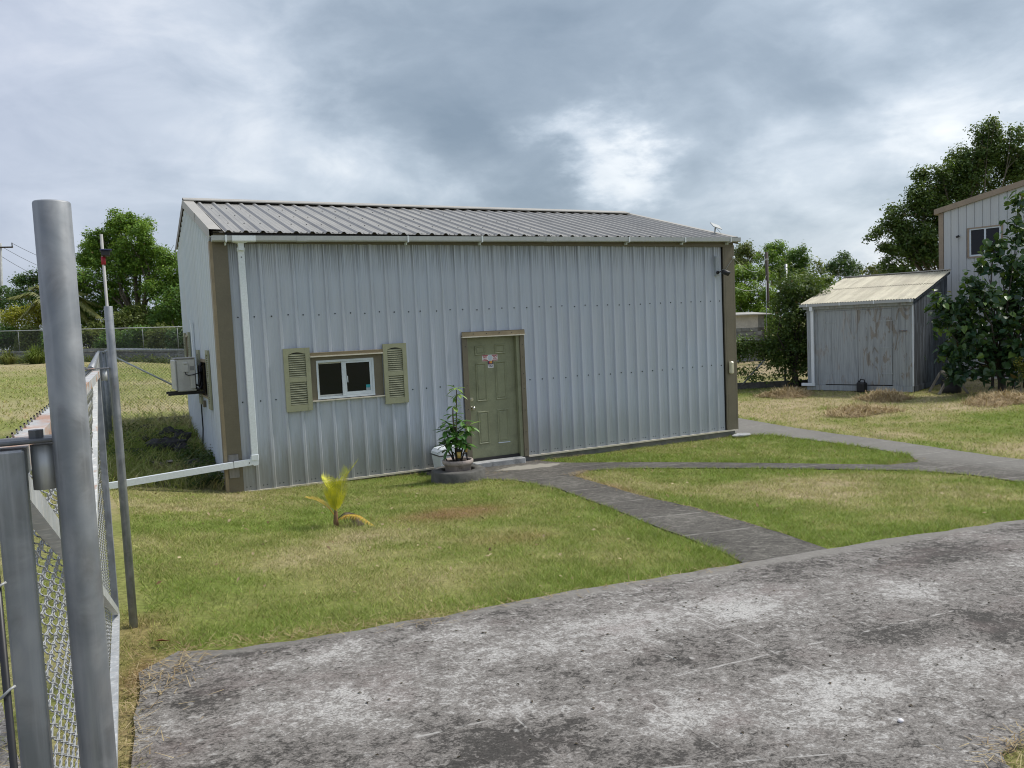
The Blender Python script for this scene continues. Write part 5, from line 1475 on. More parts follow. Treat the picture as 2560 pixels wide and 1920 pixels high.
for i, (a, b, lab) in enumerate((((-9.7, 82.3, 12.9), (-2, 112, 12.2), 'highest of the three thin wires sloping down from the far left pole'), ((-10.5, 82.7, 12.5), (-3.5, 112, 11.2), 'middle of the three thin wires sloping down from the far left pole'), ((-10.7, 82.8, 11.6), (-4.5, 110, 9.9), 'lowest of the three thin wires sloping down from the far left pole'))):
    single('overhead_wire', wire(a, b, .6, .022), M_black, lab, 'wire', a, 'wires from the far left pole')
ins = single('wall_insulator', MB().ball((9.17, -.09, 3.41), .03, 10, 6), M_white, 'small white knob insulator on the tan east corner trim', 'insulator', (9.17, -.06, 3.41))
for a, b, lab in (((9.18, -.09, 3.40), (35.15, 25.4, 5.8), 'upper thin wire from the wall insulator to the timber pole'), ((9.2, .2, 2.95), (35.1, 25.3, 4.8), 'lower thin wire running from the east wall to the timber pole')):
    single('service_wire', wire(a, b, .5, .007), M_gut, lab, 'wire', a, 'wires to the timber pole')
single('camera_wire', MB().tube([(8.90, -.05, 3.18), (9.0, -.052, 3.19), (9.08, -.06, 3.30), (9.17, -.085, 3.40)], .004, 5), M_gut, 'pale thin cable from the camera up to the wall insulator', 'cable', (8.9, -.05, 3.18))

CROWN = {'L1': [(-0.22, 52.73, 10.85, 1.16), (-0.93, 54.18, 10.01, 1.31), (0.43, 51.26, 9.54, 1.4), (-1.93, 54.59, 8.87, 1.31), (-2.86, 53.45, 8.47, 1.02), (-0.69, 52.47, 8.08, 1.6), (1.2, 52.71, 8.39, 1.4), (2.32, 51.03, 8.37, 1.05), (2.91, 50.96, 7.35, 1.16), (-2.44, 52.12, 6.93, 1.45), (-0.27, 53.26, 6.4, 1.75), (1.79, 51.44, 6.25, 1.6), (-3.39, 53.65, 6.48, 0.87), (0.83, 52.64, 10.83, 0.81), (-0.87, 52.78, 10.93, 0.64), (3.07, 50.56, 6.17, 1.16), (4.15, 49.38, 7.64, 1.16), (4.61, 49.65, 6.08, 1.16), (-2.09, 53.15, 10.16, 0.73), (0.32, 52.26, 11.29, 0.41), (-1.95, 53.77, 5.0, 1.31), (0.07, 51.45, 4.27, 1.31), (-3.11, 53.66, 5.03, 1.16), (-0.99, 53.64, 3.64, 1.16), (1.15, 52.55, 3.97, 1.16), (2.45, 51.35, 4.18, 1.16), (-2.82, 53.53, 3.71, 1.02), (3.47, 49.84, 4.96, 1.16)], 'L2': [(2.19, 47.02, 4.6, 1.24), (2.99, 46.83, 5.38, 1.1), (1.48, 48.54, 3.99, 0.97), (3.22, 46.14, 3.99, 1.1), (2.4, 47.61, 3.37, 0.97)], 'L3': [(-7.17, 68.91, 8.63, 0.7), (-8.0, 69.47, 8.09, 0.77), (-7.0, 69.88, 7.76, 0.88), (-8.41, 70.18, 8.25, 0.49), (-7.6, 68.86, 6.9, 0.88), (-6.29, 68.91, 8.2, 0.88), (-5.89, 68.71, 7.31, 1.05), (-8.39, 69.45, 6.88, 0.77)], 'L4': [(-10.27, 77.29, 7.81, 0.75), (-9.76, 76.31, 6.92, 0.94), (-10.56, 77.56, 6.43, 0.94), (-9.08, 75.18, 6.17, 0.83), (-8.33, 75.66, 5.91, 0.83)], 'L5': [(-8.28, 55.58, 4.6, 0.71), (-7.36, 55.14, 4.78, 0.71), (-6.42, 54.26, 4.95, 0.74), (-5.74, 53.51, 4.53, 0.8), (-5.16, 52.89, 4.21, 0.71), (-7.87, 54.73, 4.07, 0.71), (-6.6, 54.12, 4.07, 0.74)], 'L6': [(-1.01, 50.38, 3.99, 0.96), (-0.01, 49.49, 4.07, 1.01), (-1.8, 50.44, 3.46, 0.84), (0.95, 49.06, 3.46, 0.84), (-2.67, 51.89, 3.66, 0.79)], 'S0': [(-8.24, 55.14, 2.95, 0.77), (-8.74, 54.27, 2.74, 0.67), (-7.62, 54.55, 2.75, 0.67), (-8.09, 53.99, 3.44, 0.58), (-8.58, 54.64, 3.19, 0.58), (-7.59, 53.74, 3.25, 0.53)], 'S1': [(-6.43, 52.06, 2.79, 0.81), (-7.11, 52.99, 2.61, 0.7), (-5.86, 52.51, 2.6, 0.7), (-6.39, 52.11, 3.29, 0.6), (-6.87, 52.47, 3.04, 0.6), (-5.94, 52.92, 3.11, 0.55)], 'S2': [(-4.79, 50.59, 2.76, 0.79), (-5.48, 51.95, 2.58, 0.7), (-4.19, 50.24, 2.57, 0.7), (-4.76, 50.63, 3.25, 0.6), (-5.23, 51.05, 3.0, 0.6), (-4.24, 50.44, 3.06, 0.55)], 'S3': [(-3.21, 49.89, 2.68, 0.74), (-3.8, 50.1, 2.49, 0.65), (-2.63, 49.45, 2.49, 0.65), (-3.16, 49.09, 3.16, 0.56), (-3.58, 49.08, 2.91, 0.56), (-2.68, 49.56, 2.98, 0.51)], 'S4': [(-1.63, 48.12, 2.46, 0.64), (-2.15, 47.78, 2.27, 0.56), (-1.14, 47.66, 2.28, 0.56), (-1.6, 48.06, 2.95, 0.48), (-1.98, 48.02, 2.69, 0.48), (-1.18, 47.53, 2.76, 0.44)], 'S5': [(-0.09, 46.36, 2.51, 0.72), (-0.67, 46.75, 2.33, 0.63), (0.44, 45.59, 2.33, 0.63), (-0.08, 45.61, 2.98, 0.54), (-0.48, 46.37, 2.74, 0.54), (0.39, 45.5, 2.8, 0.49)], 'S6': [(1.39, 44.58, 2.49, 0.75), (0.78, 44.68, 2.31, 0.66), (1.93, 43.66, 2.3, 0.66), (1.41, 44.34, 2.95, 0.56), (0.99, 44.84, 2.71, 0.56), (1.88, 43.76, 2.77, 0.52)], 'S7': [(2.64, 43.5, 2.5, 0.7), (2.02, 42.89, 2.32, 0.61), (3.15, 42.82, 2.31, 0.61), (2.63, 42.92, 2.95, 0.52), (2.21, 42.95, 2.72, 0.52), (3.08, 42.7, 2.78, 0.48)], 'R1': [(37.57, 30.28, 5.09, 0.83), (38.13, 29.7, 5.32, 0.72), (38.93, 29.4, 4.95, 0.66), (36.68, 29.36, 3.81, 0.97), (38.32, 29.57, 3.65, 0.97), (39.45, 29.41, 3.48, 0.69), (37.03, 29.78, 2.73, 0.77), (37.93, 28.82, 2.53, 0.77), (37.2, 30.7, 4.3, 0.83), (37.48, 29.89, 2.03, 0.77), (37.7, 29.0, 1.59, 0.77), (38.81, 29.17, 1.97, 0.66), (37.19, 30.56, 2.34, 0.77), (37.41, 29.1, 0.78, 0.77), (37.3, 30.13, 0.94, 0.72)], 'R12': [(31.43, 21.38, 2.01, 0.5), (31.88, 21.24, 1.31, 0.59), (31.6, 21.67, 0.87, 0.5), (31.7, 20.94, 0.53, 0.5), (31.6, 21.3, 0.31, 0.45)], 'R2': [(47.97, 41.39, 7.75, 0.84), (48.51, 40.98, 7.99, 0.63), (47.2, 41.32, 7.23, 0.77), (49.36, 41.06, 7.37, 0.56), (48.33, 41.31, 6.87, 0.77)], 'R3': [(49.49, 38.91, 7.84, 0.75), (50.19, 38.47, 7.29, 0.89), (48.39, 38.61, 7.24, 0.68), (49.15, 37.93, 6.4, 0.96), (49.05, 38.98, 6.25, 0.85), (49.85, 38.87, 5.62, 0.85)], 'R4': [(49.36, 36.14, 7.22, 0.73), (49.84, 35.97, 6.65, 0.66), (49.26, 36.5, 6.44, 0.83), (49.65, 36.15, 5.91, 0.66), (49.33, 36.37, 5.44, 0.83)], 'R5': [(17.83, 6.78, 3.3, 0.42), (18.16, 6.52, 3.18, 0.37), (17.67, 6.9, 2.79, 0.37), (18.16, 6.7, 2.51, 0.5), (18.46, 6.39, 2.75, 0.31), (17.74, 6.73, 2.01, 0.44), (18.62, 6.98, 1.72, 0.44), (17.89, 7.07, 1.42, 0.31), (17.98, 6.57, 1.22, 0.34), (17.51, 7.01, 2.35, 0.26), (17.65, 7.1, 0.98, 0.23), (18.47, 6.77, 0.87, 0.26), (18.03, 6.82, 2.91, 0.39), (17.67, 7.18, 1.83, 0.26), (18.35, 6.47, 2.3, 0.37), (18.54, 6.58, 1.39, 0.29), (18.06, 6.89, 1.55, 0.39), (18.05, 6.89, 0.76, 0.23), (17.64, 6.84, 0.59, 0.23), (17.96, 6.73, 0.44, 0.26), (18.19, 6.61, 0.56, 0.23), (17.39, 6.94, 0.8, 0.21), (17.47, 7.18, 1.31, 0.23), (17.35, 7.15, 1.06, 0.21)], 'R6': [(34.13, 20.32, 5.1, 0.23), (33.97, 20.19, 4.69, 0.34), (33.66, 20.08, 4.08, 0.45), (34.35, 20.29, 3.86, 0.41), (34.25, 20.46, 3.58, 0.5)], 'R7': [(47.95, 30.53, 6.35, 0.6), (47.05, 30.5, 5.84, 0.54), (47.94, 29.8, 5.92, 0.6), (48.5, 29.74, 5.32, 0.54), (47.89, 30.87, 5.27, 0.72), (47.0, 30.94, 5.58, 0.39), (47.55, 29.67, 4.94, 0.72)], 'R8': [(41.47, 22.54, 4.85, 0.45), (41.08, 22.67, 4.67, 0.35), (41.71, 22.29, 4.63, 0.4), (40.92, 21.96, 4.17, 0.5)], 'R5b': [(30.01, 16.23, 3.59, 0.48), (30.9, 16.2, 3.38, 0.52), (29.72, 16.79, 3.04, 0.56), (30.2, 16.22, 2.7, 0.6), (29.26, 16.8, 3.94, 0.36)], 'R9': [(33.87, 10.42, 9.92, 0.58), (34.31, 10.33, 9.22, 0.81), (34.73, 9.7, 9.46, 0.69), (33.72, 10.88, 8.86, 0.81), (33.26, 11.33, 8.39, 0.72), (35.11, 10.65, 8.35, 0.9), (35.18, 9.61, 8.15, 0.9), (31.76, 11.27, 8.31, 0.51), (31.37, 11.73, 7.99, 0.51), (32.13, 11.53, 7.3, 0.72), (30.74, 11.72, 6.9, 0.69), (33.01, 11.18, 7.1, 0.81), (30.81, 12.55, 6.34, 0.69), (30.95, 11.69, 5.69, 0.81), (31.74, 11.46, 6.03, 0.81), (30.04, 12.58, 6.12, 0.4), (29.41, 12.72, 5.68, 0.33), (29.08, 12.88, 5.6, 0.16), (30.09, 12.26, 5.04, 0.63), (31.36, 12.2, 4.49, 0.81), (31.09, 11.21, 4.57, 0.72), (29.74, 12.45, 4.25, 0.43), (29.73, 11.9, 3.93, 0.54), (34.39, 11.13, 7.5, 0.9), (36.02, 9.4, 8.68, 1.08), (34.14, 10.41, 10.38, 0.29), (34.07, 10.91, 9.78, 0.36), (32.89, 11.46, 8.93, 0.36), (29.41, 12.46, 5.06, 0.25), (31.25, 11.5, 6.74, 0.81), (31.67, 11.03, 6.24, 0.81), (33.18, 10.72, 7.91, 0.9), (31.67, 11.42, 5.13, 0.81), (30.35, 11.84, 5.35, 0.72)], 'R10': [(18.03, 1.71, 2.3, 0.26), (17.91, 1.29, 2.14, 0.3), (18.58, 1.31, 1.98, 0.35), (17.82, 1.56, 1.9, 0.23), (18.37, 1.39, 1.56, 0.35), (18.38, 0.96, 1.55, 0.32), (18.43, 0.99, 2.49, 0.35), (18.86, 0.84, 2.37, 0.37), (19.83, 1.01, 2.46, 0.43), (19.53, 0.5, 1.92, 0.53), (19.2, 0.94, 1.73, 0.43), (19.59, 1.08, 1.07, 0.48), (18.83, 1.15, 1.0, 0.37), (18.07, 1.2, 0.94, 0.3), (17.84, 1.47, 1.07, 0.21), (19.31, 0.36, 0.98, 0.48), (18.23, 1.17, 0.52, 0.19), (18.67, 0.94, 0.56, 0.23), (17.88, 1.3, 0.52, 0.14), (19.58, 0.73, 0.45, 0.23), (19.98, 0.82, 4.9, 0.13), (19.86, 0.75, 4.38, 0.19), (19.94, 0.73, 3.93, 0.26), (19.23, 1.04, 3.79, 0.17), (19.44, 0.96, 3.53, 0.23), (19.17, 1.14, 3.27, 0.14), (19.78, 0.74, 3.09, 0.4), (18.49, 1.2, 2.79, 0.15), (20.39, 0.6, 2.88, 0.64), (20.23, 0.51, 1.27, 0.53)], 'R11': [(18.89, 0.18, 0.77, 0.12), (19.09, 0.18, 0.65, 0.12), (18.98, 0.17, 0.45, 0.12)]}

# ------------------------------------------------------------------ foliage
M_bark = mat('bark', (.14, .115, .085), .9, var=.35, vs=7, stretch=(1, 1, .25), bump=.5)
M_barkd = mat('dark_bark', (.07, .06, .05), .9, var=.35, vs=7, stretch=(1, 1, .25))
def leaves(clumps, per, size, colA, colB, seed, flat=.75, droop=.25, shell=.45, aspect=.5, hue=.2):
    """leaf blades scattered in sprays through a set of round clumps"""
    r = np.random.default_rng(seed)
    C_ = np.array(clumps, float)
    n_each = np.maximum(14, (per * C_[:, 3] ** 2 / size ** 2 * .6).astype(int))
    idx = np.repeat(np.arange(len(C_)), n_each); N = len(idx)
    c = C_[idx]
    # sprays: small groups of leaves share a direction
    ns = np.maximum(4, n_each // 9)
    offs = np.concatenate([[0], np.cumsum(ns)[:-1]])
    S_ = int(ns.sum())
    d = r.normal(size=(S_, 3)); d /= np.linalg.norm(d, axis=1)[:, None]
    rad = shell + (1.12 - shell) * r.random(S_) ** .55
    rad *= 1 + .22 * r.normal(size=S_) * (r.random(S_) < .35)
    hueS = r.normal(0, 1, S_)
    sid = offs[idx] + (r.random(N) * ns[idx]).astype(int)
    P = c[:, :3] + d[sid] * rad[sid][:, None] * c[:, 3:4] * np.array([1, 1, flat]) + r.normal(0, 1, (N, 3)) * size * .75
    # orientation: facing outwards / upwards, drooping tips
    nrm = d[sid] * .6 + np.array([0, 0, .75]) + r.normal(0, .45, (N, 3)); nrm /= np.linalg.norm(nrm, axis=1)[:, None]
    t = r.normal(size=(N, 3)) + d[sid] * .6; t[:, 2] -= droop
    t -= nrm * np.sum(t * nrm, 1)[:, None]; t /= np.linalg.norm(t, axis=1)[:, None]
    s = np.cross(nrm, t)
    L = (size * r.uniform(.6, 1.35, N))[:, None]; W = L * aspect * r.uniform(.8, 1.2, (N, 1))
    fold = L * r.uniform(.02, .16, (N, 1))
    A = P - t * L * .5; T = P + t * L * .5 - nrm * fold
    Lf = P + s * W * .5 + nrm * fold * .6 - t * L * .06; Rt = P - s * W * .5 + nrm * fold * .6 - t * L * .06
    V = np.stack([A, Lf, T, Rt], 1).reshape(-1, 3)
    b = (np.arange(N) * 4)[:, None]
    F = np.concatenate([b + np.array([[0, 1, 2]]), b + np.array([[0, 2, 3]])], 0)
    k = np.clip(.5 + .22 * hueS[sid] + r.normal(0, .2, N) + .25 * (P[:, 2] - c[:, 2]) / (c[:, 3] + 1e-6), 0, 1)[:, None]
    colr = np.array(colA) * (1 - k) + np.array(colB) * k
    colr = colr * r.uniform(.75, 1.25, (N, 1))
    dead = r.random(N) < .012
    colr[dead] = np.array([.20, .15, .06])
    return V, F, np.repeat(colr, 4, 0), P, nrm, t

def limbs(base, clumps, r0, seed, trunk_frac=.35):
    r_ = random.Random(seed); mb = MB()
    C_ = np.array(clumps); top = C_[:, 2].max(); cen = C_[:, :3].mean(0)
    b = np.array(base, float)
    fork = b + (cen - b) * trunk_frac; fork[2] = b[2] + (cen[2] - b[2]) * trunk_frac
    mid = (b + fork) / 2 + np.array([r_.uniform(-.1, .1), r_.uniform(-.1, .1), 0]) * r0 * 6
    mb.tube([b - np.array([0, 0, .3]), b, mid, fork], [r0 * 1.5, r0 * 1.15, r0, r0 * .85], 9)
    crown_mb = MB()
    for q in C_:
        p = q[:3]; m = (fork + p) / 2 + np.array([r_.uniform(-1, 1), r_.uniform(-1, 1), r_.uniform(-.3, .9)]) * .14 * np.linalg.norm(p - fork)
        p_ = m + (p - m) * .75; crown_mb.tube([fork, m, p_], [r0 * .42, r0 * .22, r0 * .06], 6)
        for _ in range(4):
            e = p + np.array([r_.gauss(0, 1), r_.gauss(0, 1), r_.gauss(.3, .8)]) * q[3] * .55
            crown_mb.tube([m + (p - m) * r_.uniform(.3, 1), e], [r0 * .09, r0 * .03], 4, False)
    return mb, crown_mb

def tree(name, label, cat, clumps, core, base, r0, size, per, colA, colB, seed, group=None, bark=None, matl=None, **kw):
    t = thing(name, label, cat, base, group)
    tm, bm_ = limbs(base, core, r0, seed)
    part('trunk', tm, bark or M_bark, t)
    part('branch', bm_, bark or M_bark, t)
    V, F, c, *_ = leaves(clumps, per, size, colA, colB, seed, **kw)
    bulk('crown', V, F, c, matl or M_leaf, t)
    return t
def base_of(cl):
    a = np.array(cl); w = a[:, 3]
    return a[:, 0] @ w / w.sum(), a[:, 1] @ w / w.sum()
def dense(cl, n, seed, spread=.55, rs=(.35, .6)):
    """breaks every clump of a crown into smaller uneven ones"""
    r_ = random.Random(seed); out = []
    for x, y, z, r in cl:
        out.append((x, y, z, r * .72))
        for _ in range(n):
            d = Vector((r_.gauss(0, 1), r_.gauss(0, 1), r_.gauss(.15, .8))).normalized() * r * r_.uniform(spread, spread + .45)
            out.append((x + d.x, y + d.y, z + d.z, r * r_.uniform(*rs)))
    return out
G_dk = ((.055, .125, .025), (.125, .23, .04)); G_md = ((.085, .19, .028), (.24, .37, .05)); G_br = ((.09, .19, .022), (.24, .36, .04))
G_ol = ((.09, .13, .034), (.20, .23, .06)); G_yl = ((.20, .22, .02), (.42, .40, .045)); G_bl = ((.035, .085, .034), (.085, .155, .05))
def T_(key, name, label, cat, size, per, colr, seed, r0=.2, zb=None, n=4, group=None, **kw):
    cl = CROWN[key]
    per = per * 1.6
    bx, by = base_of(cl); z = hz(bx, by) if zb is None else zb
    sp_ = kw.pop('spread', .55)
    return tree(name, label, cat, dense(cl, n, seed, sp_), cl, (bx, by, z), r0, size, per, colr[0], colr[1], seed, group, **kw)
GW = 'trees beyond the west field'; GE = 'trees beyond the east fence'
T_('L1', 'broadleaf_tree', 'tallest dense green tree beyond the field, left of the metal building', 'tree', .185, 52, G_md, 41, .35, group=GW)
T_('L2', 'broadleaf_tree', 'low rounded dark green tree against the west wall, beyond the field fence', 'tree', .22, 34, G_dk, 42, .2, group=GW)
T_('L3', 'broadleaf_tree', 'sparse topped smaller tree left of the nearest gate post, far back', 'tree', .24, 30, G_bl, 43, .2, group=GW)
T_('L4', 'broadleaf_tree', 'dark far tree at the left edge behind the pale utility pole', 'tree', .26, 30, G_bl, 44, .2, group=GW)
T_('L5', 'flowering_shrub', 'yellow green shrub rising over the field fence at the far left', 'shrub', .17, 34, G_yl, 45, .08)
T_('L6', 'broadleaf_tree', 'low olive green bush below the tallest tree, behind the field fence', 'shrub', .2, 32, G_ol, 46, .12, group=GW)
lab = ['at the left edge', 'below the yellow shrub', 'behind the nearest post', 'right of the nearest post', 'left of the far gate post', 'right of the far gate post', 'in the middle of the right stretch', 'next to the metal building']
for i in range(8):
    T_('S%d' % i, 'hedge_bush', 'dark undergrowth bush behind the field fence, ' + lab[i], 'shrub', .17, 46, [G_dk, G_ol, G_md, G_ol, G_dk, G_dk, G_ol, G_bl][i], 50 + i, .05, n=6, group='undergrowth behind the field fence')
T_('R1', 'broadleaf_tree', 'bright sunlit green tree just right of the metal building', 'tree', .19, 46, G_br, 61, .2, group=GE)
T_('R2', 'broadleaf_tree', 'thin dull olive tree highest beside the metal building\'s east corner', 'tree', .19, 40, G_ol, 62, .18, group=GE)
T_('R3', 'broadleaf_tree', 'airy tall tree behind the brown timber pole', 'tree', .19, 46, G_md, 63, .2, group=GE)
T_('R4', 'broadleaf_tree', 'airy tree behind the short grey steel pole', 'tree', .19, 46, G_dk, 64, .2, group=GE)
T_('R5', 'vine_covered_tree', 'dark vine draped tree over the fence post left of the shed', 'tree', .105, 26, ((.045, .09, .022), (.125, .185, .042)), 65, .10, zb=-.13, n=7, bark=M_barkd, flat=1.1, spread=.8)
T_('R6', 'conifer_tree', 'narrow pointed tree rising behind the left end of the shed roof', 'tree', .17, 32, G_ol, 66, .1, group=GE)
T_('R7', 'broadleaf_tree', 'round dark tree standing apart above the shed roof', 'tree', .18, 34, G_bl, 67, .2, group=GE)
T_('R8', 'broadleaf_tree', 'small brownish green tree touching the big right tree', 'tree', .2, 32, ((.07, .085, .03), (.16, .16, .05)), 68, .15, group=GE)
T_('R5b', 'broadleaf_tree', 'mid green bushy tree directly behind the shed roof', 'tree', .18, 50, ((.06, .12, .022), (.19, .25, .04)), 69, .15)
T_('R12', 'broadleaf_tree', 'bright low green shrub between the block hut and the vine draped tree', 'shrub', .17, 40, G_br, 71, .08, n=4)
T_('R9', 'broadleaf_tree', 'biggest tree with an airy crown behind the tall pale building', 'tree', .15, 40, ((.042, .088, .022), (.14, .20, .042)), 70, .17, zb=-.15, n=5)

# vines on the east fence
rv = np.random.default_rng(5); vc = []
for q in range(170):
    t = rv.uniform(.40, .90); p = e0 + (e1 - e0) * t
    zt = rv.choice([rv.uniform(.95, 1.55), rv.uniform(.15, 1.4)], p=[.66, .34])
    vc.append((p[0], p[1], zt, rv.uniform(.09, .22)))
V, F, c, *_ = leaves(vc, 44, .095, (.05, .10, .022), (.14, .21, .045), 6, flat=1.0)
o = bulk('fence_vine', V, F, c, M_leaf, None, (16.8, 7.6, -.1)); tag(o, 'leafy vine climbing over the chain link fence left of the shed', 'vine')

# coconut palm behind the field fence
def frond(pts, wid, n, droop, lw, fold=.35, seed=0):
    """one pinnate leaf along a curved rachis; returns V,F"""
    r_ = random.Random(seed)
    P = np.array(pts, float)
    # resample with a smooth curve
    tt = np.linspace(0, 1, len(P)); ts_ = np.linspace(0, 1, 18)
    Q = np.stack([np.interp(ts_, tt, P[:, i]) for i in range(3)], 1)
    for _ in range(3): Q[1:-1] = (Q[:-2] + 2 * Q[1:-1] + Q[2:]) / 4
    mb = MB(); mb.tube(Q, np.linspace(lw * .9, lw * .25, 18), 5)
    V = []; F = []
    for i in range(n):
        f = .14 + .86 * i / (n - 1)
        a = np.array([np.interp(f, ts_, Q[:, k]) for k in range(3)]); b_ = np.array([np.interp(min(1, f + .04), ts_, Q[:, k]) for k in range(3)]); c_ = np.array([np.interp(f - .04, ts_, Q[:, k]) for k in range(3)])
        t = (b_ - c_) / np.linalg.norm(b_ - c_)
        s = np.cross(t, [0, 0, 1.]); s /= np.linalg.norm(s) + 1e-9; u = np.cross(s, t)
        ln = wid * (math.sin(math.pi * min(1, .12 + f * .80)) ** .7) * r_.uniform(.85, 1.1)
        for sg in (-1, 1):
            d_ = s * sg * .9 + t * (.55 + .5 * f) + u * fold; d_ /= np.linalg.norm(d_)
            m = a + d_ * ln * .55; e = a + d_ * ln - np.array([0, 0, droop * ln])
            w_ = t * lw * .9
            o_ = len(V)
            V += [a - w_ * .5, a + w_ * .5, m + w_, m - w_, e]
            F += [(o_, o_ + 1, o_ + 2), (o_, o_ + 2, o_ + 3), (o_ + 3, o_ + 2, o_ + 4)]
    mb.add(V, F)
    return mb
M_palm = mat('palm_leaf', (.12, .16, .035), .5, var=.35, vs=2, c2=(.26, .25, .06))
palm = thing('coconut_palm', 'short coconut palm with arching fronds behind the nearest gate post', 'palm', (-5.0, 52.2, 1.4))
part('trunk', MB().tube([(-5.15, 52.3, 1.1), (-5.0, 52.25, 2.9), (-4.82, 52.2, 4.8)], [.17, .14, .13], 10), M_bark, palm)
pc = np.array([-4.82, 52.2, 4.85])
for i, (dx, dz, dy) in enumerate(((-2.5, .9, .9), (2.35, -.6, -1.2), (1.5, 1.0, -.7), (-2.0, -.3, .4), (-1.3, 1.5, .9), (2.3, .25, .3), (.5, 1.7, -.5), (1.8, -1.1, -.8), (-.6, .9, 1.4), (.6, .8, -1.5))):
    e = pc + np.array([dx, dy, dz]); e = pc + (e - pc) * 1.12; m = pc + np.array([dx * .5, dy * .5, max(dz, 0) * .6 + .75])
    part('frond', frond([pc, m, e], .85, 34, .45, .06, .1, i), M_palm, palm)
# clump of tall grass by the field fence
def tuft(name, label, x, y, n, hgt, spread, colA, colB, seed, w=.02):
    r = np.random.default_rng(seed)
    th = r.uniform(0, 2 * math.pi, n); rr = np.abs(r.normal(0, 1, n)) * spread * .16; q_ = r.random(n) ** .8; ot = spread * (.12 + .9 * q_); ln = hgt * (1.05 - .55 * q_) * r.uniform(.65, 1.15, n)
    z = hz(x, y)
    bx, by = x + np.cos(th) * rr, y + np.sin(th) * rr
    px, py = -np.sin(th) * w, np.cos(th) * w
    A = np.stack([bx - px, by - py, np.full(n, z - .02)], 1); B = np.stack([bx + px, by + py, np.full(n, z - .02)], 1)
    M1 = np.stack([bx + np.cos(th) * ot * .5 + px * .8, by + np.sin(th) * ot * .5 + py * .8, z + ln * .85], 1); M2 = M1 - np.stack([1.6 * px, 1.6 * py, 0 * px], 1)
    T = np.stack([bx + np.cos(th) * ot, by + np.sin(th) * ot, z + ln * (1.0 - .45 * q_)], 1)
    V = np.stack([A, B, M1, M2, T], 1).reshape(-1, 3); b = (np.arange(n) * 5)[:, None]
    F = np.concatenate([b + np.array([[0, 1, 2]]), b + np.array([[0, 2, 3]]), b + np.array([[3, 2, 4]])])
    k = r.random((n, 1)); c = np.array(colA) * (1 - k) + np.array(colB) * k
    o = bulk(name, V, F, np.repeat(c, 5, 0), M_blade, None, (x, y, z))
    return tag(o, label, 'grass clump')
tuft('grass_clump', 'tall fountain shaped grass clump in front of the far block wall', -5.9, 45.2, 420, 1.25, 1.1, (.09, .14, .03), (.2, .24, .07), 3, .025)
tuft('grass_clump', 'paler tall grass clump left of the fountain shaped one by the block wall', -7.6, 47.5, 260, 1.0, .9, (.12, .15, .05), (.22, .22, .09), 4, .022)

wk = []
rk = np.random.default_rng(61)
for q in range(230):
    t = rk.random(); p = far0 + (far1 - far0) * t; x = p[0] - rk.uniform(.15, .9); y = p[1] - rk.uniform(.15, .9) * .8
    wk.append((x, y, hz(x, y) + rk.uniform(.0, .38) * rk.random(), rk.uniform(.12, .3)))
V, F, c, *_ = leaves(wk, 22, .13, (.06, .095, .025), (.17, .20, .06), 62, flat=1.0)
o = bulk('weeds', V, F, c, M_leaf, None, (-4.5, 46, 1.2), False, 'stuff'); o['label'] = 'rough weeds growing along the foot of the far block wall'

# ------------------------------------------------------------------ big leaved bush by the tall building
bush = thing('large_leaf_bush', 'dark bush with big rounded leaves in front of the tall pale building', 'bush', (19.65, 1.06, -.12))
cl10 = dense(CROWN['R10'], 3, 77, .5, (.4, .65))
tm, bm_ = limbs((19.65, 1.06, -.12), CROWN['R10'], .09, 77, .3)
part('trunk', tm, M_barkd, bush); part('branch', bm_, M_barkd, bush)
V, F, c, P, nr, tg = leaves(cl10, 36, .165, (.022, .062, .028), (.06, .125, .036), 78, flat=.9, droop=.7, shell=.35, aspect=.85)
# heart shaped outline instead of the kite
N = len(P); rb = np.random.default_rng(9)
L = (.185 * rb.uniform(.65, 1.25, N))[:, None]; s = np.cross(nr, tg)
prof = [(-.42, 0), (-.50, .22), (-.30, .46), (.05, .42), (.32, .2), (.55, 0), (.32, -.2), (.05, -.42), (-.30, -.46), (-.50, -.22)]
vs = []
for u, v in prof:
    vs.append(P + tg * L * u + s * L * v * .82 + nr * L * (abs(v) * .28 - .22 * max(u, 0)))
vs.append(P + tg * L * .0 - nr * L * .02)
V = np.stack(vs, 1)
lightleaf = (P[:, 2] > .9) & (rb.random(N) < .10)
cc = c.reshape(N, 4, 3)[:, 0].copy()
cc[lightleaf] = np.array([.13, .22, .035]) * rb.uniform(.7, 1.3, (int(lightleaf.sum()), 1))
fan = np.array([[10, q, (q + 1) % 10] for q in range(10)])
tocam = np.linalg.norm(P - CAM, axis=1)
order = np.argsort(tocam)
near_ = order[:300]; rest = order[300:]
b = (np.arange(len(rest)) * 11)[:, None, None]
bulk('foliage', V[rest].reshape(-1, 3), (b + fan[None]).reshape(-1, 3), np.repeat(cc[rest], 11, 0), M_bigleaf, bush, None, False, 'stuff')
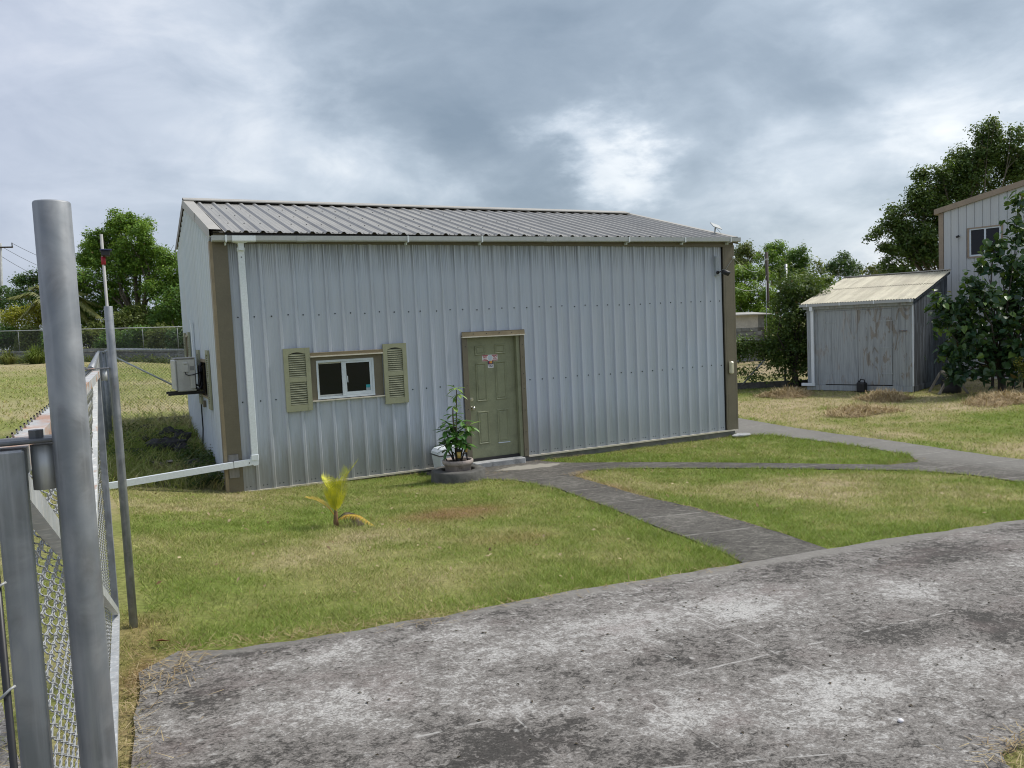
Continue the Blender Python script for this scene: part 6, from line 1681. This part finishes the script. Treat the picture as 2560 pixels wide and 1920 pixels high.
# the nearest leaves as single pieces; a handful of shared shapes
def leaf_mesh(name, colr, m, pts, fan_):
    me = bpy.data.meshes.new(name); me.from_pydata([tuple(p) for p in pts], [], [tuple(map(int, f_)) for f_ in fan_]); me.materials.append(m)
    at_ = me.color_attributes.new('tint', 'FLOAT_COLOR', 'POINT')
    for d_ in at_.data: d_.color = (*colr, 1)
    return me
proto = [(v * .82, -u, abs(v) * .28 - .22 * max(u, 0)) for u, v in prof] + [(0, 0, -.02)]
LM = [leaf_mesh('leaf', q, M_bigleaf, proto, fan) for q in ((.016, .05, .022), (.03, .075, .026), (.045, .1, .03), (.022, .06, .03), (.12, .21, .035))]
def frame_euler(x, y, z):
    return Matrix(((x[0], y[0], z[0]), (x[1], y[1], z[1]), (x[2], y[2], z[2]))).to_euler()
bo_ = np.array([19.65, 1.06, -.12])
for q in near_:
    me = LM[4] if lightleaf[q] else LM[int(rb.integers(0, 4))]
    same('leaf', me, bush, Vector((P[q] - bo_).tolist()), frame_euler(s[q], -tg[q], nr[q]), (float(L[q, 0]),) * 3)
cl11 = CROWN['R11']
t = thing('small_shrub', 'small yellow green shrub at the right edge in front of the dark bush', 'shrub', (19.0, .18, -.12))
tm, bm_ = limbs((19.0, .18, -.12), cl11, .02, 3, .3); part('stem', tm, M_bark, t); part('twig', bm_, M_bark, t)
V, F, c, *_ = leaves(dense(cl11, 3, 5), 22, .06, (.12, .15, .02), (.32, .30, .05), 8); bulk('foliage', V, F, c, M_leaf, t)
# weathered trestle under the bush
M_oldwood = mat('weathered_wood', (.30, .275, .235), .85, var=.35, vs=10, stretch=(1, 1, .3), dirt=(.10, .09, .075), dirt_amt=.7)
tr = thing('timber_trestle', 'weathered timber A-frame trestle under the left side of the dark bush', 'trestle', (18.7, 1.8, -.12))
ta, tb_ = np.array([18.38, 2.02]), np.array([18.98, 1.58])
for (o1) in (0.0, .9):
    off = np.array([.6, .75]) * o1
    part('leg', MB().bar((*(ta + off), -.13), (*(ta * .6 + tb_ * .4 + off), .42), .07, .05), M_oldwood, tr)
    part('leg', MB().bar((*(tb_ + off), -.13), (*(ta * .5 + tb_ * .5 + off), .44), .07, .05), M_oldwood, tr)
part('cross_beam', MB().bar((*(ta * .55 + tb_ * .45), .42), (*(ta * .55 + tb_ * .45 + np.array([.54, .68])), .42), .08, .08), M_oldwood, tr)
single('dark_drum', MB().lathe([(0, 0), (.24, 0), (.25, .04), (.25, .36), (.22, .40), (0, .40)], (18.95, 2.05, -.13), 18), M_black, 'black round drum in the shade behind the timber trestle', 'drum', (18.95, 2.05, -.13))
bn_ = thing('low_bench', 'low dark wooden bench in the shade right of the trestle', 'bench', (21.3, 1.9, -.12))
part('seat', MB().box((20.6, 1.3, .22), (21.2, 2.0, .28)), M_barkd, bn_)
for (x, y) in ((20.65, 1.35), (21.15, 1.35), (20.65, 1.95), (21.15, 1.95)): part('leg', MB().box((x - .03, y - .03, -.15), (x + .03, y + .03, .22)), M_barkd, bn_)

# ------------------------------------------------------------------ hay piles
M_hay = tint_mat('cut_grass', .85, .1, .15)
def pile(label, x, y, rx, ry, hgt, seed, n=2300):
    r = np.random.default_rng(seed); z = hz(x, y)
    t = thing('grass_pile', label, 'grass pile', (x, y, z), 'heaps of dry cut grass in the yard')
    mb = MB(); vs = []; m_, k_ = 7, 18
    for i in range(m_ + 1):
        f_ = i / m_
        for q in range(k_):
            th = 2 * math.pi * q / k_; w = 1 + .16 * math.sin(3 * th + seed) + .1 * math.sin(5 * th + 2 * seed)
            vs.append((x + math.cos(th) * rx * f_ * w, y + math.sin(th) * ry * f_ * w, z - .02 + hgt * .9 * (1 - f_ ** 1.7)))
    fs = [(i * k_ + q, (i + 1) * k_ + q, (i + 1) * k_ + (q + 1) % k_, i * k_ + (q + 1) % k_) for i in range(m_) for q in range(k_)]
    o = bulk('mound', np.array(vs), np.array(fs), np.tile(np.array([.34, .255, .15]), (len(vs), 1)), M_hay, t, None, True)
    th = r.uniform(0, 2 * math.pi, n); f_ = np.sqrt(r.random(n)) * 1.12; w = 1 + .16 * np.sin(3 * th + seed) + .1 * np.sin(5 * th + 2 * seed)
    px, py = x + np.cos(th) * rx * f_ * w, y + np.sin(th) * ry * f_ * w; pz = z + hgt * .9 * np.clip(1 - f_ ** 1.7, 0, 1) + r.uniform(-.005, .03, n)
    a = r.uniform(0, 2 * math.pi, n); ln = r.uniform(.07, .2, n); el = r.normal(.12, .45, n)
    D_ = np.stack([np.cos(a) * np.cos(el), np.sin(a) * np.cos(el), np.sin(el)], 1) * ln[:, None]
    S_ = np.stack([-np.sin(a), np.cos(a), 0 * a], 1) * .0075
    P0_ = np.stack([px, py, pz], 1)
    V = np.stack([P0_ - S_, P0_ + S_, P0_ + D_ + S_ * .5 + [0, 0, .004], P0_ + D_ - S_ * .5 + [0, 0, .004]], 1).reshape(-1, 3); b = (np.arange(n) * 4)[:, None]
    F = np.concatenate([b + np.array([[0, 1, 2]]), b + np.array([[0, 2, 3]])])
    k = r.random((n, 1)); c = np.array([.30, .215, .115]) * (1 - k) + np.array([.60, .48, .29]) * k
    bulk('straw', V, F, np.repeat(c, 4, 0), M_hay, t, None, False, 'stuff')
pile('heap of dry cut grass left of the shed near the fence kerb', 15.65, 4.9, .78, .6, .20, 1)
pile('heap of dry cut grass right in front of the shed doors', 16.4, 2.2, .66, .55, .22, 2)
pile('flattened spread out heap of cut grass nearest the footpath', 13.7, .75, .95, .55, .13, 3, 2600)
pile('heap of dry cut grass in front of the dark bush at right', 17.5, -.25, 1.05, .7, .22, 4)

# ------------------------------------------------------------------ planter by the door
rc_ = single('concrete_ring', MB().lathe([(.245, -.04), (.245, .135), (.255, .150), (.385, .150), (.405, .135), (.412, -.04)], (2.62, -1.20, .0), 36, 0, True, .008), M_oldcon, 'round mossy concrete ring holding the flower pot beside the door', 'planter ring', (2.62, -1.2, 0))
M_pot = mat('stained_pot', (.40, .34, .31), .75, var=.2, vs=7, dirt=(.11, .085, .075), dirt_amt=.75, dirt_scale=8)
pot = thing('flower_pot', 'pinkish weathered round flower pot sitting in the concrete ring', 'flower pot', (2.62, -1.2, 0))
part('bowl', MB().lathe([(0, .0), (.165, .0), (.175, .02), (.205, .215), (.222, .225), (.232, .24), (.235, .285), (.225, .295), (.205, .29), (.195, .27), (.19, .26)], (2.62, -1.2, 0.0), 32), M_pot, pot)
part('soil', MB().lathe([(0, .278), (.1, .275), (.2, .262)], (2.62, -1.2, 0), 24, 0, True, .02), mat('dark_soil', (.06, .042, .03), .95, var=.4, vs=20, bump=.8), pot)
# plant: local axes a = to the right as seen from the gate, b = away
AX = np.array([.891, -.453, 0]); AY = np.array([.453, .891, 0])
def pl(a, b, z): q = np.array([2.62, -1.2, 0]) + AX * a + AY * b; return (q[0], q[1], z)
plant = thing('potted_plant', 'slender potted plant with whorled green leaves beside the olive door', 'plant', (2.62, -1.2, .27))
stems = [[(-.02, 0, .25), (-.03, .02, .6), (-.04, .0, .95), (-.035, .01, 1.07)],
         [(.0, -.02, .25), (.0, -.02, .7), (.02, .0, 1.1), (.035, .01, 1.34)],
         [(.03, .02, .25), (.09, .03, .5), (.15, .02, .68), (.20, .0, .78)],
         [(-.05, .01, .25), (-.10, -.02, .5), (-.15, .0, .70)],
         [(.05, -.03, .25), (.11, -.05, .42), (.16, -.06, .52)],
         [(-.04, -.05, .25), (-.11, -.08, .40), (-.17, -.1, .52)]]
for i, st_ in enumerate(stems):
    part('stem', MB().tube([pl(*q) for q in st_], [.013, .011, .009, .007][:len(st_)] if i else [.016, .014, .012, .009], 7), M_bark if i < 2 else M_barkd, plant)
rp = np.random.default_rng(21)
lp_ = [(-.0, 0), (.12, .16), (.21, .48), (.17, .76), (0, 1.0), (-.17, .76), (-.21, .48), (-.12, .16), (0, .5)]
leaf_pts = [(u * .95, v, -.10 * v * v + abs(u) * .25) for u, v in lp_]
fan9 = [[8, q, (q + 1) % 8] for q in range(8)]
PM = [leaf_mesh('leaf', q, M_bigleaf, leaf_pts, fan9) for q in ((.05, .14, .03), (.08, .20, .036), (.13, .27, .05), (.22, .33, .08))]
whorls = [(-.09, .03, .80, .14, 7, 1), (.14, .02, .72, .14, 7, 2), (-.14, .02, .58, .14, 7, 0), (.06, .0, .60, .15, 7, 1), (-.16, .0, .86, .13, 6, 1), (-.04, .02, .98, .12, 6, 1), (-.035, .01, 1.10, .13, 7, 2), (.035, .01, 1.37, .12, 8, 3), (.06, .02, 1.28, .11, 6, 3), (.0, .0, 1.22, .10, 4, 3), (.22, .0, .80, .15, 8, 2), (.17, -.03, .70, .14, 7, 1),
          (.10, .05, .86, .13, 7, 1), (-.20, -.02, .74, .14, 7, 0), (-.12, -.08, .66, .14, 7, 0), (-.22, -.04, .52, .13, 7, 0), (-.16, -.1, .46, .13, 7, 0), (-.06, -.1, .56, .14, 7, 1), (.05, -.1, .66, .14, 7, 1), (.10, -.08, .54, .14, 7, 1),
          (.17, -.05, .50, .13, 6, 1), (.0, -.05, .80, .13, 7, 1), (-.02, .06, .72, .13, 6, 0), (.08, .1, .64, .13, 6, 0), (-.12, .09, .60, .13, 6, 0)]
pb_ = np.array([2.62, -1.2, .27])
for (a, b, z, ln, n, ci) in whorls:
    c0 = np.array(pl(a * .86, b * .86, z)); ph = rp.uniform(0, 6.28)
    for k in range(n):
        th = ph + 2 * math.pi * k / n + rp.normal(0, .2); el = rp.normal(-.15, .35)
        d_ = np.array([math.cos(th) * math.cos(el), math.sin(th) * math.cos(el), math.sin(el)])
        s_ = np.cross(d_, [0, 0, 1]); s_ /= np.linalg.norm(s_); u_ = np.cross(s_, d_)
        me = PM[min(3, max(0, ci + int(rp.integers(-1, 2))))]
        same('leaf', me, plant, Vector((c0 + d_ * .015 - pb_).tolist()), frame_euler(s_, d_, u_), (ln * 1.32 * rp.uniform(.75, 1.15),) * 3)
# solar garden torches stuck in the pot
M_torch = mat('amber_lens', (.62, .44, .13), .35, var=.12, vs=30)
def torch(label, a, b, z0, z1, lean):
    t = thing('garden_torch', label, 'garden light', pl(a, b, .25), 'small garden lights in the flower pot')
    p0, p1 = np.array(pl(a, b, .24)), np.array(pl(a + lean, b, z0))
    d_ = (p1 - p0) / np.linalg.norm(p1 - p0)
    part('stake', MB().tube([p0, p1], .011, 8), M_black, t)
    if z1 > z0:
        part('lens', MB().tube([p1, p1 + np.array([0, 0, (z1 - z0)])], [.024, .034], 14), M_torch, t)
        part('cap', MB().tube([p1 + np.array([0, 0, z1 - z0]), p1 + np.array([0, 0, z1 - z0 + .022]), p1 + np.array([0, 0, z1 - z0 + .03])], [.044, .044, .03], 14), M_black, t)
    return t
torch('amber garden light with black cap leaning at the middle of the pot', .01, -.10, .325, .425, .02)
torch('amber garden light with black cap standing at the right side of the pot', .155, -.02, .40, .51, -.025)
torch('bare black light stake leaning out over the left side of the pot', -.13, -.05, .36, .36, -.07)
# white bin behind the pot
wb = thing('waste_bin', 'white plastic bin with rounded lid half hidden behind the flower pot', 'bin', (2.82, -.3, -.1))
mb = MB()
def rr_(x0, x1, y0, y1, z): return [(x0, y0, z), (x1, y0, z), (x1, y1, z), (x0, y1, z)]
A = rr_(2.665, 3.02, -.42, -.12, -.11) + rr_(2.625, 3.06, -.45, -.09, .235)
part('body', MB().add(A, [(0, 1, 5, 4), (1, 2, 6, 5), (2, 3, 7, 6), (3, 0, 4, 7), (3, 2, 1, 0)]), M_white, wb)
part('rim', MB().bbox((2.612, -.463, .232), (3.072, -.078, .252), .006), M_black, wb)
prof = [(-.225, 0), (-.215, .04), (-.17, .085), (-.10, .105), (.10, .105), (.17, .085), (.215, .04), (.225, 0)]
part('lid', MB().prism(prof, (2.842, -.455, .2525), (1, 0, 0), (0, 0, 1), (0, 1, 0), .37), M_white, wb)

# ------------------------------------------------------------------ young coconut palm in the lawn
def yl(a, b, z): q = np.array([-.01, -4.23, .29]) + AX * a + AY * b; return (q[0], q[1], .29 + z)
M_y1 = mat('yellow_green_frond', (.50, .54, .03), .42, var=.2, vs=12, c2=(.80, .76, .05))
M_y2 = mat('yellow_frond', (.74, .56, .06), .45, var=.2, vs=12, c2=(.80, .46, .08))
M_y3 = mat('dead_frond', (.16, .13, .09), .8, var=.3, vs=12)
yp = thing('young_coconut_palm', 'small yellow green coconut seedling growing alone in the front lawn', 'palm', (-.01, -4.23, .29))
part('stem', MB().tube([yl(0, 0, -.04), yl(-.005, 0, .06), yl(0, 0, .15), yl(.005, 0, .2)], [.03, .026, .018, .012], 9), mat('palm_sheath', (.24, .14, .07), .7, var=.3, vs=14), yp)
fr_ = [([(0, 0, .12), (.02, .02, .30), (.08, .03, .44), (.19, .04, .57)], .18, 26, -.1, M_y1, .0),
       ([(0, 0, .12), (-.02, .0, .26), (-.06, .0, .37), (-.11, .0, .45)], .14, 20, -.1, M_y1, .3),
       ([(0, 0, .12), (.0, -.02, .22), (.015, -.03, .33), (.03, -.04, .45)], .12, 22, -.35, M_y1, .6),
       ([(0, 0, .12), (.015, -.03, .24), (.045, -.05, .34), (.08, -.06, .43)], .12, 20, -.3, M_y1, .5),
       ([(0, 0, .10), (-.06, -.02, .20), (-.15, -.03, .27), (-.245, -.04, .30)], .085, 20, .0, M_y2, .1),
       ([(.01, 0, .07), (.10, -.03, .125), (.22, -.05, .125), (.35, -.06, .03)], .05, 20, .5, M_y2, -.2),
       ([(.01, .01, .08), (.08, .02, .14), (.17, .04, .12), (.24, .05, .03)], .09, 16, .8, M_y3, -.4),
       ([(0, .0, .12), (.03, .06, .28), (.08, .10, .41), (.11, .12, .50)], .14, 20, -.1, M_y1, .2)]
for i, (pts, wd, n, dr_, m_, fo) in enumerate(fr_):
    part('frond', frond([yl(q[0] * 1.08, q[1], .12 + (q[2] - .12) * 1.1) for q in pts], wd * 1.4, int(n * 1.1), dr_, .0068, fo, 30 + i), m_, yp, None, {4: 'orange yellow frond arching left', 5: 'thin orange frond drooping right', 6: 'dead brown frond'}.get(i))

# ------------------------------------------------------------------ bank beside the building
M_rock = mat('dark_rock', (.034, .033, .034), .9, var=.45, vs=9, dirt=(.05, .06, .03), dirt_amt=.6, bump=.8, bump_scale=22)
for i, (x, y, r, sq, lb) in enumerate(((-1.03, 3.75, .20, (1, .8, .7), 'squarish dark stone high on the bank beside the west wall'), (-.88, 3.40, .19, (.9, .9, .8), 'pointed dark stone on the bank nearest the west wall'), (-1.18, 2.72, .27, (1.25, .8, .55), 'widest dark stone in the middle of the bank'),
                                   (-.95, 2.35, .16, (.9, 1, .9), 'small dark stone below the widest one on the bank'), (-1.72, 2.35, .17, (1.3, .8, .4), 'low dark stone by the fence side of the bank'), (-1.36, 4.65, .15, (1.2, .9, .5), 'small dark stone at the top of the bank'),
                                   (-.80, 1.35, .24, (1.4, .8, .45), 'dark stone by the west wall just above the white drain pipe'), (-1.60, 3.55, .15, (1.3, .9, .4), 'half buried dark stone left of the squarish one'))):
    single('stone', MB().ball((x, y, hz(x, y) + r * sq[2] * .45), r, 9, 6, sq, 0, .26, random.Random(i + 20)), M_rock, lb, 'stone', (x, y, hz(x, y)), 'dark stones on the bank')
single('plank', MB().bar((-1.56, 1.76, hz(-1.56, 1.76) + .03), (-1.18, 1.42, hz(-1.18, 1.42) + .03), .07, .025), M_oldwood, 'thin weathered plank lying on the bank above the drain pipe', 'plank', (-1.4, 1.6, .3))
single('timber_offcut', MB().bar((-1.27, 1.62, hz(-1.27, 1.62) - .02), (-1.215, 1.33, hz(-1.2, 1.3) + .13), .085, .03), M_oldwood, 'short board propped up on the bank behind the drain pipe', 'board', (-1.25, 1.5, .3))
wv_ = []
rw = np.random.default_rng(12)
for q in range(70):
    x = rw.uniform(-1.0, -.62); y = rw.uniform(.25, 1.9); wv_.append((x, y, hz(x, y) + rw.uniform(.02, .16), rw.uniform(.06, .14)))
for q in range(40):
    x = rw.uniform(-2.0, -.65); y = rw.uniform(1.5, 5.2); wv_.append((x, y, hz(x, y) + rw.uniform(.0, .10), rw.uniform(.05, .12)))
V, F, c, *_ = leaves(wv_, 30, .055, (.02, .05, .012), (.07, .12, .025), 13)
o = bulk('weeds', V, F, c, M_leaf, None, (-1, 2, .3), False, 'stuff'); o['label'] = 'dark broad leaved weeds along the foot of the west wall'

# ------------------------------------------------------------------ litter: straw along the concrete edges, leaves, pebbles
rs = np.random.default_rng(33)
segs = [((-1.95, -8.3), (-1.75, -7.80), .10, 260), ((-1.75, -7.80), (-.2, -7.92), .07, 330), ((-.2, -7.92), (2.0, -7.87), .035, 160), ((-2.01, -10.6), (-1.98, -8.3), .05, 220), ((4.45, -1.9), (4.05, -2.2), .08, 260), ((4.05, -2.2), (3.55, -4.8), .07, 420), ((3.55, -4.8), (3.15, -7.2), .03, 130), ((.9, -10.42), (1.7, -10.38), .07, 240), ((2.3, -.1), (2.48, -.9), .1, 60), ((4.5, -.15), (5.6, -.12), .06, 160), ((.0, -.10), (2.4, -.10), .06, 220), ((8.9, -.12), (9.3, -.15), .12, 160), ((7.9, -4.5), (8.8, -4.45), .07, 120), ((-2.9, -10.8), (-2.3, -8.0), .25, 900), ((3.25, -1.0), (3.5, -.8), .15, 60)]
PX, PY = [], []
for a, b, w, n in segs:
    t = rs.random(n); PX.append(a[0] + (b[0] - a[0]) * t + rs.normal(0, w, n)); PY.append(a[1] + (b[1] - a[1]) * t + rs.normal(0, w, n))
px = np.concatenate(PX); py = np.concatenate(PY); n = len(px); pz = H(px, py) + .016 + rs.uniform(0, .012, n)
a = rs.uniform(0, 6.28, n); ln = rs.uniform(.025, .085, n); el = rs.normal(.08, .22, n)
D_ = np.stack([np.cos(a) * np.cos(el), np.sin(a) * np.cos(el), np.abs(np.sin(el))], 1) * ln[:, None]; S_ = np.stack([-np.sin(a), np.cos(a), 0 * a], 1) * .0022
P0_ = np.stack([px, py, pz], 1)
V = np.stack([P0_ - S_, P0_ + S_, P0_ + D_ + S_ * .4, P0_ + D_ - S_ * .4], 1).reshape(-1, 3); b = (np.arange(n) * 4)[:, None]
F = np.concatenate([b + np.array([[0, 1, 2]]), b + np.array([[0, 2, 3]])])
k = rs.random((n, 1)); c = np.array([.24, .165, .085]) * (1 - k) + np.array([.47, .38, .22]) * k
o = bulk('straw_litter', V, F, np.repeat(c, 4, 0), M_hay, None, (0, 0, 0), False, 'stuff'); o['label'] = 'dry straw clippings along the edges of the concrete'
single('pebble', MB().ball((.905, -10.03, hz(.905, -10.03) + .018), .012, 8, 6, (1.2, 1, .7)), M_paper, 'tiny white pebble on the concrete near the bottom right grass corner', 'pebble', (.905, -10.03, .5))
single('dead_leaf', MB().add([(-1.86, -7.62, hz(-1.86, -7.62) + .03), (-1.82, -7.66, hz(-1.82, -7.66) + .045), (-1.775, -7.66, hz(-1.78, -7.66) + .03), (-1.82, -7.60, hz(-1.82, -7.6) + .03)], [(0, 1, 2), (0, 2, 3)]), mat('dead_leaf', (.22, .08, .035), .7), 'curled reddish dead leaf in the straw at the far gate post\'s foot', 'leaf', (-1.82, -7.63, .6))
mbt = MB(); mbt.tube([(.66, -10.33, hz(.66, -10.33) + .018), (.74, -10.40, hz(.74, -10.4) + .02), (.85, -10.47, hz(.85, -10.47) + .022), (.93, -10.5, hz(.93, -10.5) + .025)], [.002, .003, .0035, .003], 5)
single('twig', mbt, M_bark, 'thin dry twig on the concrete beside the bottom right grass corner', 'twig', (.8, -10.4, .5))
# small dark bits lying on the concrete
rl = np.random.default_rng(44); n = 420
px = rl.uniform(-1.5, 8, n); py = rl.uniform(-11, -7.95, n); ok = inside(px, py, PAD); px, py = px[ok], py[ok]; n = len(px)
pz = H(px, py) + .014; a = rl.uniform(0, 6.28, n); ln = rl.uniform(.004, .013, n)
D_ = np.stack([np.cos(a), np.sin(a), 0 * a], 1) * ln[:, None]; S_ = np.stack([-np.sin(a), np.cos(a), 0 * a], 1) * (ln * rl.uniform(.3, .7, n))[:, None]
P0_ = np.stack([px, py, pz], 1); up_ = np.array([0, 0, .006])
V = np.stack([P0_ - D_, P0_ - S_ + up_ * .7, P0_ + D_ + up_ * .2, P0_ + S_ + up_], 1).reshape(-1, 3); b = (np.arange(n) * 4)[:, None]
F = np.concatenate([b + np.array([[0, 1, 2]]), b + np.array([[0, 2, 3]])])
c = np.array([.05, .04, .03]) * rl.uniform(.5, 2.5, (n, 1))
o = bulk('leaf_crumbs', V, F, np.repeat(c, 4, 0), M_hay, None, (0, 0, 0), False, 'stuff'); o['label'] = 'small dark bits of leaf scattered on the concrete'
# dead leaves and bits lying on the lawns
rd = np.random.default_rng(71); n = 1500
px = rd.uniform(-1.8, 14, n); py = rd.uniform(-7.7, 3, n)
ok = inside(px, py, LAWN_A) | inside(px, py, LAWN_B) | inside(px, py, LAWN_C) | inside(px, py, YARD_D); ok &= ~in_ring(px, py)
px, py = px[ok], py[ok]; n = len(px)
pz = H(px, py) + rd.uniform(.012, .035, n); a = rd.uniform(0, 6.28, n); ln = rd.uniform(.008, .028, n)
D_ = np.stack([np.cos(a), np.sin(a), rd.normal(0, .35, n)], 1) * ln[:, None]; S_ = np.stack([-np.sin(a), np.cos(a), rd.normal(0, .3, n)], 1) * (ln * rd.uniform(.3, .6, n))[:, None]
P0_ = np.stack([px, py, pz], 1)
V = np.stack([P0_ - D_, P0_ - S_, P0_ + D_, P0_ + S_ + np.array([0, 0, .006])], 1).reshape(-1, 3); b = (np.arange(n) * 4)[:, None]
F = np.concatenate([b + np.array([[0, 1, 2]]), b + np.array([[0, 2, 3]])])
k = rd.random((n, 1)); c = np.array([.16, .09, .05]) * (1 - k) + np.array([.55, .46, .28]) * k
o = bulk('leaf_litter', V, F, np.repeat(c, 4, 0), M_hay, None, (0, 0, 0), False, 'stuff'); o['label'] = 'small dead leaves and dry bits scattered over the lawns'
print('objects', len(bpy.data.objects))
